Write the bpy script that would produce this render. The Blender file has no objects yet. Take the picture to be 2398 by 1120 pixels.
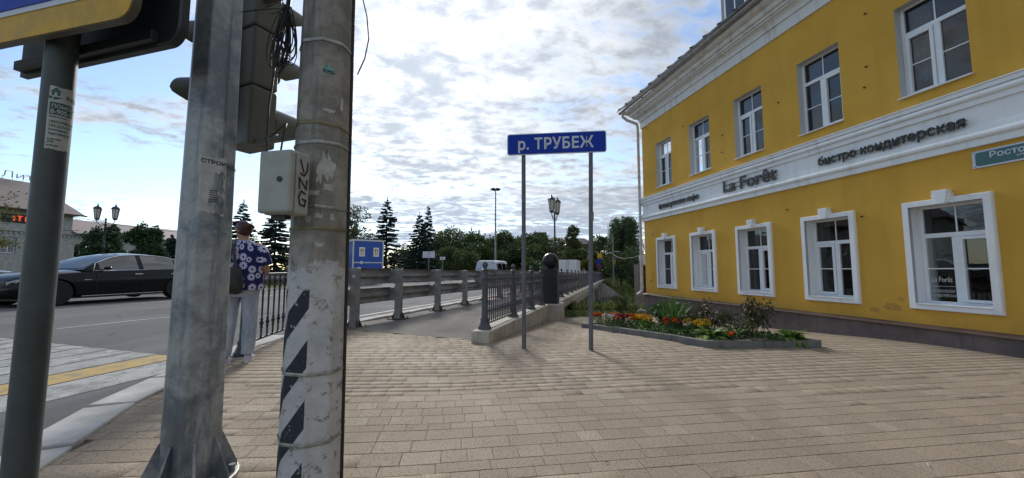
import bpy, bmesh, math, random
import numpy as np
from mathutils import Vector, Matrix, noise as mnoise

# ------------------------------------------------------------------ camera, world, sun, exposure
SC = bpy.context.scene
COL = SC.collection
RAD = math.radians
cam_d = bpy.data.cameras.new('camera')
cam_d.sensor_width = 36.0
cam_d.lens = 36.0 * 880.0 / 2398.0
cam_d.clip_start = 0.05
cam_d.clip_end = 3000.0
cam = bpy.data.objects.new('camera', cam_d)
COL.objects.link(cam)
cam.location = (0, 0, 1.15)
cam.rotation_euler = (RAD(90) + math.atan(71 / 880.0), 0, 0)
SC.camera = cam

SUN_AZ, SUN_EL = RAD(-14), RAD(30)          # azimuth from +Y (negative: to the left), elevation
sun_dir = Vector((math.sin(SUN_AZ) * math.cos(SUN_EL), math.cos(SUN_AZ) * math.cos(SUN_EL), math.sin(SUN_EL)))
sd = bpy.data.lights.new('sun', 'SUN')
sd.energy = 1.9
sd.angle = RAD(12)
sd.color = (1.0, 0.95, 0.87)
sun = bpy.data.objects.new('sun', sd)
COL.objects.link(sun)
sun.rotation_euler = (-sun_dir).to_track_quat('-Z', 'Y').to_euler()

world = bpy.data.worlds.new('World')
SC.world = world
world.use_nodes = True


def build_sky():
    nt = world.node_tree
    N, L = nt.nodes, nt.links
    N.clear()
    out = N.new('ShaderNodeOutputWorld')
    bg = N.new('ShaderNodeBackground')
    bg.inputs['Strength'].default_value = 0.1
    L.new(bg.outputs[0], out.inputs[0])
    sky = N.new('ShaderNodeTexSky')
    sky.sky_type = 'NISHITA'
    sky.sun_disc = False
    sky.sun_elevation = SUN_EL
    sky.sun_rotation = SUN_AZ
    sky.air_density = 1.0
    sky.dust_density = 0.3
    sky.ozone_density = 2.5
    tc = N.new('ShaderNodeTexCoord')
    sep = N.new('ShaderNodeSeparateXYZ')
    L.new(tc.outputs['Generated'], sep.inputs[0])

    def M(op, a, b=None, c=None, clamp=False):
        n = N.new('ShaderNodeMath')
        n.operation = op
        n.use_clamp = clamp
        for i, v in enumerate((a, b, c)):
            if v is None:
                continue
            if isinstance(v, (int, float)):
                n.inputs[i].default_value = v
            else:
                L.new(v, n.inputs[i])
        return n.outputs[0]

    def ramp(v, a, b, lo=0.0, hi=1.0):
        n = N.new('ShaderNodeMapRange')
        n.interpolation_type = 'SMOOTHSTEP'
        L.new(v, n.inputs[0])
        for i, q in enumerate((a, b, lo, hi)):
            n.inputs[1 + i].default_value = q
        return n.outputs[0]

    zz = M('ADD', M('MAXIMUM', sep.outputs[2], 0.0), 0.10)
    px, py = M('DIVIDE', sep.outputs[0], zz), M('DIVIDE', sep.outputs[1], zz)
    comb = N.new('ShaderNodeCombineXYZ')
    L.new(px, comb.inputs[0])
    L.new(py, comb.inputs[1])

    def noise(scale, detail, rough, rot=0, st=(1, 1, 1), off=(0, 0, 0), dist=0.0):
        mp = N.new('ShaderNodeMapping')
        mp.inputs['Rotation'].default_value = (0, 0, rot)
        mp.inputs['Scale'].default_value = st
        mp.inputs['Location'].default_value = off
        L.new(comb.outputs[0], mp.inputs[0])
        n = N.new('ShaderNodeTexNoise')
        n.inputs['Scale'].default_value = scale
        n.inputs['Detail'].default_value = detail
        n.inputs['Roughness'].default_value = rough
        n.inputs['Distortion'].default_value = dist
        L.new(mp.outputs[0], n.inputs['Vector'])
        return n.outputs['Fac']

    big = noise(0.55, 4, 0.5, RAD(20), (1, 1.35, 1), CLOUD_OFF, 0.3)        # where it is open
    cells = noise(8.0, 5, 0.60, RAD(-25), (1, 1.25, 1), (3, 1, 0), 0.2)      # the flocks of altocumulus
    lumps = noise(2.6, 3, 0.5, RAD(10), (1, 1.2, 1), (1, 8, 0), 0.2)
    wisps = noise(2.1, 6, 0.6, RAD(60), (0.45, 2.2, 1), (7, 2, 0), 0.8)      # streaked cirrus
    clear = M('MULTIPLY', M('MINIMUM', M('MAXIMUM', M('ADD', px, 0.5), -2.5), 0.6), 0.055)   # the cover thins out to the left
    dens = M('ADD', M('ADD', big, clear), M('ADD', M('MULTIPLY', M('SUBTRACT', cells, 0.5), 0.50), M('MULTIPLY', M('SUBTRACT', wisps, 0.5), 0.36)))
    cov = ramp(dens, 0.36, 0.56)
    far = ramp(sep.outputs[2], 0.02, 0.30, 0.30, 1.0)       # far flocks run together
    cell2 = M('ADD', M('MULTIPLY', M('SUBTRACT', M('ADD', M('MULTIPLY', cells, 0.6), M('MULTIPLY', lumps, 0.4)), 0.5), far), 0.5)
    thick = ramp(M('ADD', M('MULTIPLY', cell2, 0.9), M('MULTIPLY', big, 0.35)), 0.53, 0.75)
    # light scattered forward through the cloud near the sun, dimmer away from it
    dot = N.new('ShaderNodeVectorMath')
    dot.operation = 'DOT_PRODUCT'
    nrm = N.new('ShaderNodeVectorMath')
    nrm.operation = 'NORMALIZE'
    L.new(tc.outputs['Generated'], nrm.inputs[0])
    L.new(nrm.outputs[0], dot.inputs[0])
    dot.inputs[1].default_value = sun_dir
    cs = M('MAXIMUM', dot.outputs['Value'], 0.0)
    glow = M('ADD', M('MULTIPLY', M('POWER', cs, 18.0), 0.50), M('MULTIPLY', M('POWER', cs, 4.0), 0.20))
    thin = N.new('ShaderNodeMix')
    thin.data_type = 'RGBA'
    thin.inputs[6].default_value = (4.9, 5.1, 5.35, 1)      # thin bright cloud
    thin.inputs[7].default_value = (2.55, 2.85, 3.3, 1)     # thick grey underside
    L.new(thick, thin.inputs[0])
    haze = N.new('ShaderNodeMix')
    haze.data_type = 'RGBA'
    haze.inputs[7].default_value = (2.2, 2.8, 3.8, 1)     # far banks seen through blue air
    L.new(ramp(sep.outputs[2], 0.02, 0.26, 0.80, 0.0), haze.inputs[0])
    L.new(thin.outputs[2], haze.inputs[6])
    lit = N.new('ShaderNodeVectorMath')
    lit.operation = 'SCALE'
    L.new(haze.outputs[2], lit.inputs[0])
    L.new(M('ADD', glow, 0.80), lit.inputs['Scale'])
    skyc = N.new('ShaderNodeVectorMath')
    skyc.operation = 'SCALE'
    L.new(sky.outputs[0], skyc.inputs[0])
    skyc.inputs['Scale'].default_value = 1.0
    mix = N.new('ShaderNodeMix')
    mix.data_type = 'RGBA'
    L.new(cov, mix.inputs[0])
    L.new(skyc.outputs[0], mix.inputs[6])
    L.new(lit.outputs[0], mix.inputs[7])
    L.new(mix.outputs[2], bg.inputs['Color'])


CLOUD_OFF = (1.3, 0.4, 0)
build_sky()
vs = SC.view_settings
vs.view_transform = 'Standard'
vs.look = 'None'
vs.exposure = 0.85
vs.gamma = 1.0
vs.use_curve_mapping = False
SC.cycles.max_bounces = 8
SC.cycles.transparent_max_bounces = 12
SC.cycles.use_denoising = True

random.seed(7)
np.random.seed(7)

# ------------------------------------------------------------------ helpers


class MB:
    """collects faces; build() links them as one mesh object"""
    def __init__(s):
        s.v, s.f = [], []

    def add(s, vs_, fs_):
        b = len(s.v)
        s.v += [tuple(p) for p in vs_]
        s.f += [tuple(i + b for i in q) for q in fs_]
        return s

    def obox(s, c, ax, ay, az):
        c, ax, ay, az = Vector(c), Vector(ax), Vector(ay), Vector(az)
        vs_ = [c + i * ax + j * ay + k * az for k in (-1, 1) for j in (-1, 1) for i in (-1, 1)]
        return s.add(vs_, [(0, 2, 3, 1), (4, 5, 7, 6), (0, 1, 5, 4), (2, 6, 7, 3), (0, 4, 6, 2), (1, 3, 7, 5)])

    def box(s, x0, x1, y0, y1, z0, z1):
        return s.obox(((x0 + x1) / 2, (y0 + y1) / 2, (z0 + z1) / 2), ((x1 - x0) / 2, 0, 0), (0, (y1 - y0) / 2, 0), (0, 0, (z1 - z0) / 2))

    def rbox(s, c, sz, rz):
        ca, sa = math.cos(rz), math.sin(rz)
        return s.obox(c, (sz[0] / 2 * ca, sz[0] / 2 * sa, 0), (-sz[1] / 2 * sa, sz[1] / 2 * ca, 0), (0, 0, sz[2] / 2))

    def loft(s, rings, closed=True, caps=True):
        n = len(rings[0])
        b = len(s.v)
        for r in rings:
            s.v += [tuple(p) for p in r]
        m = n if closed else n - 1
        for i in range(len(rings) - 1):
            for j in range(m):
                k = (j + 1) % n
                s.f.append((b + i * n + j, b + i * n + k, b + (i + 1) * n + k, b + (i + 1) * n + j))
        if caps and closed:
            s.f.append(tuple(b + j for j in range(n))[::-1])
            s.f.append(tuple(b + (len(rings) - 1) * n + j for j in range(n)))
        return s

    def cyl(s, p0, p1, r0, r1=None, n=12, caps=True, rot=0.0):
        p0, p1 = Vector(p0), Vector(p1)
        r1 = r0 if r1 is None else r1
        d = (p1 - p0).normalized()
        a = d.orthogonal().normalized() if abs(d.z) < 0.999 else Vector((1, 0, 0))
        b = d.cross(a)
        rings = []
        for p, r in ((p0, r0), (p1, r1)):
            rings.append([p + r * (math.cos(2 * math.pi * i / n + rot) * a + math.sin(2 * math.pi * i / n + rot) * b) for i in range(n)])
        return s.loft(rings, True, caps)

    def tube(s, pts, r, n=6, caps=True):
        pts = [Vector(p) for p in pts]
        rs = r if isinstance(r, (list, tuple)) else [r] * len(pts)
        rings = []
        a = None
        for i, p in enumerate(pts):
            d = (pts[min(i + 1, len(pts) - 1)] - pts[max(i - 1, 0)]).normalized()
            if a is None:
                a = d.orthogonal().normalized()
            a = (a - d * a.dot(d))
            a = a.normalized() if a.length > 1e-5 else d.orthogonal().normalized()
            b = d.cross(a)
            rings.append([p + rs[i] * (math.cos(2 * math.pi * j / n) * a + math.sin(2 * math.pi * j / n) * b) for j in range(n)])
        return s.loft(rings, True, caps)

    def lathe(s, prof, n=16, c=(0, 0, 0), rot=0.0):
        rings = [[(c[0] + r * math.cos(2 * math.pi * j / n + rot), c[1] + r * math.sin(2 * math.pi * j / n + rot), c[2] + z) for j in range(n)] for r, z in prof]
        return s.loft(rings, True, True)

    def prism(s, poly, z0, z1):
        n = len(poly)
        return s.loft([[(x, y, z0) for x, y in poly], [(x, y, z1) for x, y in poly]])

    def ball(s, c, r, n=16, m=10, sc=(1, 1, 1)):
        rings = []
        for i in range(1, m):
            t = math.pi * i / m
            rings.append([(c[0] + sc[0] * r * math.sin(t) * math.cos(2 * math.pi * j / n), c[1] + sc[1] * r * math.sin(t) * math.sin(2 * math.pi * j / n), c[2] - sc[2] * r * math.cos(t)) for j in range(n)])
        return s.loft(rings)

    def mesh(s, smooth=None):
        me = bpy.data.meshes.new('mesh')
        me.from_pydata(s.v, [], s.f)
        me.validate()
        bm = bmesh.new()
        bm.from_mesh(me)
        bmesh.ops.recalc_face_normals(bm, faces=bm.faces)
        bm.to_mesh(me)
        bm.free()
        if smooth is not None:
            me.shade_smooth()
            if smooth < 180:
                me.set_sharp_from_angle(angle=RAD(smooth))
        return me

    def build(s, name, mat, parent=None, smooth=None, bevel=0.0, loc=(0, 0, 0), rz=0.0, seg=2):
        return obj(name, s.mesh(smooth), mat, parent, loc, rz, bevel, seg)


def obj(name, me, mat, parent=None, loc=(0, 0, 0), rz=0.0, bevel=0.0, seg=2):
    o = bpy.data.objects.new(name, me)
    COL.objects.link(o)
    if mat is not None and not me.materials:
        me.materials.append(mat)
    o.location = loc
    o.rotation_euler = (0, 0, rz)
    if parent:
        o.parent = parent
    if bevel:
        b = o.modifiers.new('bevel', 'BEVEL')
        b.width = bevel
        b.segments = seg
        b.limit_method = 'ANGLE'
        b.angle_limit = RAD(40)
    return o


def tag(o, label=None, cat=None, group=None, kind=None):
    if label:
        o['label'] = label
    if cat:
        o['category'] = cat
    if group:
        o['group'] = group
    if kind:
        o['kind'] = kind
    return o


def thing(name, label, cat, loc=(0, 0, 0), rz=0.0, group=None):
    o = bpy.data.objects.new(name, None)
    COL.objects.link(o)
    o.empty_display_size = 0.1
    o.location = loc
    o.rotation_euler = (0, 0, rz)
    return tag(o, label, cat, group)


def copy_tree(o, parent=None):
    c = o.copy()
    COL.objects.link(c)
    if parent:
        c.parent = parent
    for ch in list(o.children):
        copy_tree(ch, c)
    return c


def fastmesh(V, F):
    V = np.asarray(V, dtype=np.float32)
    F = np.asarray(F, dtype=np.int32)
    me = bpy.data.meshes.new('mesh')
    me.vertices.add(len(V))
    me.vertices.foreach_set('co', V.ravel())
    k = F.shape[1]
    me.loops.add(F.size)
    me.loops.foreach_set('vertex_index', F.ravel())
    me.polygons.add(len(F))
    me.polygons.foreach_set('loop_start', np.arange(0, F.size, k, dtype=np.int32))
    me.update(calc_edges=True)
    me.validate()
    return me


def smoothstep(a, b, x):
    t = min(1.0, max(0.0, (x - a) / (b - a)))
    return t * t * (3 - 2 * t)


# ------------------------------------------------------------------ materials
MATS = {}


class NT:
    def __init__(s, name):
        s.m = bpy.data.materials.new(name)
        s.m.use_nodes = True
        s.t = s.m.node_tree
        s.N, s.L = s.t.nodes, s.t.links
        s.b = s.N['Principled BSDF']
        s.out = s.N['Material Output']

    def node(s, t, **kw):
        n = s.N.new(t)
        for k, v in kw.items():
            setattr(n, k, v)
        return n

    def set(s, sock, v):
        if isinstance(v, (int, float)):
            sock.default_value = v
        elif isinstance(v, (tuple, list)):
            sock.default_value = (*v, 1) if len(v) == 3 and len(sock.default_value) == 4 else v
        else:
            s.L.new(v, sock)

    def math(s, op, a, b=None, c=None, clamp=False):
        n = s.node('ShaderNodeMath', operation=op, use_clamp=clamp)
        for i, v in enumerate((a, b, c)):
            if v is not None:
                s.set(n.inputs[i], v)
        return n.outputs[0]

    def ramp(s, v, a, b, lo=0.0, hi=1.0, smooth=True):
        n = s.node('ShaderNodeMapRange')
        if smooth:
            n.interpolation_type = 'SMOOTHSTEP'
        s.L.new(v, n.inputs[0])
        for i, q in enumerate((a, b, lo, hi)):
            n.inputs[1 + i].default_value = q
        return n.outputs[0]

    def mix(s, f, a, b):
        n = s.node('ShaderNodeMix', data_type='RGBA')
        s.set(n.inputs[0], f)
        s.set(n.inputs[6], a)
        s.set(n.inputs[7], b)
        return n.outputs[2]

    def pos(s, kind='pos', scale=None, rot=None):
        if kind == 'pos':
            v = s.node('ShaderNodeNewGeometry').outputs['Position']
        else:
            v = s.node('ShaderNodeTexCoord').outputs['Object']
        if scale or rot:
            mp = s.node('ShaderNodeMapping')
            if scale:
                mp.inputs['Scale'].default_value = scale
            if rot:
                mp.inputs['Rotation'].default_value = rot
            s.L.new(v, mp.inputs[0])
            v = mp.outputs[0]
        return v

    def noise(s, v, scale, detail=4, rough=0.55, dist=0.0):
        n = s.node('ShaderNodeTexNoise')
        s.L.new(v, n.inputs['Vector'])
        n.inputs['Scale'].default_value = scale
        n.inputs['Detail'].default_value = detail
        n.inputs['Roughness'].default_value = rough
        n.inputs['Distortion'].default_value = dist
        return n.outputs['Fac']

    def vor(s, v, scale, feature='F1', out='Distance'):
        n = s.node('ShaderNodeTexVoronoi', feature=feature)
        s.L.new(v, n.inputs['Vector'])
        n.inputs['Scale'].default_value = scale
        return n.outputs[out]

    def bump(s, h, strength=0.3, dist=0.01):
        n = s.node('ShaderNodeBump')
        n.inputs['Strength'].default_value = strength
        n.inputs['Distance'].default_value = dist
        s.L.new(h, n.inputs['Height'])
        s.L.new(n.outputs[0], s.b.inputs['Normal'])

    def done(s, col, rough=0.7, metal=0.0, spec=None):
        s.set(s.b.inputs['Base Color'], col)
        s.set(s.b.inputs['Roughness'], rough)
        s.set(s.b.inputs['Metallic'], metal)
        if spec is not None:
            s.b.inputs['Specular IOR Level'].default_value = spec
        return s.m


def lerp3(a, k):
    return tuple(c * k for c in a)


def mat_simple(name, col, rough=0.6, metal=0.0, var=0.12, scale=6.0, bump=0.0, bscale=60.0, spec=None, kind='obj', coat=0.0):
    if name in MATS:
        return MATS[name]
    t = NT(name)
    p = t.pos(kind)
    n = t.noise(p, scale, 5, 0.6)
    f = t.ramp(n, 0.3, 0.7)
    c = t.mix(f, lerp3(col, 1 - var), lerp3(col, 1 + var * 0.6))
    if bump:
        t.bump(t.noise(p, bscale, 4, 0.65), bump, 0.006)
    t.done(c, t.ramp(n, 0.2, 0.8, max(0.02, rough - 0.08), min(1, rough + 0.08)), metal, spec)
    if coat:
        t.b.inputs['Coat Weight'].default_value = coat
        t.b.inputs['Coat Roughness'].default_value = 0.03
    MATS[name] = t.m
    return t.m


def mat_paver():
    t = NT('paver')
    p = t.pos()
    oi = t.node('ShaderNodeObjectInfo').outputs['Random']
    isl = t.node('ShaderNodeNewGeometry').outputs['Random Per Island']
    rnd = t.math('FRACT', t.math('ADD', t.math('MULTIPLY', oi, 7.3), t.math('MULTIPLY', isl, 5.1)))
    base = t.mix(rnd, (0.285, 0.225, 0.160), (0.345, 0.275, 0.20))
    base = t.mix(t.ramp(t.math('FRACT', t.math('MULTIPLY', rnd, 9.7)), 0.85, 1.0, 0, 0.5), base, (0.41, 0.345, 0.265))
    sp = t.noise(p, 75, 5, 0.9)
    base = t.mix(t.ramp(sp, 0.49, 0.62, 0, 0.9), base, (0.085, 0.066, 0.048))
    base = t.mix(t.ramp(t.noise(p, 95, 4, 0.85), 0.58, 0.70, 0, 0.6), base, (0.62, 0.55, 0.46))
    base = t.mix(t.ramp(t.noise(p, 36, 5, 0.85), 0.52, 0.68, 0, 0.5), base, (0.13, 0.10, 0.075))
    dirt = t.noise(p, 0.9, 6, 0.6)
    base = t.mix(t.ramp(dirt, 0.45, 0.75, 0, 0.35), base, (0.2, 0.165, 0.13))
    stain = t.noise(p, 5.0, 5, 0.65)
    base = t.mix(t.ramp(stain, 0.55, 0.8, 0, 0.4), base, (0.2, 0.165, 0.13))
    t.bump(t.math('ADD', t.noise(p, 190, 3, 0.8), t.math('MULTIPLY', stain, 0.6)), 0.55, 0.004)
    return t.done(base, t.ramp(dirt, 0.3, 0.7, 0.75, 0.92), spec=0.35)


def mat_asphalt(name='asphalt', col=(0.135, 0.135, 0.14)):
    t = NT(name)
    p = t.pos()
    sp = t.noise(p, 170, 3, 0.8)
    base = t.mix(t.ramp(sp, 0.35, 0.68), lerp3(col, 0.55), lerp3(col, 1.3))
    big = t.noise(p, 0.7, 6, 0.65)
    base = t.mix(t.ramp(big, 0.45, 0.7, 0, 0.5), base, lerp3(col, 0.65))
    lane = t.noise(t.pos('pos', (1.2, 0.09, 1), (0, 0, RAD(15))), 1.0, 4, 0.6)
    base = t.mix(t.ramp(lane, 0.45, 0.65, 0, 0.4), base, lerp3(col, 1.35))
    crack = t.vor(t.pos(), 0.55, 'DISTANCE_TO_EDGE')
    base = t.mix(t.ramp(t.math('ADD', crack, t.math('MULTIPLY', t.noise(p, 6, 4), 0.03)), 0.012, 0.022, 0.55, 0), base, (0.03, 0.03, 0.03))
    t.bump(sp, 0.5, 0.004)
    return t.done(base, t.ramp(big, 0.3, 0.7, 0.86, 0.97), spec=0.18)


def mat_paint(name, col, wear=0.5):
    t = NT(name)
    p = t.pos()
    n = t.noise(p, 7, 7, 0.7)
    n2 = t.noise(p, 120, 3, 0.8)
    w = t.ramp(t.math('ADD', t.math('MULTIPLY', n, 0.7), t.math('MULTIPLY', n2, 0.5)), 0.62 - 0.1 * wear, 0.85 - 0.2 * wear, 0, 0.85)
    base = t.mix(w, col, (0.15, 0.148, 0.145))
    t.bump(n2, 0.3, 0.003)
    return t.done(base, 0.75, spec=0.35)


def mat_concrete(name, col=(0.42, 0.39, 0.33), stain=0.6, kind='pos', vstreak=True):
    t = NT(name)
    p = t.pos(kind)
    n = t.noise(p, 3.0, 7, 0.65)
    base = t.mix(t.ramp(n, 0.35, 0.7), lerp3(col, 0.78), lerp3(col, 1.12))
    if vstreak:
        st = t.noise(t.pos(kind, (9, 9, 0.7)), 1.0, 5, 0.65)
        base = t.mix(t.ramp(st, 0.5, 0.72, 0, stain), base, lerp3(col, 0.42))
    sp = t.noise(p, 45, 5, 0.75)
    base = t.mix(t.ramp(sp, 0.58, 0.75, 0, 0.5), base, lerp3(col, 0.5))
    t.bump(t.math('ADD', sp, n), 0.4, 0.01)
    return t.done(base, 0.88, spec=0.3)


def mat_stucco():
    t = NT('yellow_stucco')
    p = t.pos('obj')
    n = t.noise(p, 0.8, 6, 0.6)
    base = t.mix(t.ramp(n, 0.3, 0.7), (0.60, 0.335, 0.052), (0.67, 0.385, 0.065))
    st = t.noise(t.pos('obj', (2.4, 2.4, 0.22)), 1.0, 6, 0.65)
    base = t.mix(t.ramp(st, 0.45, 0.75, 0, 0.38), base, (0.45, 0.25, 0.045))
    # splash-back near the plinth and flaked patches
    z = t.node('ShaderNodeSeparateXYZ')
    t.L.new(p, z.inputs[0])
    low = t.ramp(t.math('ADD', z.outputs[2], t.math('MULTIPLY', t.noise(p, 2.2, 6, 0.7), 0.7)), 0.55, 0.95, 0.5, 0)
    base = t.mix(low, base, (0.42, 0.24, 0.05))
    fl = t.ramp(t.noise(p, 1.9, 3, 0.5), 0.735, 0.745, 0, 1)
    base = t.mix(t.math('MULTIPLY', fl, 0.35), base, (0.42, 0.33, 0.19))
    g = t.noise(p, 70, 4, 0.7)
    t.bump(t.math('ADD', t.math('MULTIPLY', g, 0.5), t.math('ADD', t.math('MULTIPLY', n, 1.5), t.math('MULTIPLY', fl, -0.6))), 0.35, 0.012)
    return t.done(base, 0.9, spec=0.25)


def mat_white_trim(name='white_trim', col=(0.80, 0.81, 0.82), dirt=0.36):
    t = NT(name)
    p = t.pos('obj')
    st = t.noise(t.pos('obj', (5, 5, 0.8)), 1.0, 6, 0.65)
    base = t.mix(t.ramp(st, 0.48, 0.75, 0, dirt), col, (0.33, 0.31, 0.28))
    d = t.noise(p, 22, 5, 0.75)
    base = t.mix(t.ramp(d, 0.66, 0.74, 0, dirt), base, (0.20, 0.18, 0.16))
    t.bump(t.noise(p, 40, 4, 0.6), 0.15, 0.006)
    return t.done(base, 0.7, spec=0.35)


def mat_galv():
    t = NT('galvanised_steel')
    p = t.pos('obj')
    n = t.noise(p, 3.2, 8, 0.68, 0.4)
    sp = t.vor(t.pos('obj', (1, 1, 0.5)), 60, 'F1', 'Color')
    base = t.mix(t.ramp(n, 0.40, 0.58), (0.14, 0.16, 0.185), (0.40, 0.41, 0.415))
    spv = t.node('ShaderNodeSeparateColor')
    t.L.new(sp, spv.inputs[0])
    base = t.mix(t.math('MULTIPLY', spv.outputs[0], 0.35), base, lerp3((0.30, 0.32, 0.34), 0.75))
    st = t.noise(t.pos('obj', (7, 7, 0.55)), 1.0, 7, 0.7, 0.6)
    base = t.mix(t.ramp(st, 0.51, 0.66, 0, 0.65), base, (0.09, 0.105, 0.125))
    base = t.mix(t.ramp(t.noise(p, 14, 6, 0.75), 0.58, 0.75, 0, 0.55), base, (0.42, 0.43, 0.43))
    t.bump(t.noise(p, 60, 5, 0.7), 0.12, 0.004)
    return t.done(base, t.ramp(n, 0.3, 0.7, 0.38, 0.62), 0.45, 0.5)


def mat_pole_concrete():
    """grey concrete; white paint on the foot with slanting dark bands on the road side"""
    t = NT('painted_concrete')
    p = t.pos('obj')
    n = t.noise(p, 5.5, 7, 0.68)
    sp = t.noise(p, 60, 5, 0.75)
    base = t.mix(t.ramp(n, 0.35, 0.68), (0.19, 0.18, 0.16), (0.37, 0.35, 0.32))
    base = t.mix(t.ramp(sp, 0.56, 0.72, 0, 0.6), base, (0.07, 0.066, 0.06))
    vc = t.noise(t.pos('obj', (11, 11, 0.8)), 1.0, 6, 0.7)
    base = t.mix(t.ramp(vc, 0.53, 0.68, 0, 0.6), base, (0.085, 0.08, 0.075))
    ck = t.vor(t.pos('obj', (9, 9, 3.2)), 1.0, 'DISTANCE_TO_EDGE')
    ck = t.math('ADD', ck, t.math('MULTIPLY', t.noise(p, 11, 6, 0.75), 0.22))
    base = t.mix(t.ramp(ck, 0.09, 0.105, 0.55, 0), base, (0.05, 0.047, 0.045))
    x = t.node('ShaderNodeSeparateXYZ')
    t.L.new(p, x.inputs[0])
    ang = t.math('ARCTAN2', x.outputs[1], x.outputs[0])
    edge = t.math('ADD', x.outputs[2], t.math('MULTIPLY', t.math('SUBTRACT', t.noise(p, 9, 6, 0.75), 0.5), 0.34))
    paint = t.ramp(edge, 1.13, 1.17, 1, 0)
    chip = t.ramp(t.math('ADD', t.math('MULTIPLY', t.noise(p, 17, 7, 0.78), 0.8), t.math('MULTIPLY', sp, 0.25)), 0.575, 0.615, 1, 0)
    white = t.mix(t.ramp(n, 0.3, 0.7), (0.40, 0.405, 0.42), (0.56, 0.565, 0.58))
    base = t.mix(t.math('MULTIPLY', paint, chip), base, white)
    s = t.math('FRACT', t.math('ADD', t.math('MULTIPLY', x.outputs[2], 3.35), t.math('MULTIPLY', ang, -0.67)))
    side = t.math('MULTIPLY', t.ramp(ang, -1.31, -1.295, 1, 0, False), t.ramp(ang, -3.0, -2.95, 0, 1, False))
    stripe = t.math('MULTIPLY', t.math('MULTIPLY', t.ramp(s, 0.46, 0.48, 1, 0), t.ramp(x.outputs[2], 1.02, 1.04, 1, 0)), side)
    chip2 = t.ramp(t.noise(p, 21, 7, 0.8), 0.60, 0.64, 1, 0)
    base = t.mix(t.math('MULTIPLY', stripe, chip2), base, (0.032, 0.038, 0.05))
    t.bump(t.math('ADD', t.math('MULTIPLY', sp, 0.8), t.math('ADD', n, t.math('MULTIPLY', chip, 0.25))), 0.5, 0.008)
    return t.done(base, 0.82, spec=0.3)


def mat_leaf(name, c1, c2, c3=None, trans=0.25):
    t = NT(name)
    g = t.node('ShaderNodeNewGeometry')
    oi = t.node('ShaderNodeObjectInfo').outputs['Random']
    r = g.outputs['Random Per Island']
    base = t.mix(r, c1, c2)
    if c3:
        base = t.mix(t.ramp(t.math('FRACT', t.math('MULTIPLY', r, 13.7)), 0.8, 0.95, 0, 0.8), base, c3)
    base = t.mix(t.math('MULTIPLY', oi, 0.35), base, lerp3(c1, 0.7))
    t.set(t.b.inputs['Base Color'], base)
    t.b.inputs['Roughness'].default_value = 0.6
    t.b.inputs['Specular IOR Level'].default_value = 0.3
    tr = t.node('ShaderNodeBsdfTranslucent')
    t.L.new(base, tr.inputs[0])
    ms = t.node('ShaderNodeMixShader')
    ms.inputs[0].default_value = trans
    t.L.new(t.b.outputs[0], ms.inputs[1])
    t.L.new(tr.outputs[0], ms.inputs[2])
    t.L.new(ms.outputs[0], t.out.inputs[0])
    return t.m


def mat_glass(name, tint=(0.55, 0.6, 0.62), ior=1.95, rough=0.0):
    t = NT(name)
    tr = t.node('ShaderNodeBsdfTransparent')
    tr.inputs[0].default_value = (*tint, 1)
    gl = t.node('ShaderNodeBsdfGlossy')
    gl.inputs['Roughness'].default_value = rough
    fr = t.node('ShaderNodeFresnel')
    fr.inputs['IOR'].default_value = ior
    # old float glass: a slight waviness bends what it mirrors
    bp = t.node('ShaderNodeBump')
    bp.inputs['Strength'].default_value = 0.04
    bp.inputs['Distance'].default_value = 0.05
    t.L.new(t.noise(t.pos('obj'), 2.5, 2, 0.4), bp.inputs['Height'])
    t.L.new(bp.outputs[0], gl.inputs['Normal'])
    ms = t.node('ShaderNodeMixShader')
    t.L.new(fr.outputs[0], ms.inputs[0])
    t.L.new(tr.outputs[0], ms.inputs[1])
    t.L.new(gl.outputs[0], ms.inputs[2])
    t.L.new(ms.outputs[0], t.out.inputs[0])
    return t.m


def mat_ground():
    t = NT('grassy_earth')
    p = t.pos()
    n = t.noise(p, 0.35, 6, 0.65)
    f = t.noise(p, 9, 6, 0.75)
    base = t.mix(t.ramp(n, 0.35, 0.65), (0.055, 0.075, 0.022), (0.085, 0.10, 0.035))
    base = t.mix(t.ramp(f, 0.45, 0.7, 0, 0.7), base, (0.035, 0.05, 0.016))
    base = t.mix(t.ramp(t.noise(p, 1.3, 6, 0.7), 0.6, 0.75, 0, 0.6), base, (0.13, 0.105, 0.07))
    t.bump(f, 0.8, 0.05)
    return t.done(base, 0.95, spec=0.15)


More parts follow.
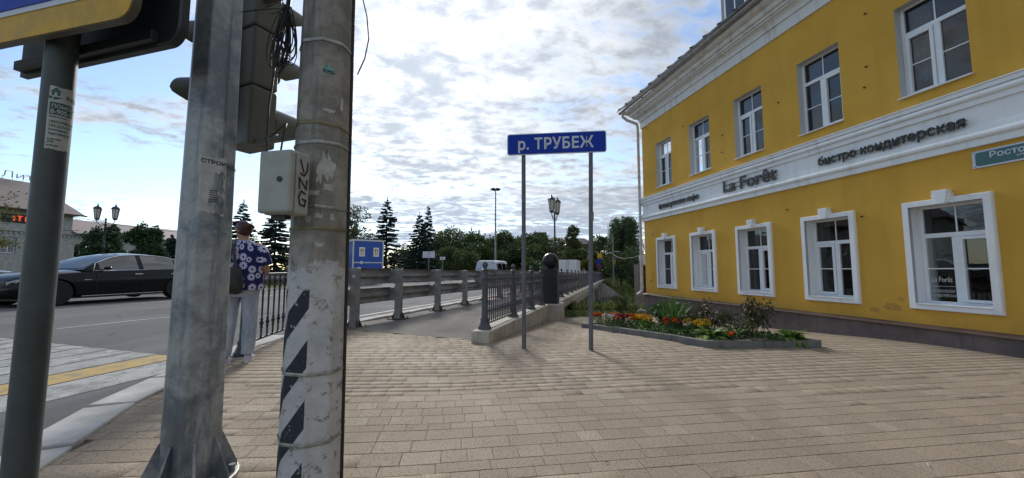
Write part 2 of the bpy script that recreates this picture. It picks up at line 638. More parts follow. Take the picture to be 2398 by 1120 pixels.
def mat_shirt():
    """navy cloth printed with white daisies"""
    t = NT('daisy_cloth')
    p = t.pos('obj')
    sx = t.node('ShaderNodeSeparateXYZ')
    t.L.new(p, sx.inputs[0])
    ang = t.math('ARCTAN2', sx.outputs[1], sx.outputs[0])
    cb = t.node('ShaderNodeCombineXYZ')
    t.L.new(t.math('MULTIPLY', ang, 0.21), cb.inputs[0])
    t.L.new(sx.outputs[2], cb.inputs[1])
    v = t.node('ShaderNodeTexVoronoi', voronoi_dimensions='2D')
    v.inputs['Scale'].default_value = 9.4
    v.inputs['Randomness'].default_value = 0.55
    t.L.new(cb.outputs[0], v.inputs['Vector'])
    df = t.node('ShaderNodeVectorMath', operation='SUBTRACT')
    t.L.new(cb.outputs[0], df.inputs[0])
    t.L.new(v.outputs['Position'], df.inputs[1])
    s2 = t.node('ShaderNodeSeparateXYZ')
    t.L.new(df.outputs[0], s2.inputs[0])
    a = t.math('ARCTAN2', s2.outputs[1], s2.outputs[0])
    d = t.math('SQRT', t.math('ADD', t.math('POWER', s2.outputs[0], 2.0), t.math('POWER', s2.outputs[1], 2.0)))
    pet = t.math('ABSOLUTE', t.math('COSINE', t.math('MULTIPLY', a, 5.5)))
    cs = t.node('ShaderNodeSeparateColor')
    t.L.new(v.outputs['Color'], cs.inputs[0])
    rad = t.math('MULTIPLY', t.math('ADD', 0.026, t.math('MULTIPLY', pet, 0.019)), t.math('ADD', 0.72, t.math('MULTIPLY', cs.outputs[0], 0.42)))
    m1 = t.math('LESS_THAN', d, rad)
    m2 = t.math('GREATER_THAN', d, 0.013)
    flower = t.math('MULTIPLY', m1, m2)
    gap = t.math('MULTIPLY', t.math('LESS_THAN', pet, 0.25), t.math('GREATER_THAN', d, 0.018))
    flower = t.math('MULTIPLY', flower, t.math('SUBTRACT', 1.0, gap))
    n = t.noise(p, 25, 4, 0.6)
    navy = t.mix(n, (0.010, 0.016, 0.075), (0.018, 0.03, 0.12))
    base = t.mix(flower, navy, (0.58, 0.58, 0.80))
    t.bump(t.noise(p, 14, 4, 0.6), 0.5, 0.02)
    return t.done(base, 0.85, spec=0.2)


def mat_jeans():
    t = NT('pale_denim')
    p = t.pos('obj')
    n = t.noise(t.pos('obj', (6, 6, 2.5)), 1.6, 6, 0.65)
    base = t.mix(t.ramp(n, 0.3, 0.7), (0.27, 0.32, 0.42), (0.50, 0.54, 0.62))
    t.bump(t.math('ADD', t.math('MULTIPLY', n, 2.0), t.noise(p, 160, 2, 0.6)), 0.5, 0.02)
    return t.done(base, 0.88, spec=0.2)


def mat_water():
    t = NT('river_water')
    p = t.pos('pos', (1, 2.2, 1))
    t.bump(t.noise(p, 2.5, 4, 0.6), 0.15, 0.1)
    return t.done((0.03, 0.04, 0.03), 0.06, spec=0.5)


def mat_emit(name, col, st):
    t = NT(name)
    t.b.inputs['Emission Color'].default_value = (*col, 1)
    t.b.inputs['Emission Strength'].default_value = st
    return t.done(col, 0.5)


PAVER = mat_paver()
JOINT = mat_simple('joint_sand', (0.10, 0.082, 0.062), 0.95, var=0.3, scale=30, kind='pos')
ASPH = mat_asphalt()
ASPH2 = mat_asphalt('path_asphalt', (0.15, 0.138, 0.125))
W_PAINT = mat_paint('white_road_paint', (0.36, 0.36, 0.35), 0.85)
G_PAINT = mat_paint('greyed_road_paint', (0.31, 0.31, 0.30), 0.7)
Y_PAINT = mat_paint('yellow_road_paint', (0.42, 0.29, 0.09), 0.55)
KERB = mat_concrete('kerb_stone', (0.44, 0.43, 0.41), 0.3, vstreak=False)
BEDKERB = mat_concrete('bed_kerb_stone', (0.20, 0.195, 0.185), 0.5)
PARAPET = mat_concrete('parapet_concrete', (0.50, 0.46, 0.385), 0.75)
BEAM = mat_concrete('bridge_concrete', (0.40, 0.37, 0.31), 0.7)
STUCCO = mat_stucco()
PLINTH = mat_concrete('plinth_render', (0.155, 0.125, 0.115), 0.4, 'obj')
TRIM = mat_white_trim()
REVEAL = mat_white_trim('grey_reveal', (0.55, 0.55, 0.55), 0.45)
PVC = mat_simple('white_pvc', (0.78, 0.79, 0.81), 0.35, var=0.05)
GLASS = mat_glass('window_glass')
CARGLASS = mat_glass('car_glass', (0.05, 0.06, 0.065), 2.7)
IRON = mat_simple('grey_painted_iron', (0.075, 0.078, 0.095), 0.5, var=0.25, scale=12, bump=0.15)
BLACKIRON = mat_simple('black_painted_iron', (0.02, 0.021, 0.024), 0.45, var=0.3, scale=10, bump=0.1)
GUARD = mat_simple('dull_guardrail_steel', (0.25, 0.245, 0.235), 0.5, 0.3, 0.35, 5, 0.15, 30)
GALV = mat_galv()
POLEC = mat_pole_concrete()
GREYPOST = mat_simple('grey_post_paint', (0.12, 0.125, 0.15), 0.55, var=0.2, scale=8, bump=0.1)
DARKPOLE = mat_simple('dark_grey_pole_paint', (0.05, 0.062, 0.062), 0.5, var=0.2, scale=9, bump=0.08)
SIGNBLUE = mat_simple('blue_sign_film', (0.008, 0.042, 0.36), 0.45, var=0.08, spec=0.15)
SIGNWHITE = mat_simple('white_sign_film', (0.55, 0.58, 0.66), 0.4, var=0.06)
SIGNYELL = mat_simple('yellow_sign_film', (0.56, 0.33, 0.03), 0.45, var=0.18, scale=14, bump=0.1, bscale=120, spec=0.2)
SIGNBACK = mat_simple('dark_sign_back', (0.022, 0.028, 0.032), 0.5, var=0.2)
SIGNALGREY = mat_simple('signal_housing_plastic', (0.10, 0.105, 0.085), 0.5, var=0.15, scale=5)
BLACKPL = mat_simple('black_plastic', (0.012, 0.012, 0.013), 0.45, var=0.2)
BOXGREY = mat_simple('cabinet_plastic', (0.34, 0.345, 0.32), 0.45, var=0.12, scale=10)
MARKER = mat_simple('black_marker', (0.01, 0.01, 0.012), 0.5, var=0.1)
PAPER = mat_simple('weathered_paper', (0.45, 0.45, 0.44), 0.9, var=0.2, scale=18)
PAPERGREEN = mat_simple('green_print', (0.02, 0.10, 0.085), 0.8, var=0.1)
BAND = mat_simple('steel_band', (0.33, 0.33, 0.31), 0.45, 0.6, 0.3, 20)
CABLE = mat_simple('cable_rubber', (0.012, 0.012, 0.013), 0.55, var=0.2)
ROOFMETAL = mat_simple('dark_roof_metal', (0.055, 0.045, 0.042), 0.5, 0.3, 0.25, 3)
GUTTER = mat_simple('gutter_metal', (0.34, 0.32, 0.31), 0.5, 0.2, 0.25, 6)
PIPE = mat_simple('pale_downpipe', (0.52, 0.48, 0.45), 0.5, var=0.25, scale=5)
LETTER = mat_simple('dark_letter_metal', (0.018, 0.017, 0.017), 0.45, var=0.2)
PLATEGREEN = mat_simple('green_enamel', (0.045, 0.13, 0.13), 0.4, var=0.1)
SOIL = mat_simple('dark_soil', (0.045, 0.034, 0.024), 0.95, var=0.5, scale=12, bump=0.8, bscale=25, kind='pos')
GRANITE = mat_simple('polished_black_granite', (0.014, 0.014, 0.017), 0.36, var=0.4, scale=40, spec=0.3)
BLACKPANEL = mat_simple('black_cladding', (0.008, 0.008, 0.010), 0.55, var=0.3, scale=3)
GROUND = mat_ground()
LAMPGLASS = mat_simple('frosted_lamp_glass', (0.55, 0.55, 0.52), 0.3, var=0.05)
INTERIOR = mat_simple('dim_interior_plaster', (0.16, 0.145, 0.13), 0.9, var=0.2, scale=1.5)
CURTAIN = mat_simple('pale_curtain', (0.42, 0.42, 0.42), 0.9, var=0.2, scale=6)
MASONRY = mat_concrete('whitewashed_brick', (0.46, 0.46, 0.45), 0.35, 'obj')
ROOFPINK = mat_simple('pinkish_roof_sheet', (0.24, 0.19, 0.18), 0.6, 0.0, 0.15, 2)
BARK = mat_simple('bark', (0.05, 0.04, 0.03), 0.95, var=0.4, scale=9, bump=0.8, bscale=20)
L_SPRUCE = mat_leaf('spruce_needles', (0.027, 0.054, 0.045), (0.051, 0.087, 0.075), None, 0.1)
L_DEC = mat_leaf('broad_leaves', (0.037, 0.070, 0.023), (0.078, 0.124, 0.040), (0.132, 0.171, 0.054), 0.22)
L_DEC2 = mat_leaf('olive_leaves', (0.048, 0.075, 0.026), (0.098, 0.128, 0.045), (0.165, 0.150, 0.053), 0.22)
L_BIRCH = mat_leaf('birch_leaves', (0.043, 0.076, 0.031), (0.085, 0.128, 0.048), (0.153, 0.170, 0.051), 0.25)
L_YEL = mat_leaf('yellowing_leaves', (0.09, 0.11, 0.025), (0.17, 0.16, 0.035), (0.24, 0.15, 0.03), 0.3)
L_THUJA = mat_leaf('arborvitae_scales', (0.034, 0.076, 0.037), (0.071, 0.128, 0.060), None, 0.12)
L_GRASS = mat_leaf('bank_grass', (0.09, 0.14, 0.035), (0.18, 0.23, 0.065), (0.27, 0.26, 0.12), 0.3)
L_HOSTA = mat_leaf('hosta_leaves', (0.10, 0.19, 0.035), (0.18, 0.29, 0.06), (0.32, 0.38, 0.13), 0.25)
L_IRIS = mat_leaf('iris_blades', (0.045, 0.11, 0.025), (0.09, 0.18, 0.04), None, 0.3)
L_MARI = mat_leaf('marigold_leaves', (0.053, 0.105, 0.030), (0.090, 0.165, 0.045), None, 0.2)
L_PEONY = mat_leaf('peony_leaves', (0.058, 0.058, 0.029), (0.111, 0.091, 0.046), (0.065, 0.117, 0.033), 0.2)
FL_OR = mat_leaf('orange_petals', (0.62, 0.13, 0.012), (0.70, 0.20, 0.015), None, 0.15)
FL_YE = mat_leaf('yellow_petals', (0.70, 0.42, 0.03), (0.75, 0.52, 0.06), None, 0.15)
FL_RED = mat_leaf('dark_red_petals', (0.28, 0.02, 0.04), (0.40, 0.03, 0.06), None, 0.1)
FL_PINK = mat_leaf('pale_pink_petals', (0.62, 0.42, 0.46), (0.70, 0.55, 0.58), None, 0.15)
FL_WH = mat_leaf('white_petals', (0.68, 0.68, 0.62), (0.75, 0.75, 0.70), None, 0.15)
CARPAINT = mat_simple('black_car_paint', (0.004, 0.005, 0.005), 0.10, var=0.1, coat=0.0, spec=0.28)
SILVER = mat_simple('silver_car_paint', (0.36, 0.38, 0.44), 0.3, 0.5, 0.08, coat=0.6)
GREYCAR = mat_simple('grey_car_paint', (0.13, 0.14, 0.16), 0.3, 0.3, 0.1, coat=0.6)
CHROME = mat_simple('chrome', (0.75, 0.76, 0.78), 0.12, 1.0, 0.05)
RUBBER = mat_simple('tyre_rubber', (0.012, 0.012, 0.012), 0.8, var=0.2)
RIM = mat_simple('dark_alloy', (0.035, 0.035, 0.037), 0.35, 0.7, 0.2)
LAMPLENS = mat_simple('headlamp_lens', (0.30, 0.34, 0.38), 0.1, var=0.3, coat=1.0)
REDLENS = mat_simple('red_lamp_lens', (0.35, 0.015, 0.012), 0.2, var=0.1)
WHITEPAINT = mat_simple('white_vehicle_paint', (0.62, 0.63, 0.64), 0.45, var=0.08, scale=2)
CABINBLUE = mat_simple('cabin_blue_paint', (0.018, 0.085, 0.40), 0.45, var=0.12, scale=2)
SKIN = mat_simple('skin', (0.36, 0.19, 0.13), 0.55, var=0.12, scale=12)
HAIR = mat_simple('reddish_hair', (0.045, 0.014, 0.010), 0.42, var=0.7, scale=35, bump=0.5, bscale=50)
SHIRT = mat_shirt()
JEANS = mat_jeans()
LEATHER = mat_simple('black_leather', (0.013, 0.013, 0.014), 0.42, var=0.3, scale=15, bump=0.3, bscale=40)
SHOE = mat_simple('pale_lilac_canvas', (0.50, 0.47, 0.56), 0.8, var=0.12, scale=20)
REDPAVE = mat_simple('reddish_paving', (0.30, 0.19, 0.155), 0.85, var=0.2, scale=8, kind='pos')

# ------------------------------------------------------------------ lettering


def text_geo(s, size=1.0, ext=0.0, off=0.0, space=1.0):
    c = bpy.data.curves.new('txt', 'FONT')
    c.body = s
    c.size = size
    c.extrude = ext
    c.offset = off
    c.space_character = space
    c.resolution_u = 3
    o = bpy.data.objects.new('txt', c)
    COL.objects.link(o)
    bpy.context.view_layer.update()
    me = bpy.data.meshes.new_from_object(o.evaluated_get(bpy.context.evaluated_depsgraph_get()))
    V = [tuple(v.co) for v in me.vertices]
    F = [tuple(p.vertices) for p in me.polygons]
    bpy.data.meshes.remove(me)
    bpy.data.objects.remove(o)
    bpy.data.curves.remove(c)
    return V, F


def add_serifs(V, F, size, ext):
    """slab serifs on the free ends of stems (horizontal outline edges of stem width)"""
    E = {}
    zt = max(p[2] for p in V)
    cnt = {}
    for f in F:
        if not all(abs(V[i][2] - zt) < 1e-5 for i in f):
            continue
        for a, b in zip(f, f[1:] + f[:1]):
            k = tuple(sorted((tuple(round(q, 4) for q in V[a]), tuple(round(q, 4) for q in V[b]))))
            cnt[k] = cnt.get(k, 0) + 1
    mb = MB()
    mb.v, mb.f = list(V), list(F)
    ys = [p[1] for p in V]
    for (a, b), c in cnt.items():
        if c == 1 and abs(a[1] - b[1]) < 1e-3 * size:
            w = abs(a[0] - b[0])
            if 0.045 * size < w < 0.16 * size:
                y = a[1]
                up = 1 if y < (min(ys) + max(ys)) / 2 else -1
                x0, x1 = min(a[0], b[0]) - 0.032 * size, max(a[0], b[0]) + 0.032 * size
                h = 0.02 * size
                mb.box(x0, x1, min(y, y + up * h) - 0.004 * size, max(y, y + up * h) + 0.004 * size, -ext, ext * 1.01)
    return mb.v, mb.f


def letters(parent, s, size, fn, mat, ext=0.01, off=0.0, serif=False, name='letter', space=1.0, squeeze=1.0):
    """one mesh part per character; fn maps (x, y, z) of the flat text to the parent's space"""
    tot = max(p[0] for p in text_geo(s, size, 0, off, space)[0])
    for i, ch in enumerate(s):
        if ch == ' ':
            continue
        V, F = text_geo(ch, size, ext, off)
        right = max(p[0] for p in text_geo(s[:i + 1], size, 0, off, space)[0])
        dx = right - max(p[0] for p in V)
        if serif:
            V, F = add_serifs(V, F, size, max(ext, 0.001))
        mb = MB()
        mb.add([fn((x + dx) * squeeze, y, z) for x, y, z in V], F)
        mb.build(name, mat, parent)
    return tot * squeeze


def text_part(parent, s, size, fn, mat, ext=0.0, off=0.0, name='lettering', space=1.0):
    V, F = text_geo(s, size, ext, off, space)
    mb = MB()
    mb.add([fn(*p) for p in V], F)
    return mb.build(name, mat, parent)


# ------------------------------------------------------------------ lie of the land
BD = Vector((0.264, 0.9646, 0)).normalized()      # direction of road and bridge
BR = Vector((BD.y, -BD.x, 0))                     # to the right of it
B0 = Vector((-0.45, 6.3, 0))                      # first post of the bridge railing


def rt(x, y):
    dx, dy = x - B0.x, y - B0.y
    return dx * BR.x + dy * BR.y, dx * BD.x + dy * BD.y


def bp(r, t, z=0.0):
    p = B0 + BR * r + BD * t
    return Vector((p.x, p.y, z))


def gz(x, y):
    r, t = rt(x, y)
    k = smoothstep(-0.5, 0.05, r)
    q = y - 6.0
    drop = 0.068 * (q if q > 0.6 else (0 if q < -0.6 else (q + 0.6) ** 2 / 2.4))
    return min(0.09, 0.03 * max(0.0, -x - 0.6)) - k * drop


def roadz(r, t):
    return 0.05 + 0.010 * min(12.0, max(0.0, -r - 2)) - 0.011 * max(0.0, t)


def terrain(x, y):
    r, t = rt(x, y)
    near = gz(x, y) - 0.16 if y < 14 and x > -3 else roadz(r, t) - 0.16
    base = near if y < 13 else near * (1 - smoothstep(13, 16, y)) + (-0.75) * smoothstep(13, 16, y)
    if r < -2.5:
        base = -0.08 - 0.011 * max(0, min(t, 60))
    ch = smoothstep(8.6, 15.5, t) * (1 - smoothstep(44, 57, t)) * smoothstep(-20.5, -17.5, r)
    return base * (1 - ch) + ch * (-3.3) + (mnoise.noise((x * 0.25, y * 0.25, 0)) * 0.25 if ch > 0.05 and ch < 0.95 else 0)


def grid_lines(lo, hi, fine_lo, fine_hi, step):
    a = list(np.arange(fine_lo, fine_hi, step))
    v, s = fine_hi, step
    while v < hi:
        a.append(v)
        s *= 1.22
        v += s
    a.append(hi)
    v, s, b = fine_lo - step, step, []
    while v > lo:
        b.append(v)
        s *= 1.22
        v -= s
    b.append(lo)
    return b[::-1] + a


XL = grid_lines(-1500, 1500, -24, 30, 0.8)
YL = grid_lines(-200, 1800, -2, 72, 0.8)
V = [(x, y, terrain(x, y)) for y in YL for x in XL]
nx = len(XL)
F = [(j * nx + i, j * nx + i + 1, (j + 1) * nx + i + 1, (j + 1) * nx + i) for j in range(len(YL) - 1) for i in range(nx - 1)]
gm = fastmesh(V, F)
gm.shade_smooth()
tag(obj('ground', gm, GROUND), kind='structure')

mb = MB()
mb.add([bp(-60, 11, -2.75), bp(120, 11, -2.75), bp(120, 60, -2.75), bp(-60, 60, -2.75)], [(0, 1, 2, 3)])
tag(mb.build('river_water', mat_water()), kind='structure')


def sheet(rlo, rhi, t0, t1, zf, nr=6, ntt=30):
    mb_ = MB()
    for j in range(ntt + 1):
        for i in range(nr + 1):
            r, t = rlo + (rhi - rlo) * i / nr, t0 + (t1 - t0) * j / ntt
            mb_.v.append(tuple(bp(r, t, zf(r, t))))
    for j in range(ntt):
        for i in range(nr):
            a = j * (nr + 1) + i
            mb_.f.append((a, a + 1, a + nr + 2, a + nr + 1))
    return mb_


CURVE = [(-1.75, -0.6), (-2.05, 0.5), (-2.42, 1.45), (-2.80, 2.28), (-3.12, 2.95), (-3.36, 3.72), (-3.52, 4.5), (-3.66, 5.3), (-3.70, 6.0), (-3.60, 6.75)]
KRT = sorted((rt(x, y)[1], rt(x, y)[0]) for x, y in CURVE)


def road_edge(t):
    if t > KRT[-1][0]:
        return -3.15
    return float(np.interp(t, [k[0] for k in KRT], [k[1] for k in KRT]))


mb = MB()
TT = [-70, -50, -35, -25, -18, -13, -10] + list(np.arange(-8, 2, 0.25)) + list(np.arange(2, 60, 2)) + [60, 80, 110, 160, 260]
for t in TT:
    for i in range(13):
        r = -17.6 + (road_edge(t) + 17.6) * i / 12
        mb.v.append(tuple(bp(r, t, roadz(r, t))))
for j in range(len(TT) - 1):
    for i in range(12):
        a = j * 13 + i
        mb.f.append((a, a + 1, a + 14, a + 13))
tag(mb.build('road', ASPH, smooth=60), kind='structure')

# markings: world-space quads on the road, 4 mm above it
road_marks = thing('road_marking', None, None)
road_marks['kind'] = 'structure'


def mark(name, p, q, w, mat, lift=0.004, n=8):
    p, q = Vector((*p, 0)), Vector((*q, 0))
    d = (q - p).normalized()
    s = Vector((d.y, -d.x, 0)) * w / 2
    mb_ = MB()
    for i in range(n + 1):
        c = p.lerp(q, i / n)
        for k in (-1, 1):
            a = c + s * k
            mb_.v.append((a.x, a.y, roadz(*rt(a.x, a.y)) + lift))
    for i in range(n):
        mb_.f.append((2 * i, 2 * i + 1, 2 * i + 3, 2 * i + 2))
    return mb_.build(name, mat, road_marks)


ZD, ZL = Vector((0.216, 0.976, 0)).normalized(), Vector((-0.976, 0.216, 0)).normalized()
Z0 = Vector((-3.66, 4.02, 0))
q = 0.02
for i in range(13):
    w = 0.54 if i == 0 else 0.42
    end = 0.62 + 0.03 * i
    a = Z0 + ZL * (q + w / 2) - ZD * 4.6
    b = Z0 + ZL * (q + w / 2) + ZD * end
    mark('crossing_stripe', (a.x, a.y), (b.x, b.y), w, (W_PAINT, Y_PAINT, G_PAINT, W_PAINT)[i] if i < 4 else (G_PAINT, W_PAINT)[i % 2])
    q += w + 0.035
mark('lane_line', (-13.3, 7.4), (-10.2, 14.6), 0.16, W_PAINT)
mark('lane_line', (-10.2, 14.6), (-5.5, 31.8), 0.16, W_PAINT)
for t in range(4):
    a, b = bp(-7.4, -1.6 + 6 * t), bp(-7.4, 1.4 + 6 * t)
    mark('lane_line', (a.x, a.y), (b.x, b.y), 0.12, G_PAINT)
a, b = bp(-3.75, 1.5), bp(-3.75, 60)
mark('edge_line', (a.x, a.y), (b.x, b.y), 0.13, W_PAINT, n=30)

# footway on the bridge
def pz(r, t):
    p = bp(r, t)
    k = smoothstep(-0.1, 1.6, t)
    return (gz(p.x, p.y) + 0.004) * (1 - k) + (0.045 - 0.011 * max(0, t)) * k

tag(sheet(-3.05, -0.1, -0.12, 8.0, pz, 4, 20).build('asphalt_path', ASPH2, smooth=60), kind='structure')
tag(sheet(-3.05, -0.1, 8.0, 60.0, pz, 2, 40).build('red_footway', REDPAVE, smooth=60), kind='structure')
kb = thing('road_kerb', None, None)
kb['kind'] = 'structure'
t = -0.1
while t < 40:
    mb = MB()
    l = 0.99
    zt = 0.075 - 0.011 * max(0, t)
    a, b = bp(-3.2, t, 0), bp(-3.2, t + l, 0)
    mb.obox(((a.x + b.x) / 2, (a.y + b.y) / 2, zt - 0.14), BR * 0.14, BD * (l / 2), (0, 0, 0.15))
    mb.build('kerb_stone', KERB, kb, bevel=0.015)
    t += 1.0

# kerb round the corner by the crossing


def curve_pt(s):
    """point at arc length s along CURVE (Catmull-Rom)"""
    P = [Vector((x, y, 0)) for x, y in CURVE]
    acc = 0
    last = P[0]
    for i in range(len(P) - 1):
        p0, p1, p2, p3 = P[max(i - 1, 0)], P[i], P[i + 1], P[min(i + 2, len(P) - 1)]
        for k in range(1, 9):
            u = k / 8
            c = 0.5 * ((2 * p1) + (p2 - p0) * u + (2 * p0 - 5 * p1 + 4 * p2 - p3) * u * u + (3 * p1 - p0 - 3 * p2 + p3) * u ** 3)
            l = (c - last).length
            if acc + l >= s:
                return last.lerp(c, (s - acc) / l), (c - last).normalized()
            acc += l
            last = c
    return None, None


s = 0.0
while True:
    p, d = curve_pt(s)
    e, d2 = curve_pt(s + 0.78)
    if e is None:
        break
    dd = (e - p).normalized()
    nn = Vector((dd.y, -dd.x, 0))
    c = (p + e) / 2
    mb = MB()
    mb.obox((c.x, c.y, gz(c.x, c.y) - 0.10 + random.uniform(0.004, 0.014)), nn * 0.155, dd * ((e - p).length / 2 - 0.004), (0, 0, 0.11))
    mb.build('kerb_stone', KERB, kb, bevel=0.012)
    s += 0.785


def kerb_x(y):
    for (x0, y0), (x1, y1) in zip(CURVE, CURVE[1:]):
        if y0 <= y <= y1:
            return x0 + (x1 - x0) * (y - y0) / (y1 - y0)
    return CURVE[0][0] if y < CURVE[0][1] else CURVE[-1][0]


# the paved square: bedding sheet with the paving stones on it
FD = Vector((-0.20403, 0.97896, 0))     # along the yellow facade, away from the camera
FN = Vector((0.97896, 0.20403, 0))      # from the street into the yellow building
FP = 7.565
BED = [(1.60, 8.85), (2.86, 5.62), (4.60, 5.68), (3.34, 8.95)]


def in_poly(x, y, P, grow=0.0):
    for i in range(len(P)):
        (ax, ay), (bx, by) = P[i], P[(i + 1) % len(P)]
        l = math.hypot(bx - ax, by - ay)
        if ((bx - ax) * (y - ay) - (by - ay) * (x - ax)) / l < -grow:
            return False
    return True


def paved(x, y):
    if x * FN.x + y * FN.y > FP - 0.005 or y > 13.3 or y < 0.1:
        return False
    r, t = rt(x, y)
    if r < 0.12 and t > -0.12:
        return False
    if x < kerb_x(y) + 0.10:
        return False
    if in_poly(x, y, BED, -0.02):
        return False
    if y > 12.6 and r < 0.9:
        return False
    return True


def bed_ok(x, y):
    r, t = rt(x, y)
    return x * FN.x + y * FN.y < FP + 0.25 and 0.05 < y < 13.35 and not (r < 0.0 and t > -0.05) and x > kerb_x(y) - 0.02


mb = MB()
ST = 0.2
idx = {}
for j in range(0, 68):
    for i in range(-20, 41):
        x, y = i * ST + ST / 2, j * ST + ST / 2
        if bed_ok(x, y):
            ids = []
            for a, b in ((0, 0), (1, 0), (1, 1), (0, 1)):
                k = (i + a, j + b)
                if k not in idx:
                    idx[k] = len(mb.v)
                    gx, gy = k[0] * ST, k[1] * ST
                    mb.v.append((gx, gy, gz(gx, gy) - 0.007))
                ids.append(idx[k])
            mb.f.append(tuple(ids))
paving = mb.build('paving', JOINT)
paving['kind'] = 'structure'

E1, E2 = Vector((0.9903, 0.139, 0)), Vector((-0.139, 0.9903, 0))


def unit_paver():
    m_ = MB()
    b = 0.018
    rings = [[(-.5, -.5, -1), (.5, -.5, -1), (.5, .5, -1), (-.5, .5, -1)], [(-.5, -.5, -.05), (.5, -.5, -.05), (.5, .5, -.05), (-.5, .5, -.05)], [(-.5 + b * .4, -.5 + b, 0), (.5 - b * .4, -.5 + b, 0), (.5 - b * .4, .5 - b, 0), (-.5 + b * .4, .5 - b, 0)]]
    return m_.loft(rings).mesh()


unit = unit_paver()
unit.materials.append(PAVER)
pv = []
b = -2.0
rnd = random.Random(11)
while b < 15:
    rh = rnd.choice((0.11, 0.11, 0.16, 0.16, 0.16))
    a = -6.0 - rnd.random() * 0.3
    run, ln = 0, 0.24
    while a < 10:
        if run <= 0:
            ln = rnd.choice((0.16, 0.16, 0.16, 0.24, 0.32))
            run = rnd.choice((1, 2, 3))
        run -= 1
        c = E1 * (a + ln / 2) + E2 * (b + rh / 2)
        if paved(c.x, c.y):
            pv.append((c.x, c.y, ln, rh))
        a += ln
    b += rh


def screen(x, y, z):
    th = math.atan(71 / 880.0)
    zc = y * math.cos(th) + (z - 1.15) * math.sin(th)
    yc = -y * math.sin(th) + (z - 1.15) * math.cos(th)
    return 1199 + 880 * x / zc, 560 - 880 * yc / zc, zc


def paver_basis(x, y):
    e = 0.1
    n = Vector((-(gz(x + e, y) - gz(x - e, y)) / (2 * e), -(gz(x, y + e) - gz(x, y - e)) / (2 * e), 1)).normalized()
    n = (n + Vector((rnd.gauss(0, 0.0018), rnd.gauss(0, 0.0012), 0))).normalized()
    a1 = (E1 - n * E1.dot(n)).normalized()
    return a1, n.cross(a1), n


area = []
for i, (x, y, ln, rh) in enumerate(pv):
    if y < 1.2:
        area.append((0, i))
        continue
    sx, sy, zc = screen(x, y, 0)
    vis = 0 < sx < 2398 and 0 < sy < 1120
    hid = (370 < sx < 535 or 650 < sx < 800) and sy < 1120
    area.append(((ln * rh / zc ** 3) if vis and not hid else 0, i))
big = set(i for _, i in sorted(area, reverse=True)[:300])
PV, PF = [], []
uv = np.array([v.co[:] for v in unit.vertices])
uf = [tuple(p.vertices) for p in unit.polygons]
assert all(len(f) == 4 for f in uf)
for i, (x, y, ln, rh) in enumerate(pv):
    a1, a2, n = paver_basis(x, y)
    z = gz(x, y) + rnd.gauss(0.001, 0.0005)
    S = (ln - 0.0015, rh - 0.0032, 0.05)
    if i in big:
        o = obj('paving_stone', unit, PAVER, paving)
        m4 = Matrix(((a1.x * S[0], a2.x * S[1], n.x * S[2], x), (a1.y * S[0], a2.y * S[1], n.y * S[2], y), (a1.z * S[0], a2.z * S[1], n.z * S[2], z), (0, 0, 0, 1)))
        o.matrix_local = m4
    else:
        R = np.array([[*a1], [*a2], [*n]])
        b_ = len(PV) * 12
        PV.append((uv * np.array(S)) @ R + np.array([x, y, z]))
        PF += [[b_ + k for k in f] for f in uf]
rest = obj('paving_stones', fastmesh(np.concatenate(PV), PF), PAVER, paving)
rest['kind'] = 'stuff'

# ------------------------------------------------------------------ the yellow cafe building
cafe = thing('cafe_building', 'two-storey yellow stucco building with white window surrounds and brown plinth', 'building',
             (FN.x * FP, FN.y * FP, 0), math.atan2(FD.y, FD.x))
U0, U1 = -6.0, 12.45            # facade runs from behind the camera to the river corner
WC = [4.17 + 1.747 * k for k in range(-2, 5)]
WW = 0.85
LZ0, LZ1, UZ0, UZ1 = 0.61, 2.14, 3.96, 5.53
TOPZ = 6.9


def wall_cells():
    m_ = MB()
    us = [U0]
    for c in WC:
        us += [c - WW / 2, c + WW / 2]
    us.append(U1)
    zs = [0.26, LZ0, LZ1, UZ0, UZ1, TOPZ]
    for i in range(len(us) - 1):
        hole = i % 2 == 1
        for j in range(len(zs) - 1):
            if hole and j in (1, 3):
                continue
            m_.add([(us[i], 0, zs[j]), (us[i + 1], 0, zs[j]), (us[i + 1], 0, zs[j + 1]), (us[i], 0, zs[j + 1])], [(3, 2, 1, 0)])
    # river end and back
    m_.add([(U1, 0, 0.26), (U1, -11, 0.26), (U1, -11, TOPZ), (U1, 0, TOPZ)], [(3, 2, 1, 0)])
    m_.add([(U0, -11, 0.26), (U0, 0, 0.26), (U0, 0, TOPZ), (U0, -11, TOPZ)], [(3, 2, 1, 0)])
    m_.add([(U1, -11, 0.26), (U0, -11, 0.26), (U0, -11, TOPZ), (U1, -11, TOPZ)], [(3, 2, 1, 0)])
    return m_


obj('wall', wall_cells().mesh(), STUCCO, cafe)
mb = MB()
mb.box(U0, U1 + 0.06, -11, 0.06, -3.2, 0.235)
mb.build('plinth', PLINTH, cafe, bevel=0.01)
mb = MB()
mb.add([(U0, 0.0, 0.29), (U1 + 0.1, 0.0, 0.29), (U1 + 0.1, 0.105, 0.245), (U0, 0.105, 0.245), (U0, 0.105, 0.232), (U1 + 0.1, 0.105, 0.232)], [(0, 1, 2, 3), (3, 2, 5, 4)])
mb.build('plinth_flashing', mat_simple('brown_flashing', (0.10, 0.065, 0.052), 0.5, var=0.2), cafe)
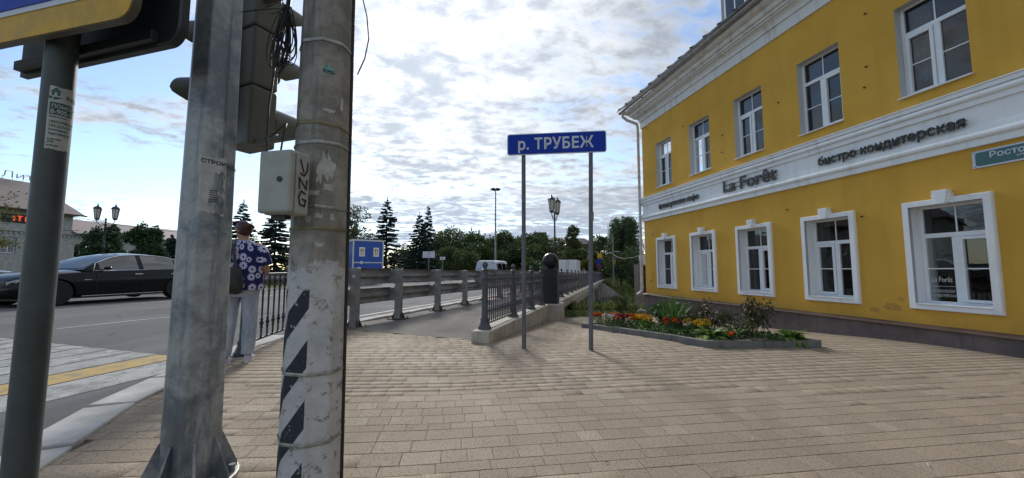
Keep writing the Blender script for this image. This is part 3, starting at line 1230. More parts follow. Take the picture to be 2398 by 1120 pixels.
# rooms behind the glass
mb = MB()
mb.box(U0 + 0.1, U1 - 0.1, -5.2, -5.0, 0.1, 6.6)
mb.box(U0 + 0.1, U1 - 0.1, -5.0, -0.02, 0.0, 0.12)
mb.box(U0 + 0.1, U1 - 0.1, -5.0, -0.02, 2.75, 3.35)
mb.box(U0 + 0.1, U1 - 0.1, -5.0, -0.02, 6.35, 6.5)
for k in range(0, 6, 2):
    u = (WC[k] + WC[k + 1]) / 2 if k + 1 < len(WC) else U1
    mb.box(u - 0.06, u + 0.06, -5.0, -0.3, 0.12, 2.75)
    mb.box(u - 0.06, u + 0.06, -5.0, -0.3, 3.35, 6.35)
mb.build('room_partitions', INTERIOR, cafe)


def profile_band(name, prof, mat, u0=U0, u1=U1, mitre=True, smooth=None):
    m_ = MB()
    rings = [[(u0, y, z) for y, z in prof], [(u1 + (y if mitre else 0), y, z) for y, z in prof], [(u1 + (y if mitre else 0), -11, z) for y, z in prof]]
    n = len(prof)
    for r in rings:
        m_.v += r
    for i in range(2):
        for j in range(n - 1):
            m_.f.append((i * n + j, (i + 1) * n + j, (i + 1) * n + j + 1, i * n + j + 1))
    return m_.build(name, mat, cafe, smooth=smooth)


def arc(cy, cz, r, a0, a1, n=7):
    return [(cy + r * math.cos(RAD(a0 + (a1 - a0) * i / n)), cz + r * math.sin(RAD(a0 + (a1 - a0) * i / n))) for i in range(n + 1)]


profile_band('string_course', [(0, 2.885), (0.055, 2.89), (0.055, 2.985)] + arc(0.05, 3.035, 0.05, -80, 80) + [(0.052, 3.09), (0.052, 3.16), (0.03, 3.165), (0.03, 3.475), (0.065, 3.48), (0.065, 3.555)]
             + arc(0.06, 3.605, 0.05, -80, 80) + [(0.075, 3.66), (0.105, 3.665), (0.105, 3.725), (0.125, 3.73), (0.125, 3.742), (0, 3.79)], TRIM, smooth=35)
profile_band('cornice', [(0, 6.40), (0.035, 6.405), (0.035, 6.655), (0.075, 6.66), (0.075, 6.70)] + arc(0.20, 6.70, 0.125, 180, 90, 5) + [(0.20, 6.86), (0.245, 6.865), (0.245, 6.91), (0.30, 6.93), (0.33, 6.99), (0.33, 7.03), (0.40, 7.04), (0.47, 7.10), (0.47, 7.17), (0, 7.17)], mat_white_trim('cornice_trim', (0.70, 0.69, 0.68), 0.6), smooth=35)
# gutter, roof
mb = MB()
mb.loft([[(u, y, z) for y, z in arc(0.555, 7.20, 0.065, -180, 0, 8)] for u in (U0, U1 + 0.60)], closed=False)
mb.loft([[(u, y, z) for y, z in arc(0.555, 7.20, 0.058, -180, 0, 8)] for u in (U0, U1 + 0.60)], closed=False)
for i in range(14):
    u = U1 + 0.3 - i * 1.25
    mb.box(u - 0.012, u + 0.012, 0.48, 0.635, 7.125, 7.145)
mb.build('gutter', GUTTER, cafe, smooth=40)
SL = 0.62
mb = MB()
ey, ez, rl = 0.66, 7.235, 6.1
pr = [(ey, ez), (ey, ez + 0.045), (ey - rl, ez + 0.045 + rl * SL), (ey - rl, ez + rl * SL)]
mb.loft([[(U0, y, z) for y, z in pr], [(U1 + 0.66 - (ey - y) * 1.0, y, z) for y, z in pr]])
roof = mb.build('roof', ROOFMETAL, cafe)
mb0 = MB()
mb0.box(-0.013, 0.013, -3.0, 0, 0.0, 0.035)
seam = mb0.mesh()
seam.materials.append(ROOFMETAL)
for i in range(32):
    u = U1 + 0.5 - i * 0.52
    ln = min(1.0, max(0.12, (i * 0.52 + 0.1) / 3.6))
    o = obj('roof_seam', seam, ROOFMETAL, roof, (u, ey + 0.005, ez + 0.045))
    o.rotation_euler = (-math.atan(SL), 0, 0)
    o.scale = (1, ln, 1)
# roof dormer
mb = MB()
mb.box(8.55, 9.72, -3.6, -1.25, 7.9, 10.6)
dormer = mb.build('dormer', mat_simple('dormer_sheet', (0.22, 0.21, 0.21), 0.6, var=0.2, scale=2), cafe)
mb = MB()
mb.box(8.8, 9.5, -1.25, -1.225, 8.9, 10.3)
mb.build('pane', GLASS, dormer)
mb = MB()
for a, b, c, d in ((8.74, 8.8, 8.85, 10.35), (9.5, 9.56, 8.85, 10.35), (8.8, 9.5, 10.3, 10.36), (9.13, 9.17, 8.9, 10.3)):
    mb.box(a, b, -1.25, -1.21, c, d)
mb.build('frame', PVC, dormer)
mb = MB()
mb.box(8.4, 9.85, -3.7, -1.1, 10.6, 10.66)
mb.build('dormer_roof', ROOFMETAL, dormer)


def make_window(uc, lower, k):
    """window part: PVC frame, with panes, reveal, sill (and surround, keystone) as sub-parts; text runs from high u to low u"""
    z0, z1 = (LZ0, LZ1) if lower else (UZ0, UZ1)
    u0, u1 = uc - WW / 2, uc + WW / 2
    yg = -0.20 if lower else -0.165
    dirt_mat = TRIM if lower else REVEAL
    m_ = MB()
    zt = z0 + 0.70 * (z1 - z0)
    um = uc + (0.02 if k % 2 == 0 else -0.02)
    f = 0.045
    yb, yf = yg - 0.03, yg + 0.03
    m_.box(u0, u0 + f, yb, yf, z0, z1)
    m_.box(u1 - f, u1, yb, yf, z0, z1)
    m_.box(u0 + f, u1 - f, yb, yf, z1 - f * 0.7, z1)
    m_.box(u0 + f, u1 - f, yb, yf, z0, z0 + f)
    m_.box(u0 + f, u1 - f, yb, yf, zt - 0.035, zt + 0.035)
    m_.box(um - 0.04, um + 0.04, yb, yf, z0 + f, zt - 0.035)
    # the opening casement stands proud
    a, b = (u0 + f + 0.004, um - 0.044) if k % 2 == 0 else (um + 0.044, u1 - f - 0.004)
    c, d = z0 + f + 0.004, zt - 0.039
    w = 0.045
    for q in ((a, a + w, c, d), (b - w, b, c, d), (a + w, b - w, c, c + w), (a + w, b - w, d - w, d)):
        m_.box(q[0], q[1], yb + 0.01, yf + 0.018, q[2], q[3])
    win = m_.build('window', PVC, cafe, bevel=0.005)
    # glazing bars
    g_ = MB()
    g_.box(uc - 0.009, uc + 0.009, yg - 0.008, yg + 0.008, zt + 0.035, z1 - f * 0.7)
    zm = z0 + 0.36 * (z1 - z0)
    g_.build('glazing_bar', PVC, win)
    MB().box(u0 + f, um - 0.04, yg - 0.008, yg + 0.008, zm - 0.009, zm + 0.009).build('glazing_bar', PVC, win)
    MB().box(um + 0.04, u1 - f, yg - 0.008, yg + 0.008, zm - 0.009, zm + 0.009).build('glazing_bar', PVC, win)
    for (pa, pb, pc, pd) in ((u0 + f, u1 - f, zt + 0.035, z1 - f * 0.7), (u0 + f, um - 0.04, z0 + f, zt - 0.035), (um + 0.04, u1 - f, z0 + f, zt - 0.035)):
        p_ = MB()
        p_.add([(pa, yg, pc), (pb, yg, pc), (pb, yg, pd), (pa, yg, pd)], [(3, 2, 1, 0)])
        p_.build('pane', GLASS, win)
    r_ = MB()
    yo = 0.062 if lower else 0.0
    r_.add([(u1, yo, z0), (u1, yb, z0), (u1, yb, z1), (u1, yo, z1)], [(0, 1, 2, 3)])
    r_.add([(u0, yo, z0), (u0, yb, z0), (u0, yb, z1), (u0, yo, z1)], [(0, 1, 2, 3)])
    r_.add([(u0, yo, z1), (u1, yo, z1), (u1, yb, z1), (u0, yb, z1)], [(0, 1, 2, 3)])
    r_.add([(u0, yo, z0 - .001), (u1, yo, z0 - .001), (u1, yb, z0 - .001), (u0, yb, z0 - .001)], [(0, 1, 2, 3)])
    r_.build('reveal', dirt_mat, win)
    s_ = MB()
    if lower:
        s_.obox((uc, yg + 0.15, z0 + 0.012), (WW / 2 - 0.01, 0, 0), (0, 0.135, -0.012), (0, 0.001, 0.006))
        s_.build('sill', PVC, win)
        b_ = 0.088
        fr = MB()
        rings = []
        for o_, y_ in ((b_, 0.0), (b_, 0.045), (b_ - 0.012, 0.062), (0.0, 0.062), (0.0, 0.0)):
            rings.append([(u0 - o_, y_, z0 - o_), (u1 + o_, y_, z0 - o_), (u1 + o_, y_, z1 + o_), (u0 - o_, y_, z1 + o_)])
        fr.loft(rings, True, False)
        fr.build('surround', TRIM, win)
        ks = MB()
        zt_ = z1 + 0.205
        ks.loft([[(uc + s * h, y, z) for s, y in ((-1, 0), (1, 0), (1, 0.115), (-1, 0.115))] for h, z in ((0.055, z1 - 0.005), (0.088, zt_ - 0.035), (0.088, zt_))])
        ks.loft([[(uc + s * h, y, z) for s, y in ((-1, 0), (1, 0), (1, 0.085), (-1, 0.085))] for h, z in ((0.085, z1 + 0.01), (0.115, zt_ - 0.06))])
        ks.build('keystone', TRIM, win, bevel=0.006)
    else:
        s_.obox((uc, yg + 0.105, z0 + 0.01), (WW / 2 + 0.015, 0, 0), (0, 0.12, -0.012), (0, 0.001, 0.009))
        s_.build('sill', PVC, win)
    # a curtain or blind some way inside
    if not lower or k in (3, 4, 5):
        c_ = MB()
        n = 14
        pts = []
        side = 1
        cu0, cu1 = (u1 - 0.30, u1 - 0.02) if not lower else (u1 - 0.2, u1 - 0.02)
        for i in range(n + 1):
            u = cu0 + (cu1 - cu0) * i / n
            pts.append((u, yg - 0.14 + 0.02 * math.sin(i * 2.2 + k), 0))
        c_.loft([[(p[0], p[1], z0 + 0.03) for p in pts], [(p[0], p[1], z1 - 0.02) for p in pts]], closed=False)
        c_.build('curtain', CURTAIN, win, smooth=60)
    return win


wins = {}
for k, uc in enumerate(WC):
    wins[(1, k)] = make_window(uc, True, k)
    wins[(0, k)] = make_window(uc, False, k + 1)

# print on the nearest ground-floor pane
ug = WC[2]
yg = -0.20
fn = lambda x, y, z: (ug + WW / 2 - 0.075 - x, yg + 0.004, y)
w2 = wins[(1, 2)]
DECAL = mat_simple('pale_window_film', (0.60, 0.61, 0.60), 0.6, var=0.3, scale=30)
text_part(w2, 'La Forêt', 0.115, lambda x, y, z: fn(x * 0.62, 0, 0)[:2] + (LZ0 + 0.345 + y,), DECAL, name='window_print')
text_part(w2, 'ФРАНЦУЗСКАЯ', 0.055, lambda x, y, z: fn(x * 0.63, 0, 0)[:2] + (LZ0 + 0.185 + y,), DECAL, name='window_print')
text_part(w2, 'КОНДИТЕРСКАЯ', 0.055, lambda x, y, z: fn(x * 0.60, 0, 0)[:2] + (LZ0 + 0.115 + y,), DECAL, name='window_print')
mb = MB()
mb.box(ug + 0.06, ug + WW / 2 - 0.075, yg + 0.003, yg + 0.0045, LZ0 + 0.275, LZ0 + 0.280)
mb.build('window_print', DECAL, w2)

# downpipe at the river corner
pu = U1 + 0.10
mb = MB()
mb.tube([(U1 + 0.40, 0.545, 7.14), (U1 + 0.40, 0.545, 6.98), (U1 + 0.30, 0.42, 6.82), (pu, 0.13, 6.62), (pu, 0.10, 6.45), (pu, 0.10, 0.42), (pu + 0.02, 0.15, 0.30), (pu + 0.06, 0.27, 0.22)], 0.052, 10)
dp = mb.build('downpipe', PIPE, cafe, smooth=60)
for z in (6.2, 4.6, 3.55, 3.1, 1.75, 1.05, 0.5):
    mb = MB()
    mb.cyl((pu, 0.10, z - 0.02), (pu, 0.10, z + 0.02), 0.062, n=10)
    mb.build('pipe_clamp', PIPE, dp, smooth=50)

# old hooks and plugs left in the wall
for u, z in ((5.05, 4.78), (5.1, 4.42), (6.8, 4.9), (8.5, 4.75), (8.55, 4.3), (10.1, 5.6), (5.0, 5.75), (11.9, 2.35), (11.95, 1.0), (12.1, 0.75), (5.3, 2.1), (6.75, 2.45)):
    MB().obox((u, 0.012, z), (0.014, 0, 0.004), (0, 0.014, 0), (-0.004, 0, 0.012)).build('wall_hook', mat_simple('rusty_hook', (0.10, 0.05, 0.02), 0.8, var=0.4), cafe)
FLAKE = mat_simple('bared_plaster', (0.42, 0.36, 0.26), 0.95, var=0.25, scale=20)
for u, z, w, sd_ in ((12.02, 2.40, 0.10, 1), (4.95, 0.52, 0.16, 2), (5.22, 0.45, 0.10, 3), (4.82, 0.66, 0.07, 4), (3.35, 0.45, 0.12, 5)):
    rq = random.Random(sd_)
    pts = [(u + w * rq.uniform(0.55, 1.0) * math.cos(a), 0.0025, z + 0.6 * w * rq.uniform(0.5, 1.0) * math.sin(a)) for a in np.linspace(0, 2 * math.pi, 14)[:-1]]
    m_ = MB()
    m_.add(pts, [tuple(range(len(pts)))])
    m_.build('flaked_spot', FLAKE if sd_ == 1 else mat_simple('blistered_paint', (0.47, 0.27, 0.06), 0.95, var=0.3, scale=25, bump=0.5), cafe)

# lettering on the string course: three signs
ROT = math.atan2(FD.y, FD.x)


def facade_sign(name, label, s, size, ustart, z, ext, off, width, y0=0.052):
    o = thing(name, label, 'sign', tuple(Vector((FN.x * FP, FN.y * FP, 0)) + FD * ustart - FN * 0.03 + Vector((0, 0, z))), ROT)
    full = max(p_[0] for p_ in text_geo(s, size, 0, off)[0])
    w = letters(o, s, size, lambda x, y, q: (-x, y0 + q, y), LETTER, ext, off, s.isascii() or 'ê' in s, squeeze=width / full)
    for q_ in (0.18, 0.42):
        MB().box(-w, 0, 0.002, 0.03, size * q_, size * (q_ + 0.05)).build('mounting_rail', BAND, o)
    return w


facade_sign('cafe_lettering', 'dark serif letters reading французское кафе, on the white band nearest the downpipe', 'французское кафе', 0.24, 11.40, 3.20, 0.009, 0.002, 1.95)
facade_sign('cafe_name_lettering', 'large bold dark letters La Forêt in the middle of the white band', 'La Forêt', 0.44, 8.50, 3.165, 0.010, 0.005, 1.60)
facade_sign('bistro_lettering', 'dark serif letters reading бистро кондитерская on the white band at right', 'бистро кондитерская', 0.24, 5.96, 3.20, 0.009, 0.002, 2.13)

# street name plate
np_ = thing('street_name_plate', 'green and white street name plate screwed to the yellow wall', 'sign', tuple(Vector((FN.x * FP, FN.y * FP, 0)) + FD * 3.83 + Vector((0, 0, 2.58))), ROT)
mb = MB()
mb.box(-1.25, 0, 0.004, 0.018, 0, 0.245)
mb.build('plate', SIGNWHITE, np_, bevel=0.004)
rr = []
for cx, cz, a0 in ((-0.07, 0.06, 270), (-0.07, 0.185, 0), (-1.18, 0.185, 90), (-1.18, 0.06, 180)):
    for i in range(5):
        a = RAD(a0 + i * 22.5)
        rr.append((cx + 0.035 * math.cos(a), cz + 0.035 * math.sin(a)))
mb = MB()
mb.loft([[(x, y, z) for x, z in rr] for y in (0.016, 0.0205)])
mb.build('panel', PLATEGREEN, np_)
text_part(np_, 'Ростовская', 0.115, lambda x, y, z: (-0.17 - x * 1.02, 0.022 + z, 0.118 + y), SIGNWHITE, 0.001, 0.002)
text_part(np_, 'улица', 0.05, lambda x, y, z: (-0.42 - x, 0.022 + z, 0.07 + y), SIGNWHITE, 0.001)
mb = MB()
for x, z in ((-0.03, 0.02), (-0.03, 0.225), (-1.22, 0.02), (-1.22, 0.225)):
    mb.cyl((x, 0.018, z), (x, 0.022, z), 0.006, n=8)
mb.build('screws', BLACKPL, np_)

# lamps hanging in the cafe, seen through the second window
for i, (du, dz, dy, h) in enumerate(((-0.18, 1.85, -0.9, 0.16), (-0.25, 1.78, -1.1, 0.22), (-0.22, 1.42, -1.5, 0.08), (-0.30, 1.41, -1.5, 0.08), (-0.25, 1.02, -1.3, 0.09))):
    o = thing('pendant_lamp', 'lit warm tube lamp behind the second window from the right', 'lamp', tuple(Vector((FN.x * FP, FN.y * FP, 0)) + FD * (WC[3] + du - 0.35 * (-dy)) + FN * (-dy) + Vector((0, 0, dz))), 0, 'lit tube lamps inside the cafe')
    mb = MB()
    mb.cyl((0, 0, 0), (0, 0, h), 0.022, n=8)
    mb.build('glowing_tube', mat_emit('warm_lamp_glow', (1.0, 0.72, 0.36), 3.0) if i == 0 else bpy.data.materials['warm_lamp_glow'], o)
    mb = MB()
    mb.cyl((0, 0, h), (0, 0, h + 0.03), 0.025, n=8)
    mb.cyl((0, 0, h + 0.03), (0, 0, 2.75 - dz), 0.004, n=5)
    mb.build('cord', BLACKPL, o)

# ------------------------------------------------------------------ bridge, parapet and railings
ptop = lambda t: 0.17 - 0.011 * t


def run_box(m_, r0, r1, t0, t1, za, zb):
    """block along the bridge; za, zb are functions of t (bottom, top)"""
    m_.add([bp(r0, t0, za(t0)), bp(r1, t0, za(t0)), bp(r1, t1, za(t1)), bp(r0, t1, za(t1)), bp(r0, t0, zb(t0)), bp(r1, t0, zb(t0)), bp(r1, t1, zb(t1)), bp(r0, t1, zb(t1))],
           [(3, 2, 1, 0), (4, 5, 6, 7), (0, 1, 5, 4), (1, 2, 6, 5), (2, 3, 7, 6), (3, 0, 4, 7)])
    return m_


bridge = thing('road_bridge', 'concrete road bridge over the river with iron railing along its edge', 'bridge', (0, 0, 0))
run_box(MB(), -0.15, 0.17, -0.25, 5.25, lambda t: -0.9, ptop).build('parapet', PARAPET, bridge, bevel=0.025)
mb = MB()
c = bp(0.12, 5.78)
mb.obox((c.x, c.y, -0.45), BR * 0.38, BD * 0.52, (0, 0, 0.55))
mb.build('pedestal', PARAPET, bridge, bevel=0.04, seg=3)
run_box(MB(), -0.15, 0.34, 6.3, 58, lambda t: ptop(t) - 0.29, ptop).build('edge_beam', BEAM, bridge, bevel=0.015)
run_box(MB(), -18.2, -0.15, 8.2, 58, lambda t: -0.75 - 0.011 * t, lambda t: -0.03 - 0.011 * t).build('deck', BEAM, bridge)
run_box(MB(), -18.0, 0.10, 6.4, 9.5, lambda t: -3.6, lambda t: -0.62).build('abutment', BEAM, bridge)
for (t0, t1, r, z0, z1) in ((9.6, 10.3, 0.25, -1.6, -0.78), (10.6, 11.6, 0.45, -2.0, -1.25), (12.0, 12.9, 0.2, -2.4, -1.75)):
    run_box(MB(), -17.5, r, t0, t1, lambda t: z0, lambda t: z1).build('bearing_block', BEAM, bridge, bevel=0.03)
for t0 in (20, 32.5, 45):
    run_box(MB(), -17.6, 0.0, t0, t0 + 1.0, lambda t: -4.0, lambda t: -0.72 - 0.011 * t0).build('pier', BEAM, bridge, bevel=0.05)
mb = MB()
poly = [(-1.0, -0.78), (0.5, -0.78), (4.3, -3.6), (-1.0, -3.6)]
for tt in (47.2, 48.0):
    mb.v += [tuple(bp(r, tt, z)) for r, z in poly]
mb.f += [(0, 1, 2, 3), (7, 6, 5, 4), (0, 4, 5, 1), (1, 5, 6, 2), (2, 6, 7, 3), (3, 7, 4, 0)]
mb.build('wing_wall', mat_concrete('pale_wing_wall', (0.42, 0.40, 0.37), 0.5), bridge)


def bollard(tc, label):
    c_ = bp(0.14, tc)
    o = thing('ball_bollard', label, 'bollard', (c_.x, c_.y, ptop(tc) - 0.03), -math.atan2(BD.x, BD.y))
    m_ = MB()
    m_.box(-0.235, 0.235, -0.235, 0.235, 0.0, 1.08)
    m_.build('pillar', BLACKPANEL, o, bevel=0.008)
    m_ = MB()
    m_.lathe([(0.10, 1.08), (0.12, 1.09), (0.12, 1.11), (0.09, 1.125)], 24)
    m_.build('collar', GRANITE, o, smooth=50)
    m_ = MB()
    m_.ball((0, 0, 1.335), 0.255, 36, 24)
    m_.build('ball', GRANITE, o, smooth=180)
    return o


bollard(5.80, 'big polished black ball on a square black pillar at the near end of the bridge')
bollard(58.5, 'small far black ball bollard at the distant end of the bridge railing')


def baluster_mesh(h, n=6):
    m_ = MB()
    r = 0.0105
    prof = [(r, 0), (r, 0.16 * h), (0.018, 0.165 * h), (0.018, 0.18 * h), (r, 0.19 * h), (0.016, 0.205 * h), (0.025, 0.235 * h), (0.016, 0.265 * h), (r, 0.28 * h), (0.018, 0.29 * h), (0.018, 0.30 * h), (r, 0.31 * h),
            (r, 0.72 * h), (0.017, 0.725 * h), (0.017, 0.74 * h), (r, 0.745 * h), (r, 0.86 * h), (0.02, 0.87 * h), (0.024, 0.90 * h), (0.014, 0.93 * h), (r, 0.95 * h), (r, h)]
    return m_.lathe(prof, n).mesh(60)


def post_mesh(h):
    m_ = MB()
    prof = [(0.115, 0), (0.115, 0.025), (0.095, 0.045), (0.075, 0.10), (0.066, 0.13), (0.075, 0.15), (0.055, 0.19), (0.05, h * 0.55), (0.047, h - 0.17), (0.06, h - 0.165), (0.06, h - 0.135), (0.047, h - 0.12), (0.047, h - 0.03),
            (0.06, h - 0.02), (0.06, h), (0.035, h + 0.012), (0.03, h + 0.03), (0.045, h + 0.05), (0.052, h + 0.075), (0.042, h + 0.105), (0.018, h + 0.125), (0.01, h + 0.135)]
    return m_.lathe(prof, 14).mesh(50)


BH = 0.82
BAL = baluster_mesh(BH)
BAL.materials.append(IRON)
POST = post_mesh(0.98)
POST.materials.append(IRON)


def railing_run(o, pts_t, nb_individual, zf, r=0.0, top=0.965, low=0.085):
    """posts at pts_t, two rails and balusters between them; parts of o"""
    joined = MB()
    bal_geo = ([tuple(v.co) for v in BAL.vertices], [tuple(p.vertices) for p in BAL.polygons])
    low_geo = MB()
    low_geo.cyl((0, 0, 0), (0, 0, BH), 0.013, n=4)
    for t_ in pts_t:
        p_ = bp(r, t_, zf(t_))
        obj('post', POST, IRON, o, p_)
    for i, (a_, b_) in enumerate(zip(pts_t, pts_t[1:])):
        for z_, hh, ww in ((top, 0.014, 0.03), (top - 0.075, 0.010, 0.014), (low, 0.012, 0.016)):
            run_box(MB(), r - ww, r + ww, a_ + 0.04, b_ - 0.04, lambda t: zf(t) + z_ - hh, lambda t: zf(t) + z_ + hh).build('rail', IRON, o)
        n_ = max(2, int((b_ - a_ - 0.1) / 0.112))
        for k_ in range(n_):
            t_ = a_ + 0.07 + (b_ - a_ - 0.14) * (k_ + 0.5) / n_
            p_ = bp(r, t_, zf(t_) + low)
            if i < nb_individual:
                obj('baluster', BAL, IRON, o, p_)
            else:
                gv, gf = (bal_geo if i < nb_individual + 3 else (low_geo.v, low_geo.f))
                joined.add([(x + p_.x, y + p_.y, z + p_.z) for x, y, z in gv], gf)
    if joined.v:
        j_ = joined.build('balusters', IRON, o)
        j_['kind'] = 'stuff'


rail1 = thing('iron_railing', 'grey cast-iron railing on the low concrete parapet before the ball bollard', 'railing')
railing_run(rail1, [0.0, 1.81, 3.60, 4.95], 99, ptop)
rail2 = thing('iron_railing', 'long grey iron railing receding over the bridge beyond the ball bollard', 'railing')
railing_run(rail2, [6.45] + [7.15 + 1.76 * k for k in range(29)], 6, ptop, 0.05)

# ornamental black railing by the crossing, behind the woman
rail3 = thing('iron_railing', 'black wrought-iron railing at the kerb behind the woman', 'railing')
FPTS = [(-3.36, 4.80), (-3.60, 6.30), (-3.16, 6.86)]
BALK = baluster_mesh(0.86)
BALK.materials.append(BLACKIRON)
POSTK = post_mesh(1.0)
POSTK.materials.append(BLACKIRON)
for x, y in (FPTS[0], FPTS[-1]):
    obj('post', POSTK, BLACKIRON, rail3, (x, y, gz(x, y)))
for (x0, y0), (x1, y1) in zip(FPTS, FPTS[1:]):
    a, b = Vector((x0, y0, gz(x0, y0))), Vector((x1, y1, gz(x1, y1)))
    for z, rr_ in ((1.0, 0.016), (0.93, 0.010), (0.13, 0.014)):
        MB().tube([a + Vector((0, 0, z)), b + Vector((0, 0, z))], rr_, 6).build('rail', BLACKIRON, rail3)
    n = max(2, int((b - a).length / 0.155))
    for k in range(n):
        c = a.lerp(b, (k + 0.5) / n)
        o = obj('baluster', BALK, BLACKIRON, rail3, (c.x, c.y, c.z + 0.13))
        o.scale = (1.25, 1.25, 1)
        mb = MB()
        dd = (b - a).normalized()
        for sgn in (-1, 1):
            mb.tube([c + Vector((0, 0, 0.80)) + dd * sgn * 0.015] + [c + Vector((0, 0, 0.86 + 0.035 * math.sin(q))) + dd * sgn * (0.04 - 0.03 * math.cos(q)) for q in np.linspace(-1.5, 3.5, 9)], 0.006, 5)
        mb.build('scroll', BLACKIRON, rail3)


# steel guardrail, two tiers
def wbeam(m_, r, t0, t1, zc, zf, n=1):
    prof = [(0.0, -0.155), (0.035, -0.14), (0.055, -0.10), (0.055, -0.06), (0.0, -0.02), (0.0, 0.02), (0.055, 0.06), (0.055, 0.10), (0.035, 0.14), (0.0, 0.155)]
    for k in range(n):
        a_, b_ = t0 + (t1 - t0) * k / n, t0 + (t1 - t0) * (k + 1) / n
        m_.loft([[bp(r - d, t_, zf(t_) + zc + z) for d, z in prof] for t_ in (a_, b_)], closed=False)
    return m_


GD0 = rt(-2.98, 7.2)
GR = GD0[0]
gpts = [GD0[1] + q for q in (0, 1.5, 3.46, 5.43, 7.35)] + [GD0[1] + 7.35 + 1.97 * k for k in range(1, 25)]
guard = thing('guardrail', 'grey steel two-tier guardrail between the road and the asphalt footpath', 'guardrail')
gzf = lambda t: 0.05 - 0.011 * max(0, t)
for a, b in zip([gpts[0] - 0.5] + gpts, gpts + [gpts[-1] + 1]):
    for zc in (0.975, 0.56):
        wbeam(MB(), GR - 0.22, a, b, zc, gzf).build('rail', GUARD, guard, smooth=50)
pm = MB()
pm.box(-0.075, 0.075, -0.055, 0.055, 0.0, 1.13)
PMESH = pm.mesh()
PMESH.materials.append(GUARD)
fm = MB()
fm.box(-0.19, 0.19, -0.16, 0.16, 0, 0.018)
for sx in (-1, 1):
    for sy in (-0.045, 0.045):
        fm.loft([[(sx * 0.075, sy - 0.006, 0.018), (sx * 0.15, sy - 0.006, 0.018), (sx * 0.075, sy - 0.006, 0.16)], [(sx * 0.075, sy + 0.006, 0.018), (sx * 0.15, sy + 0.006, 0.018), (sx * 0.075, sy + 0.006, 0.16)]])
    fm.cyl((sx * 0.16, 0.12, 0.018), (sx * 0.16, 0.12, 0.05), 0.014, n=6)
    fm.cyl((sx * 0.16, -0.12, 0.018), (sx * 0.16, -0.12, 0.05), 0.014, n=6)
FMESH = fm.mesh()
FMESH.materials.append(mat_simple('rusty_footplate', (0.075, 0.06, 0.05), 0.8, 0.1, 0.4, 14, 0.4))
sm = MB()
sm.box(-0.165, 0.0, -0.03, 0.03, -0.15, 0.15)
SMESH = sm.mesh()
SMESH.materials.append(GUARD)
GANG = -math.atan2(BD.x, BD.y)
for t in gpts:
    p = bp(GR, t, gzf(t))
    po = obj('post', PMESH, GUARD, guard, p, GANG, 0.006)
    obj('base_plate', FMESH, None, po)
    obj('spacer', SMESH, GUARD, po, (-0.07, 0, 0.975))
    obj('spacer', SMESH, GUARD, po, (-0.07, 0, 0.56))
mb = MB()
mb.rbox((bp(GR, gpts[0], 0) + Vector((0.0, -0.0, 1.02)) - BD * 0.0585), (0.055, 0.004, 0.055), GANG)
mb.build('label_plate', SIGNWHITE, guard)

far_guard = thing('guardrail', 'distant grey guardrail along the far side of the road', 'guardrail')
fzf = lambda t: roadz(-17, t)
for t0 in np.arange(4, 56, 4.0):
    wbeam(MB(), -16.9, t0, t0 + 4.0, 0.66, fzf).build('rail', GUARD, far_guard, smooth=50)
for t0 in np.arange(4, 58, 2.0):
    p = bp(-17.05, t0, fzf(t0))
    o = obj('post', PMESH, GUARD, far_guard, p, GANG)
    o.scale = (0.8, 0.8, 0.72)

# ------------------------------------------------------------------ river-name sign
sg = thing('river_sign', 'blue road sign reading р. ТРУБЕЖ on two grey posts standing on the paving', 'sign', (0.65, 5.54, 0.0), math.atan2(-0.117, 0.954))
for x, lean in ((-0.478, 0.0), (0.483, 0.045)):
    mb = MB()
    mb.cyl((x, 0, -0.02), (x + lean, 0, 2.98), 0.0315, n=16)
    mb.build('post', GREYPOST, sg, smooth=50)
mb = MB()
mb.cyl((0.52, 0, 1.86), (0.5225, 0, 1.99), 0.0330, n=16, caps=False)
mb.build('sticker', mat_simple('faded_sticker', (0.25, 0.19, 0.18), 0.8, var=0.5, scale=40), sg, smooth=50)


def round_rect(w, h, r, n=6):
    out = []
    for cx, cz, a0 in ((w / 2 - r, -h / 2 + r, 270), (w / 2 - r, h / 2 - r, 0), (-w / 2 + r, h / 2 - r, 90), (-w / 2 + r, -h / 2 + r, 180)):
        for i in range(n + 1):
            a = RAD(a0 + 90 * i / n)
            out.append((cx + r * math.cos(a), cz + r * math.sin(a)))
    return out


SZ = 3.035
mb = MB()
mb.loft([[(x + 0.015, y, z + SZ) for x, z in round_rect(1.475, 0.325, 0.035)] for y in (-0.045, -0.03)])
plate = mb.build('plate', SIGNWHITE, sg)
mb = MB()
mb.loft([[(x + 0.015, y, z + SZ) for x, z in round_rect(1.45, 0.300, 0.028)] for y in (-0.049, -0.044)])
mb.build('panel', SIGNBLUE, plate)
mb = MB()
for z in (-0.09, 0.09):
    mb.box(-0.68, 0.71, -0.034, -0.030, SZ + z - 0.012, SZ + z + 0.012)
mb.build('back_rail', GUARD, plate)
wtxt = max(p[0] for p in text_geo('р. ТРУБЕЖ', 0.235, 0, 0.004, 1.08)[0])
letters(sg, 'р. ТРУБЕЖ', 0.235, lambda x, y, z: (-0.565 + x * (1.13 / wtxt), -0.0505 - z, SZ - 0.082 + y), SIGNWHITE, 0.001, 0.006, space=1.08)

# ------------------------------------------------------------------ poles at the front left
def oct_r(rad, n=8, rot=0.0):
    def f(a):
        w = 2 * math.pi / n
        k = ((a - rot) % w) - w / 2
        return rad * math.cos(w / 2) / math.cos(k)
    return f


def wrap(rf, a_mid, lift=0.002):
    """map flat (x, y, z) onto a pole: x right along the skin, y up, seen from outside"""
    def f(x, y, z):
        r0 = rf(a_mid, y)
        a = a_mid + x / r0
        r = rf(a, y) + lift + z
        return (r * math.cos(a), r * math.sin(a), y)
    return f


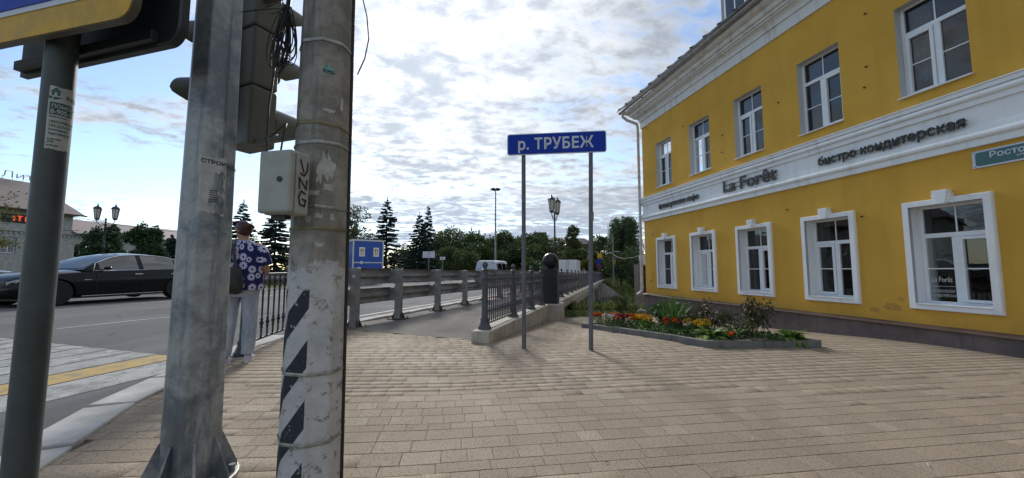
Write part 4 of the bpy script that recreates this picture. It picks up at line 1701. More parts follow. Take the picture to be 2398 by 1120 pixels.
def patch(rf, a_mid, w, z0, z1, lift=0.002, nx=10, nz=4, jag=0.0, seed=0):
    """thin sheet of paper stuck on a pole, with optional torn outline"""
    fw_ = wrap(rf, a_mid, lift)
    rr_ = random.Random(seed)
    m_ = MB()
    L_ = [rr_.uniform(0, jag) for _ in range(nz + 1)]
    R_ = [rr_.uniform(0, jag) for _ in range(nz + 1)]
    T_ = [rr_.uniform(0, jag) for _ in range(nx + 1)]
    B_ = [rr_.uniform(0, jag) for _ in range(nx + 1)]
    for j in range(nz + 1):
        for i in range(nx + 1):
            x0, x1 = -w / 2 + L_[j] * w, w / 2 - R_[j] * w
            zz0, zz1 = z0 + B_[i] * (z1 - z0), z1 - T_[i] * (z1 - z0)
            m_.v.append(fw_(x0 + (x1 - x0) * i / nx, zz0 + (zz1 - zz0) * j / nz, 0))
    for j in range(nz):
        for i in range(nx):
            a = j * (nx + 1) + i
            m_.f.append((a, a + 1, a + nx + 2, a + nx + 1))
    return m_


# galvanised lamp column
GX, GY = -1.69, 2.06
gcol = thing('lamp_column', 'galvanised steel lamp column with torn leaflet and flanged foot', 'pole', (GX, GY, gz(GX, GY)))
gr = lambda z: 0.134 - 0.0085 * z
GROT = math.atan2(-GY, -GX) - math.pi / 8 + 0.10
mb = MB()
mb.loft([[(gr(z) * math.cos(GROT + k * math.pi / 4), gr(z) * math.sin(GROT + k * math.pi / 4), z) for k in range(8)] for z in (0.03, 1, 2, 4, 7)])
mb.build('shaft', GALV, gcol, bevel=0.008)
mb = MB()
mb.lathe([(0.215, 0.0), (0.215, 0.028)], 28)
mb.build('base_flange', mat_simple('pale_zinc', (0.42, 0.42, 0.40), 0.5, 0.3, 0.3, 12), gcol, bevel=0.004)
for k in range(8):
    a = GROT + math.pi / 8 + k * math.pi / 4
    ca, sa = math.cos(a), math.sin(a)
    mb = MB()
    th = Vector((-sa, ca, 0)) * 0.006
    pr_ = [(0.118, 0.028), (0.205, 0.028), (0.205, 0.05), (0.128, 0.24), (0.118, 0.24)]
    mb.loft([[Vector((r * ca, r * sa, z)) + th * q for r, z in pr_] for q in (-1, 1)])
    mb.build('stiffener', GALV, gcol)
    mb = MB()
    a2 = a + math.pi / 8
    mb.cyl((0.185 * math.cos(a2), 0.185 * math.sin(a2), 0.028), (0.185 * math.cos(a2), 0.185 * math.sin(a2), 0.065), 0.017, n=6)
    mb.build('bolt', GALV, gcol)
rfG = lambda a, z: oct_r(gr(z), 8, GROT)(a)
AV = math.atan2(-GY, -GX)           # direction from the column to the camera
lf = patch(rfG, AV + 0.18, 0.125, 1.40, 1.735, 0.003, 12, 6, 0.07, 3).build('leaflet', PAPER, gcol)
text_part(lf, 'СТРОИТЕЛЬ', 0.029, lambda x, y, z: wrap(rfG, AV + 0.18, 0.0045)(x - 0.054, 1.685 + y - 0.08 * x, 0), MARKER, 0, 0.0008)
for i, (dx, z0, w, h, sd_) in enumerate(((0.022, 1.52, 0.075, 0.13, 5), (0.035, 1.40, 0.065, 0.12, 8), (-0.01, 1.45, 0.02, 0.05, 9))):
    patch(rfG, AV + 0.18 + dx / 0.12, w, z0, z0 + h, 0.0046, 8, 5, 0.3, sd_).build('torn_patch', GALV, lf)
for i in range(6):
    patch(rfG, AV + 0.21, 0.04 - 0.004 * (i % 3), 1.475 + i * 0.012, 1.479 + i * 0.012, 0.0062, 5, 1).build('print_line', MARKER, lf)

# concrete pole with painted foot
CX, CY = -1.085, 2.10
cpole = thing('concrete_pole', 'octagonal concrete pole with white painted foot and slanting dark stripes', 'pole', (CX, CY, gz(CX, CY)))
cr = lambda z: 0.157 - 0.0085 * z
CROT = math.atan2(-CY, -CX) - 0.20
mb = MB()
mb.loft([[(cr(z) * math.cos(CROT + k * math.pi / 4), cr(z) * math.sin(CROT + k * math.pi / 4), z) for k in range(8)] for z in (-0.05, 0.7, 1.5, 3, 6, 8)])
shaft = mb.build('shaft', POLEC, cpole, bevel=0.012)
shaft.rotation_euler = (0, 0, 0)
rfC = lambda a, z: oct_r(cr(z), 8, CROT)(a)
AC = math.atan2(-CY, -CX)


def band(z, tilt=0.0, h=0.02, mat=BAND):
    m_ = MB()
    pts = []
    for i in range(41):
        a = 2 * math.pi * i / 40
        zc = z + tilt * math.cos(a - AC - 1.2) * 0.15
        r = rfC(a, z) + 0.004
        pts.append((r * math.cos(a), r * math.sin(a), zc))
    m_.loft([[(x, y, zc - h / 2) for x, y, zc in pts], [(x * 1.012, y * 1.012, zc) for x, y, zc in pts], [(x, y, zc + h / 2) for x, y, zc in pts]], closed=False)
    return m_.build('steel_band', mat, cpole)


YBAND = mat_simple('yellowed_band', (0.22, 0.19, 0.11), 0.5, 0.4, 0.3, 15)
for z, tl, m_ in ((2.82, 0.05, BAND), (2.40, 0.06, BAND), (1.93, -0.02, YBAND), (1.82, 0.04, BAND), (1.47, -0.02, BAND), (1.355, 0.0, YBAND), (0.60, -0.05, BAND), (0.255, -0.06, BAND)):
    band(z, tl, 0.018, m_)
# poster scraps
for (da, w, z0, z1, jag, sd_, mt) in ((0.18, 0.10, 1.58, 1.79, 0.34, 4, PAPER), (0.28, 0.06, 1.555, 1.60, 0.3, 14, PAPER), (-0.35, 0.10, 1.525, 1.555, 0.15, 6, PAPER), (0.15, 0.055, 2.21, 2.26, 0.3, 7, mat_simple('teal_sticker', (0.22, 0.40, 0.40), 0.7, var=0.4, scale=60)),
                                       (0.2, 0.07, 1.99, 2.015, 0.3, 8, PAPER), (0.72, 0.03, 2.02, 2.10, 0.1, 9, PAPER), (-0.02, 0.05, 1.40, 1.44, 0.35, 10, PAPER), (0.45, 0.025, 1.39, 1.44, 0.3, 11, PAPER), (-0.4, 0.04, 1.38, 1.42, 0.3, 12, PAPER), (0.05, 0.05, 1.25, 1.28, 0.3, 13, PAPER)):
    patch(rfC, AC + da, w, z0, z1, 0.002, 10, 8, jag, sd_).build('paper_scrap', mt, cpole)
text_part(cpole, '8-905-', 0.022, lambda x, y, z: wrap(rfC, AC + 0.15, 0.004)(x - 0.03, 2.217 + y, 0), PAPERGREEN, 0, 0.0008, name='sticker_print')
# conduit on the bridge side
mb = MB()
pts = []
for z in np.linspace(0.0, 4.0, 12):
    r = cr(z) + 0.004
    a = AC + 1.42
    pts.append((r * math.cos(a), r * math.sin(a), z))
mb.tube(pts, 0.010, 6)
mb.build('conduit', mat_simple('rusty_brown_conduit', (0.035, 0.022, 0.018), 0.7, var=0.4, scale=12), cpole, smooth=60)

# utility box
bx = thing('utility_box', 'small grey cable box with black graffiti strapped to the concrete pole', 'utility box', (CX - 0.052, CY - 0.20, 1.418), RAD(-12))
mb = MB()
mb.box(-0.085, 0.105, -0.075, 0.012, 0, 0.315)
body = mb.build('body', BOXGREY, bx, bevel=0.012, seg=3)
mb = MB()
mb.box(-0.082, 0.102, -0.115, -0.078, 0.003, 0.312)
lid = mb.build('lid', BOXGREY, bx, bevel=0.014, seg=3)
mb = MB()
mb.cyl((0.045, -0.115, 0.165), (0.045, -0.121, 0.165), 0.013, n=14)
mb.build('lock', BLACKPL, lid)
mb = MB()
mb.box(-0.05, 0.03, -0.06, -0.02, -0.02, 0.0)
mb.build('cable_gland', BLACKPL, body)
# the tag on its right cheek, drawn with strokes (local x is fixed, y is depth, z is up)


def stroke(pts, w=0.009):
    m_ = MB()
    for (a0, b0), (a1, b1) in zip(pts, pts[1:]):
        d = Vector((a1 - a0, b1 - b0, 0)).normalized()
        n_ = Vector((-d.y, d.x, 0)) * w / 2
        e = d * w * 0.3
        q = [Vector((a0, b0, 0)) - e + n_, Vector((a0, b0, 0)) - e - n_, Vector((a1, b1, 0)) + e - n_, Vector((a1, b1, 0)) + e + n_]
        m_.add([(0.1075, p_.x, p_.y) for p_ in q], [(0, 1, 2, 3)])
    return m_


strokes = [[(-0.058, 0.272), (-0.035, 0.215)], [(-0.008, 0.268), (-0.012, 0.225), (-0.03, 0.198), (-0.055, 0.205)],
           [(-0.062, 0.182), (-0.058, 0.128)], [(-0.062, 0.182), (-0.014, 0.132)], [(-0.014, 0.132), (-0.012, 0.178)],
           [(-0.018, 0.108), (-0.045, 0.117), (-0.062, 0.085), (-0.05, 0.05), (-0.022, 0.045), (-0.014, 0.075), (-0.038, 0.078)]]
mb = MB()
for st_ in strokes:
    g_ = stroke(st_)
    mb.add(g_.v, g_.f)
mb.build('graffiti', MARKER, bx)

# sign support with leaflet
SX, SY = -2.215, 1.77
spole = thing('sign_pole', 'dark grey round sign pole at far left with a green printed leaflet', 'pole', (SX, SY, gz(SX, SY)))
mb = MB()
mb.cyl((0, 0, -0.02), (0, 0, 3.1), 0.0555, n=28)
mb.build('tube', DARKPOLE, spole, smooth=60)
rfS = lambda a, z: 0.0555
AS = math.atan2(-SY, -SX)
A0 = AS + 0.30
lf = patch(rfS, A0, 0.088, 1.665, 1.975, 0.0008, 12, 4, 0.02, 2).build('leaflet', PAPER, spole)
Wf = lambda x, y, z: wrap(rfS, A0, 0.0018)(x, y, 0)
fnl = lambda x0, z0: (lambda x, y, z: Wf(x0 + x, z0 + y - 0.05 * (x0 + x), z))
text_part(lf, 'РАБ', 0.026, fnl(0.010, 1.918), PAPERGREEN, 0, 0.0006)
mb = patch(rfS, A0 + 0.05, 0.080, 1.835, 1.895, 0.0014, 10, 2)
mb.build('green_block', PAPERGREEN, lf)
W2 = lambda x, y, z: wrap(rfS, A0, 0.0024)(x, y, 0)
text_part(lf, 'ПОМОЩЬ', 0.024, lambda x, y, z: W2(-0.032 + x * 0.8, 1.868 + y, 0), PAPER, 0, 0.0007)
text_part(lf, '8-905-1', 0.030, lambda x, y, z: W2(-0.034 + x * 0.75, 1.840 + y, 0), PAPER, 0, 0.0007)
for s_, h_, z_ in (('дома и семьи', 0.010, 1.822), ('ПРОЖИВАНИЕ', 0.0155, 1.795), ('ТРУДОУСТР', 0.0155, 1.775), ('Еженедельн', 0.0125, 1.758), ('Зарплата от', 0.0150, 1.738), ('РАБОЧИЙ', 0.010, 1.712), ('ДОМ', 0.010, 1.700), ('8-905-409', 0.010, 1.682)):
    text_part(lf, s_, h_, (lambda zq: (lambda x, y, z: Wf(-0.036 + x * 0.85, zq + y, 0)))(z_), PAPERGREEN, 0, 0.0004)
mb = MB()           # the little house over a hand
for poly in ([(-0.040, 1.945), (-0.022, 1.968), (-0.004, 1.945), (-0.010, 1.945), (-0.022, 1.960), (-0.034, 1.945)], [(-0.034, 1.928), (-0.010, 1.928), (-0.010, 1.943), (-0.022, 1.957), (-0.034, 1.943)], [(-0.042, 1.912), (-0.020, 1.908), (0.000, 1.922), (-0.018, 1.920), (-0.042, 1.924)]):
    b = len(mb.v)
    mb.v += [Wf(x, z, 0) for x, z in poly]
    mb.f.append(tuple(range(b, b + len(poly))))
mb.build('house_print', PAPERGREEN, lf)

# boards on that pole: front one blue over yellow, rear one seen from behind
v1 = Vector((0.85, -0.2, 0)).normalized()
fb = thing('direction_sign', 'blue and yellow road sign board at top left, cropped by the frame', 'sign', (-2.235, 1.700, 2.226), math.atan2(v1.y, v1.x))


def fr_board(x0, x1, z0, z1, rc, y):
    """outline with both right corners rounded"""
    out = [(x0, z0)]
    for i in range(9):
        a = RAD(-90 + 90 * i / 8)
        out.append((x1 - rc + rc * math.cos(a), z0 + rc + rc * math.sin(a)))
    for i in range(9):
        a = RAD(90 * i / 8)
        out.append((x1 - rc + rc * math.cos(a), z1 - rc + rc * math.sin(a)))
    out.append((x0, z1))
    return [(x, y, z) for x, z in out]


mb = MB()
mb.loft([fr_board(-0.95, 0.635, 0, 0.78, 0.085, y) for y in (-0.030, 0.0)])
mb.build('board', mat_simple('board_edge', (0.09, 0.085, 0.07), 0.5, var=0.2), fb)
mb = MB()
mb.loft([fr_board(-0.945, 0.630, 0.004, 0.776, 0.082, y) for y in (-0.034, -0.0295)])
mb.build('yellow_field', SIGNYELL, fb)
mb = MB()
mb.loft([fr_board(-0.945, 0.600, 0.128, 0.75, 0.06, y) for y in (-0.038, -0.0335)])
mb.build('white_border', SIGNWHITE, fb)
mb = MB()
mb.loft([fr_board(-0.945, 0.572, 0.156, 0.725, 0.045, y) for y in (-0.042, -0.0375)])
mb.build('blue_field', SIGNBLUE, fb)
v2 = Vector((1.2, -0.33, 0)).normalized()
bb = thing('sign_board_back', 'dark back of a second sign board mounted behind the far-left pole', 'sign', (-2.18, 1.845, 2.205), math.atan2(v2.y, v2.x))
mb = MB()
mb.loft([fr_board(-0.55, 0.66, 0, 0.75, 0.085, y) for y in (0.0, 0.03)])
mb.build('board', SIGNBACK, bb)
for z in (0.02, 0.62):
    mb = MB()
    mb.box(-0.53, 0.52, -0.035, -0.001, z, z + 0.05)
    mb.build('back_rail', SIGNBACK, bb, bevel=0.004)
mb = MB()
mb.tube([(x * 1.0, y, z) for x, y, z in [(0.52, -0.006, 0.006)] + [(p[0], -0.006, p[2]) for p in fr_board(-0.55, 0.657, 0.003, 0.747, 0.083, 0)[1:-1]]], 0.007, 5)
mb.build('rolled_rim', SIGNBACK, bb)

# ------------------------------------------------------------------ traffic signals on the concrete pole


def signal_head(label, loc, rz):
    """three-section signal; front faces local +x"""
    o = thing('traffic_light', label, 'traffic light', loc, rz, 'traffic lights strapped to the concrete pole')
    for k in range(3):
        z0 = k * 0.39
        m_ = MB()
        m_.box(-0.085, 0.085, -0.13, 0.13, z0 + 0.003, z0 + 0.387)
        sec = m_.build('section', SIGNALGREY, o, bevel=0.018, seg=3)
        m_ = MB()
        n = 18
        R0 = 0.125
        zc = z0 + 0.195
        for rr2 in (R0, R0 - 0.006):
            rings = []
            for i in range(n + 1):
                a = RAD(-35 + 250 * i / n)
                ln = 0.03 + 0.14 * smoothstep(-0.9, 0.1, math.sin(a))
                rings.append([(0.085, rr2 * math.cos(a), zc + rr2 * math.sin(a)), (0.085 + ln, rr2 * math.cos(a), zc + rr2 * math.sin(a))])
            m_.loft(rings, closed=False)
        m_.build('visor', SIGNALGREY, sec, smooth=60)
        m_ = MB()
        m_.lathe([(0.10, 0), (0.09, 0.015), (0.05, 0.026), (0.0005, 0.03)], 20)
        l_ = m_.build('lens', BLACKPL, sec, smooth=60)
        l_.rotation_euler = (0, RAD(90), 0)
        l_.location = (0.086, 0, zc)
    return o


signal_head('dark grey traffic light head facing right, between the two poles', (-1.715, 2.40, 1.93), RAD(66))
signal_head('dark grey traffic light head facing left, mostly hidden behind the galvanised column', (-1.92, 2.42, 2.10), RAD(178))
br = thing('signal_bracket', 'dark steel arms holding the traffic lights to the concrete pole', 'bracket', (0, 0, 0))
for z, r0 in ((1.95, 0.0), (2.90, 0.02)):
    mb = MB()
    a, b = Vector((-1.98, 2.42, z - 0.015)), Vector((-1.17, 2.20, z + 0.02))
    d = (b - a).normalized()
    s_ = Vector((-d.y, d.x, 0)) * 0.022
    mb.obox((a + b) / 2, (b - a) / 2, s_, (0, 0, 0.016))
    mb.build('arm', SIGNALGREY, br, bevel=0.004)

# cables
cb = thing('cable_bundle', 'tangled bundle of black cables hanging at the left of the concrete pole', 'cable')
rc = random.Random(5)
for i in range(26):
    x0, y0, z0 = -1.275 + rc.gauss(0, 0.012), 2.02 + rc.gauss(0, 0.012), 2.60 + rc.gauss(0, 0.015)
    drop = rc.uniform(0.18, 0.40)
    wd = rc.uniform(0.01, 0.055)
    off = rc.uniform(-0.045, 0.03)
    pts = []
    for k in range(17):
        a = 2 * math.pi * k / 16
        f = (1 - math.cos(a)) / 2
        pts.append((x0 + off * f + wd * math.sin(a) * (0.4 + 0.6 * f), y0 + 0.02 * math.sin(a + i), z0 - drop * f))
    mb = MB()
    mb.tube(pts, rc.uniform(0.0022, 0.0038), 5)
    mb.build('cable_loop', CABLE, cb)
for pts, r in (([(-1.275, 2.02, 2.60), (-1.262, 2.02, 2.75), (-1.255, 2.02, 3.2)], 0.012), ([(-1.27, 2.02, 2.60), (-1.36, 2.05, 2.76), (-1.55, 2.08, 2.92), (-1.72, 2.12, 3.1)], 0.003),
               ([(-1.28, 2.02, 2.63), (-1.36, 2.02, 2.59), (-1.40, 2.02, 2.63), (-1.33, 2.02, 2.66), (-1.25, 2.02, 2.63), (-1.45, 2.05, 2.64), (-1.6, 2.1, 2.66)], 0.0028)):
    mb = MB()
    mb.tube(pts, r, 6)
    mb.build('cable', CABLE, cb, smooth=60)
c1 = MB()
c1.tube([(-1.315, 2.0, 2.30), (-1.318, 1.99, 2.15), (-1.322, 1.98, 2.05), (-1.318, 1.97, 1.95), (-1.305, 1.95, 1.85), (-1.28, 1.92, 1.76), (-1.27, 1.91, 1.74)], 0.0055, 6)
tag(c1.build('power_cable', CABLE, smooth=60), 'single black cable running down into the top of the utility box', 'cable')
c1 = MB()
c1.tube([(-1.50, 2.22, 1.945), (-1.42, 2.15, 1.925), (-1.30, 2.07, 1.955), (-1.235, 2.0, 1.945), (-1.215, 1.95, 1.88), (-1.21, 1.92, 1.75)], 0.005, 6)
tag(c1.build('signal_cable', CABLE, smooth=60), 'black cable looping from the traffic light bracket to the utility box', 'cable')
c1 = MB()
c1.tube([(-0.94, 2.14, 3.0), (-0.905, 2.14, 2.80), (-0.87, 2.14, 2.66), (-0.855, 2.14, 2.52), (-0.875, 2.14, 2.40), (-0.915, 2.14, 2.30)], 0.004, 6)
tag(c1.build('loose_wire', CABLE, smooth=60), 'thin loose wire curving out from the right side of the concrete pole', 'wire')

# ------------------------------------------------------------------ flower bed
bed = thing('flower_bed', 'flower bed edged with low grey kerb stones in front of the yellow building', 'flower bed')
for i in range(4):
    (ax, ay), (bx_, by_) = BED[i], BED[(i + 1) % 4]
    a, b = Vector((ax, ay, 0)), Vector((bx_, by_, 0))
    L_ = (b - a).length
    n = max(1, round(L_ / 0.75))
    d = (b - a) / L_
    nn = Vector((-d.y, d.x, 0))
    for k in range(n):
        p0, p1 = a + d * (L_ * k / n + 0.003), a + d * (L_ * (k + 1) / n - 0.003)
        h = 0.105
        q = [p0, p1, p1 + nn * 0.08, p0 + nn * 0.08]
        jz = rnd.uniform(-0.004, 0.004)
        mb = MB()
        mb.add([(v.x, v.y, gz(v.x, v.y) - 0.08) for v in q] + [(v.x, v.y, gz(v.x, v.y) + h + jz) for v in q], [(3, 2, 1, 0), (4, 5, 6, 7), (0, 1, 5, 4), (1, 2, 6, 5), (2, 3, 7, 6), (3, 0, 4, 7)])
        mb.build('kerb_stone', BEDKERB, bed, bevel=0.012)
mb = MB()
nS = 14
for j in range(nS + 1):
    for i in range(nS + 1):
        a = Vector((*BED[0], 0)).lerp(Vector((*BED[1], 0)), j / nS)
        b = Vector((*BED[3], 0)).lerp(Vector((*BED[2], 0)), j / nS)
        c = a.lerp(b, 0.03 + 0.94 * i / nS)
        mb.v.append((c.x, c.y, gz(c.x, c.y) + 0.065 + 0.035 * mnoise.noise((c.x * 3, c.y * 3, 0)) + 0.05 * math.sin(math.pi * i / nS)))
for j in range(nS):
    for i in range(nS):
        a = j * (nS + 1) + i
        mb.f.append((a, a + 1, a + nS + 2, a + nS + 1))
mb.build('soil', SOIL, bed, smooth=180)

rp = np.random.RandomState(3)


def leaf_quads(C, D, N_, L_, W_, bend=0.0):
    """leaf quads (4 verts each): centre-base C, direction D, normal-ish N_, length, width arrays"""
    n = len(C)
    D = D / np.linalg.norm(D, axis=1, keepdims=True)
    S = np.cross(D, N_)
    S /= (np.linalg.norm(S, axis=1, keepdims=True) + 1e-9)
    L_ = np.asarray(L_).reshape(-1, 1) * np.ones((n, 1))
    W_ = np.asarray(W_).reshape(-1, 1) * np.ones((n, 1))
    V_ = np.empty((n, 4, 3))
    V_[:, 0] = C
    V_[:, 1] = C + D * L_ * 0.5 + S * W_ * 0.5
    V_[:, 2] = C + D * L_ + np.array([0, 0, -1]) * bend * L_
    V_[:, 3] = C + D * L_ * 0.5 - S * W_ * 0.5
    return V_.reshape(-1, 3), np.arange(n * 4).reshape(-1, 4)


def join_q(parts):
    Vs, Fs, b = [], [], 0
    for V_, F_ in parts:
        Vs.append(V_)
        Fs.append(F_ + b)
        b += len(V_)
    return fastmesh(np.concatenate(Vs), np.concatenate(Fs))


def rdir(n, rs=rp):
    d = rs.normal(size=(n, 3))
    return d / np.linalg.norm(d, axis=1, keepdims=True)


def strap_leaf(base, dirv, L_, W_, droop, seg=4):
    """one arching strap leaf as a strip of quads"""
    d = np.array(dirv, float)
    d /= np.linalg.norm(d)
    side = np.cross(d, [0, 0, 1.0])
    side /= (np.linalg.norm(side) + 1e-9)
    pts, p = [], np.array(base, float)
    dd = d.copy()
    for k in range(seg + 1):
        t_ = k / seg
        w = W_ * (0.35 + 1.3 * t_ * (1 - t_) * 2) if k < seg else 0.002
        pts += [p - side * w / 2, p + side * w / 2]
        dd = dd + np.array([0, 0, -droop / seg])
        dd /= np.linalg.norm(dd)
        p = p + dd * L_ / seg
    F_ = np.array([[2 * k, 2 * k + 1, 2 * k + 3, 2 * k + 2] for k in range(seg)])
    return np.array(pts), F_


def plant(name, label, x, y, group, build):
    o = thing(name, label, 'plant', (x, y, gz(x, y) + 0.085), 0, group)
    build(o)
    return o


def marigold(cols, h=0.20, w=0.21, nf=18, leafmat=None, fs=0.043):
    def f(o):
        n = 420
        C = rp.normal(size=(n, 3)) * [w * 0.45, w * 0.45, h * 0.3] + [0, 0, h * 0.45]
        C[:, 2] = np.abs(C[:, 2])
        V_, F_ = leaf_quads(C, rdir(n) + [0, 0, 0.6], rdir(n), rp.uniform(0.03, 0.06, n), rp.uniform(0.012, 0.022, n))
        obj('foliage', fastmesh(V_, F_), leafmat or L_MARI, o)
        for k in range(nf):
            c = np.array([rp.uniform(-w, w) * 0.62, rp.uniform(-w, w) * 0.62, h * rp.uniform(0.85, 1.25)])
            m = 26
            D = rdir(m) * [1, 1, 0.5] + [0, 0, 0.35]
            V_, F_ = leaf_quads(np.repeat(c[None], m, 0), D, rdir(m), fs, fs * 0.9)
            obj('blossom', fastmesh(V_, F_), cols[rp.randint(len(cols))], o)
    return f


def hosta(R_=0.24, n=46, mat=None):
    def f(o):
        parts = []
        for k in range(n):
            a = rp.uniform(0, 2 * math.pi)
            e = rp.uniform(0.3, 1.3)
            parts.append(strap_leaf((0.03 * math.cos(a), 0.03 * math.sin(a), 0.01), (math.cos(a) * math.cos(e), math.sin(a) * math.cos(e), math.sin(e)), R_ * rp.uniform(0.8, 1.15), R_ * rp.uniform(0.26, 0.36), 1.5))
        obj('foliage', join_q(parts), mat or L_HOSTA, o)
    return f


def iris(h=0.62, n=70):
    def f(o):
        parts = []
        for k in range(n):
            a = rp.uniform(0, 2 * math.pi)
            e = rp.uniform(0.85, 1.5)
            parts.append(strap_leaf((rp.normal() * 0.06, rp.normal() * 0.06, 0), (math.cos(a) * math.cos(e), math.sin(a) * math.cos(e), math.sin(e)), h * rp.uniform(0.6, 1.1), 0.028, 0.35, 5))
        obj('foliage', join_q(parts), L_IRIS, o)
    return f


def bush(h=0.42, w=0.30, n=420, mat=None, lsz=0.09, lw=0.03):
    def f(o):
        ns = 11
        st = MB()
        tips = []
        for k in range(ns):
            a = rp.uniform(0, 2 * math.pi)
            q = rp.uniform(0.15, 1) * w
            top = (q * math.cos(a), q * math.sin(a), h * rp.uniform(0.75, 1.0) * (1 - 0.25 * (q / w) ** 2))
            st.tube([(0.02 * math.cos(a), 0.02 * math.sin(a), 0), (top[0] * 0.5, top[1] * 0.5, top[2] * 0.6), top], 0.005, 5)
            tips.append(top)
        st.build('stems', BARK, o)['kind'] = 'stuff'
        tips = np.array(tips)
        pick = tips[rp.randint(ns, size=n)]
        C = pick * rp.uniform(0.45, 1.02, (n, 1)) + rp.normal(size=(n, 3)) * [w * 0.16, w * 0.16, h * 0.08]
        C[:, 2] = np.maximum(C[:, 2], 0.03)
        D = (C - [0, 0, h * 0.5]) + rdir(n) * 0.25
        D[:, 2] -= 0.12
        V_, F_ = leaf_quads(C, D, rdir(n), rp.uniform(lsz * 0.6, lsz * 1.2, n), rp.uniform(lw * 0.7, lw * 1.2, n), 0.25)
        obj('foliage', fastmesh(V_, F_), mat or L_PEONY, o)
    return f


def bedpt(a, b):
    """a along the left edge from the far tip to the front corner, b across to the right"""
    p = (Vector((*BED[0], 0)).lerp(Vector((*BED[1], 0)), a)).lerp(Vector((*BED[3], 0)).lerp(Vector((*BED[2], 0)), a), b)
    return p.x, p.y


GM = 'marigolds along the edge of the flower bed'
for a, b, cols, lab in ((0.07, 0.16, [FL_OR], 'orange marigold clump at the far tip of the flower bed'), (0.15, 0.30, [FL_OR, FL_RED], 'rusty orange marigolds second from the far tip of the bed'),
                        (0.25, 0.10, [FL_PINK, FL_WH], 'pale pink and white flowers low against the far kerb'), (0.30, 0.17, [FL_RED, FL_OR], 'dark red flowers beside the pale pink ones'),
                        (0.34, 0.25, [FL_OR], 'dense orange marigolds in the middle of the bed row'), (0.30, 0.40, [FL_OR, FL_YE], 'yellow and orange marigolds behind the dense orange ones'),
                        (0.43, 0.26, [FL_YE], 'yellow marigolds just left of the sword-leaved clump'), (0.66, 0.22, [FL_OR, FL_RED], 'orange and red marigolds in front of the sword-leaved clump'),
                        (0.80, 0.30, [FL_YE], 'small yellow flowers near the front kerb of the bed'), (0.74, 0.34, [FL_YE], 'pair of yellow flowers below the bronze bush')):
    x, y = bedpt(a, b)
    plant('marigold', lab, x, y, GM, marigold(cols))
x, y = bedpt(0.93, 0.36)
plant('marigold', 'low orange flowers between the two hostas at the front corner', x, y, GM, marigold([FL_OR], 0.07, 0.13, 7))
x, y = bedpt(0.20, 0.55)
plant('white_flower', 'single white bloom on a tall stem at the back of the bed', x, y, None, marigold([FL_WH], 0.30, 0.10, 3))
x, y = bedpt(0.50, 0.20)
plant('low_plant', 'bright yellow-green low plant by the left kerb of the bed', x, y, None, marigold([L_HOSTA], 0.12, 0.2, 8, L_HOSTA, 0.05))
x, y = bedpt(0.58, 0.36)
plant('iris', 'tall clump of upright sword-shaped green leaves in the bed', x, y, None, iris())
x, y = bedpt(0.70, 0.55)
plant('peony_bush', 'bronze-leaved drooping bush in the middle of the bed', x, y, 'bronze bushes in the bed', bush(0.50, 0.38, 700))
x, y = bedpt(0.32, 0.78)
plant('peony_bush', 'dark green bush at the back of the bed near the building corner', x, y, 'bronze bushes in the bed', bush(0.55, 0.42, 900, L_MARI, 0.11, 0.04))
x, y = bedpt(0.74, 0.92)
plant('peony_bush', 'taller bronze bush on thin stems nearest the wall', x, y, 'bronze bushes in the bed', bush(0.66, 0.26, 560))
x, y = bedpt(0.905, 0.20)
plant('hosta', 'variegated light green hosta at the front corner of the bed', x, y, 'hostas in the flower bed', hosta(0.28, 110))
x, y = bedpt(0.88, 0.46)
plant('hosta', 'dark green broad-leaved hosta behind the orange flowers', x, y, 'hostas in the flower bed', hosta(0.27, 60, L_MARI))
x, y = bedpt(0.94, 0.86)
plant('hosta', 'yellow-green hosta at the right end of the bed', x, y, 'hostas in the flower bed', hosta(0.25, 95))
x, y = bedpt(0.86, 0.60)
plant('leafy_plant', 'loose grey-green leafy plant right of the dark hosta', x, y, None, bush(0.30, 0.24, 220, L_DEC2, 0.06, 0.025))
for a, b in ((0.62, 0.12), (0.72, 0.12), (0.82, 0.15), (0.55, 0.6), (0.45, 0.5), (0.4, 0.6), (0.85, 0.75), (0.96, 0.65)):
    x, y = bedpt(a, b)
    plant('low_plant', 'low green weed among the flowers of the bed', x, y, 'low weeds filling the flower bed', marigold([L_MARI], 0.07, 0.2, 2))

# weeds in the kerb joints
parts = []
for k in range(46):
    i = rp.choice([0, 0, 0, 1])
    (ax, ay), (bx_, by_) = BED[i], BED[i + 1]
    t_ = rp.uniform(0, 1)
    x, y = ax + (bx_ - ax) * t_, ay + (by_ - ay) * t_
    x, y = x - 0.025 * (1 if i == 0 else 0), y - 0.025
    for q in range(5):
        a = rp.uniform(0, 6.28)
        parts.append(strap_leaf((x, y, gz(x, y)), (math.cos(a) * 0.6, math.sin(a) * 0.6, 0.6), rp.uniform(0.02, 0.05), 0.01, 1.0, 2))
for k in range(40):
    t_ = rp.uniform(-0.2, 5.2)
    p = bp(0.19, t_)
    for q in range(4):
        a = rp.uniform(0, 6.28)
        parts.append(strap_leaf((p.x, p.y, gz(p.x, p.y)), (math.cos(a) * 0.6, math.sin(a) * 0.6, 0.6), rp.uniform(0.02, 0.05), 0.01, 1.0, 2))
o = obj('weeds', join_q(parts), L_MARI)
tag(o, 'tiny green weeds growing in the kerb and parapet joints', 'weeds', kind='stuff')

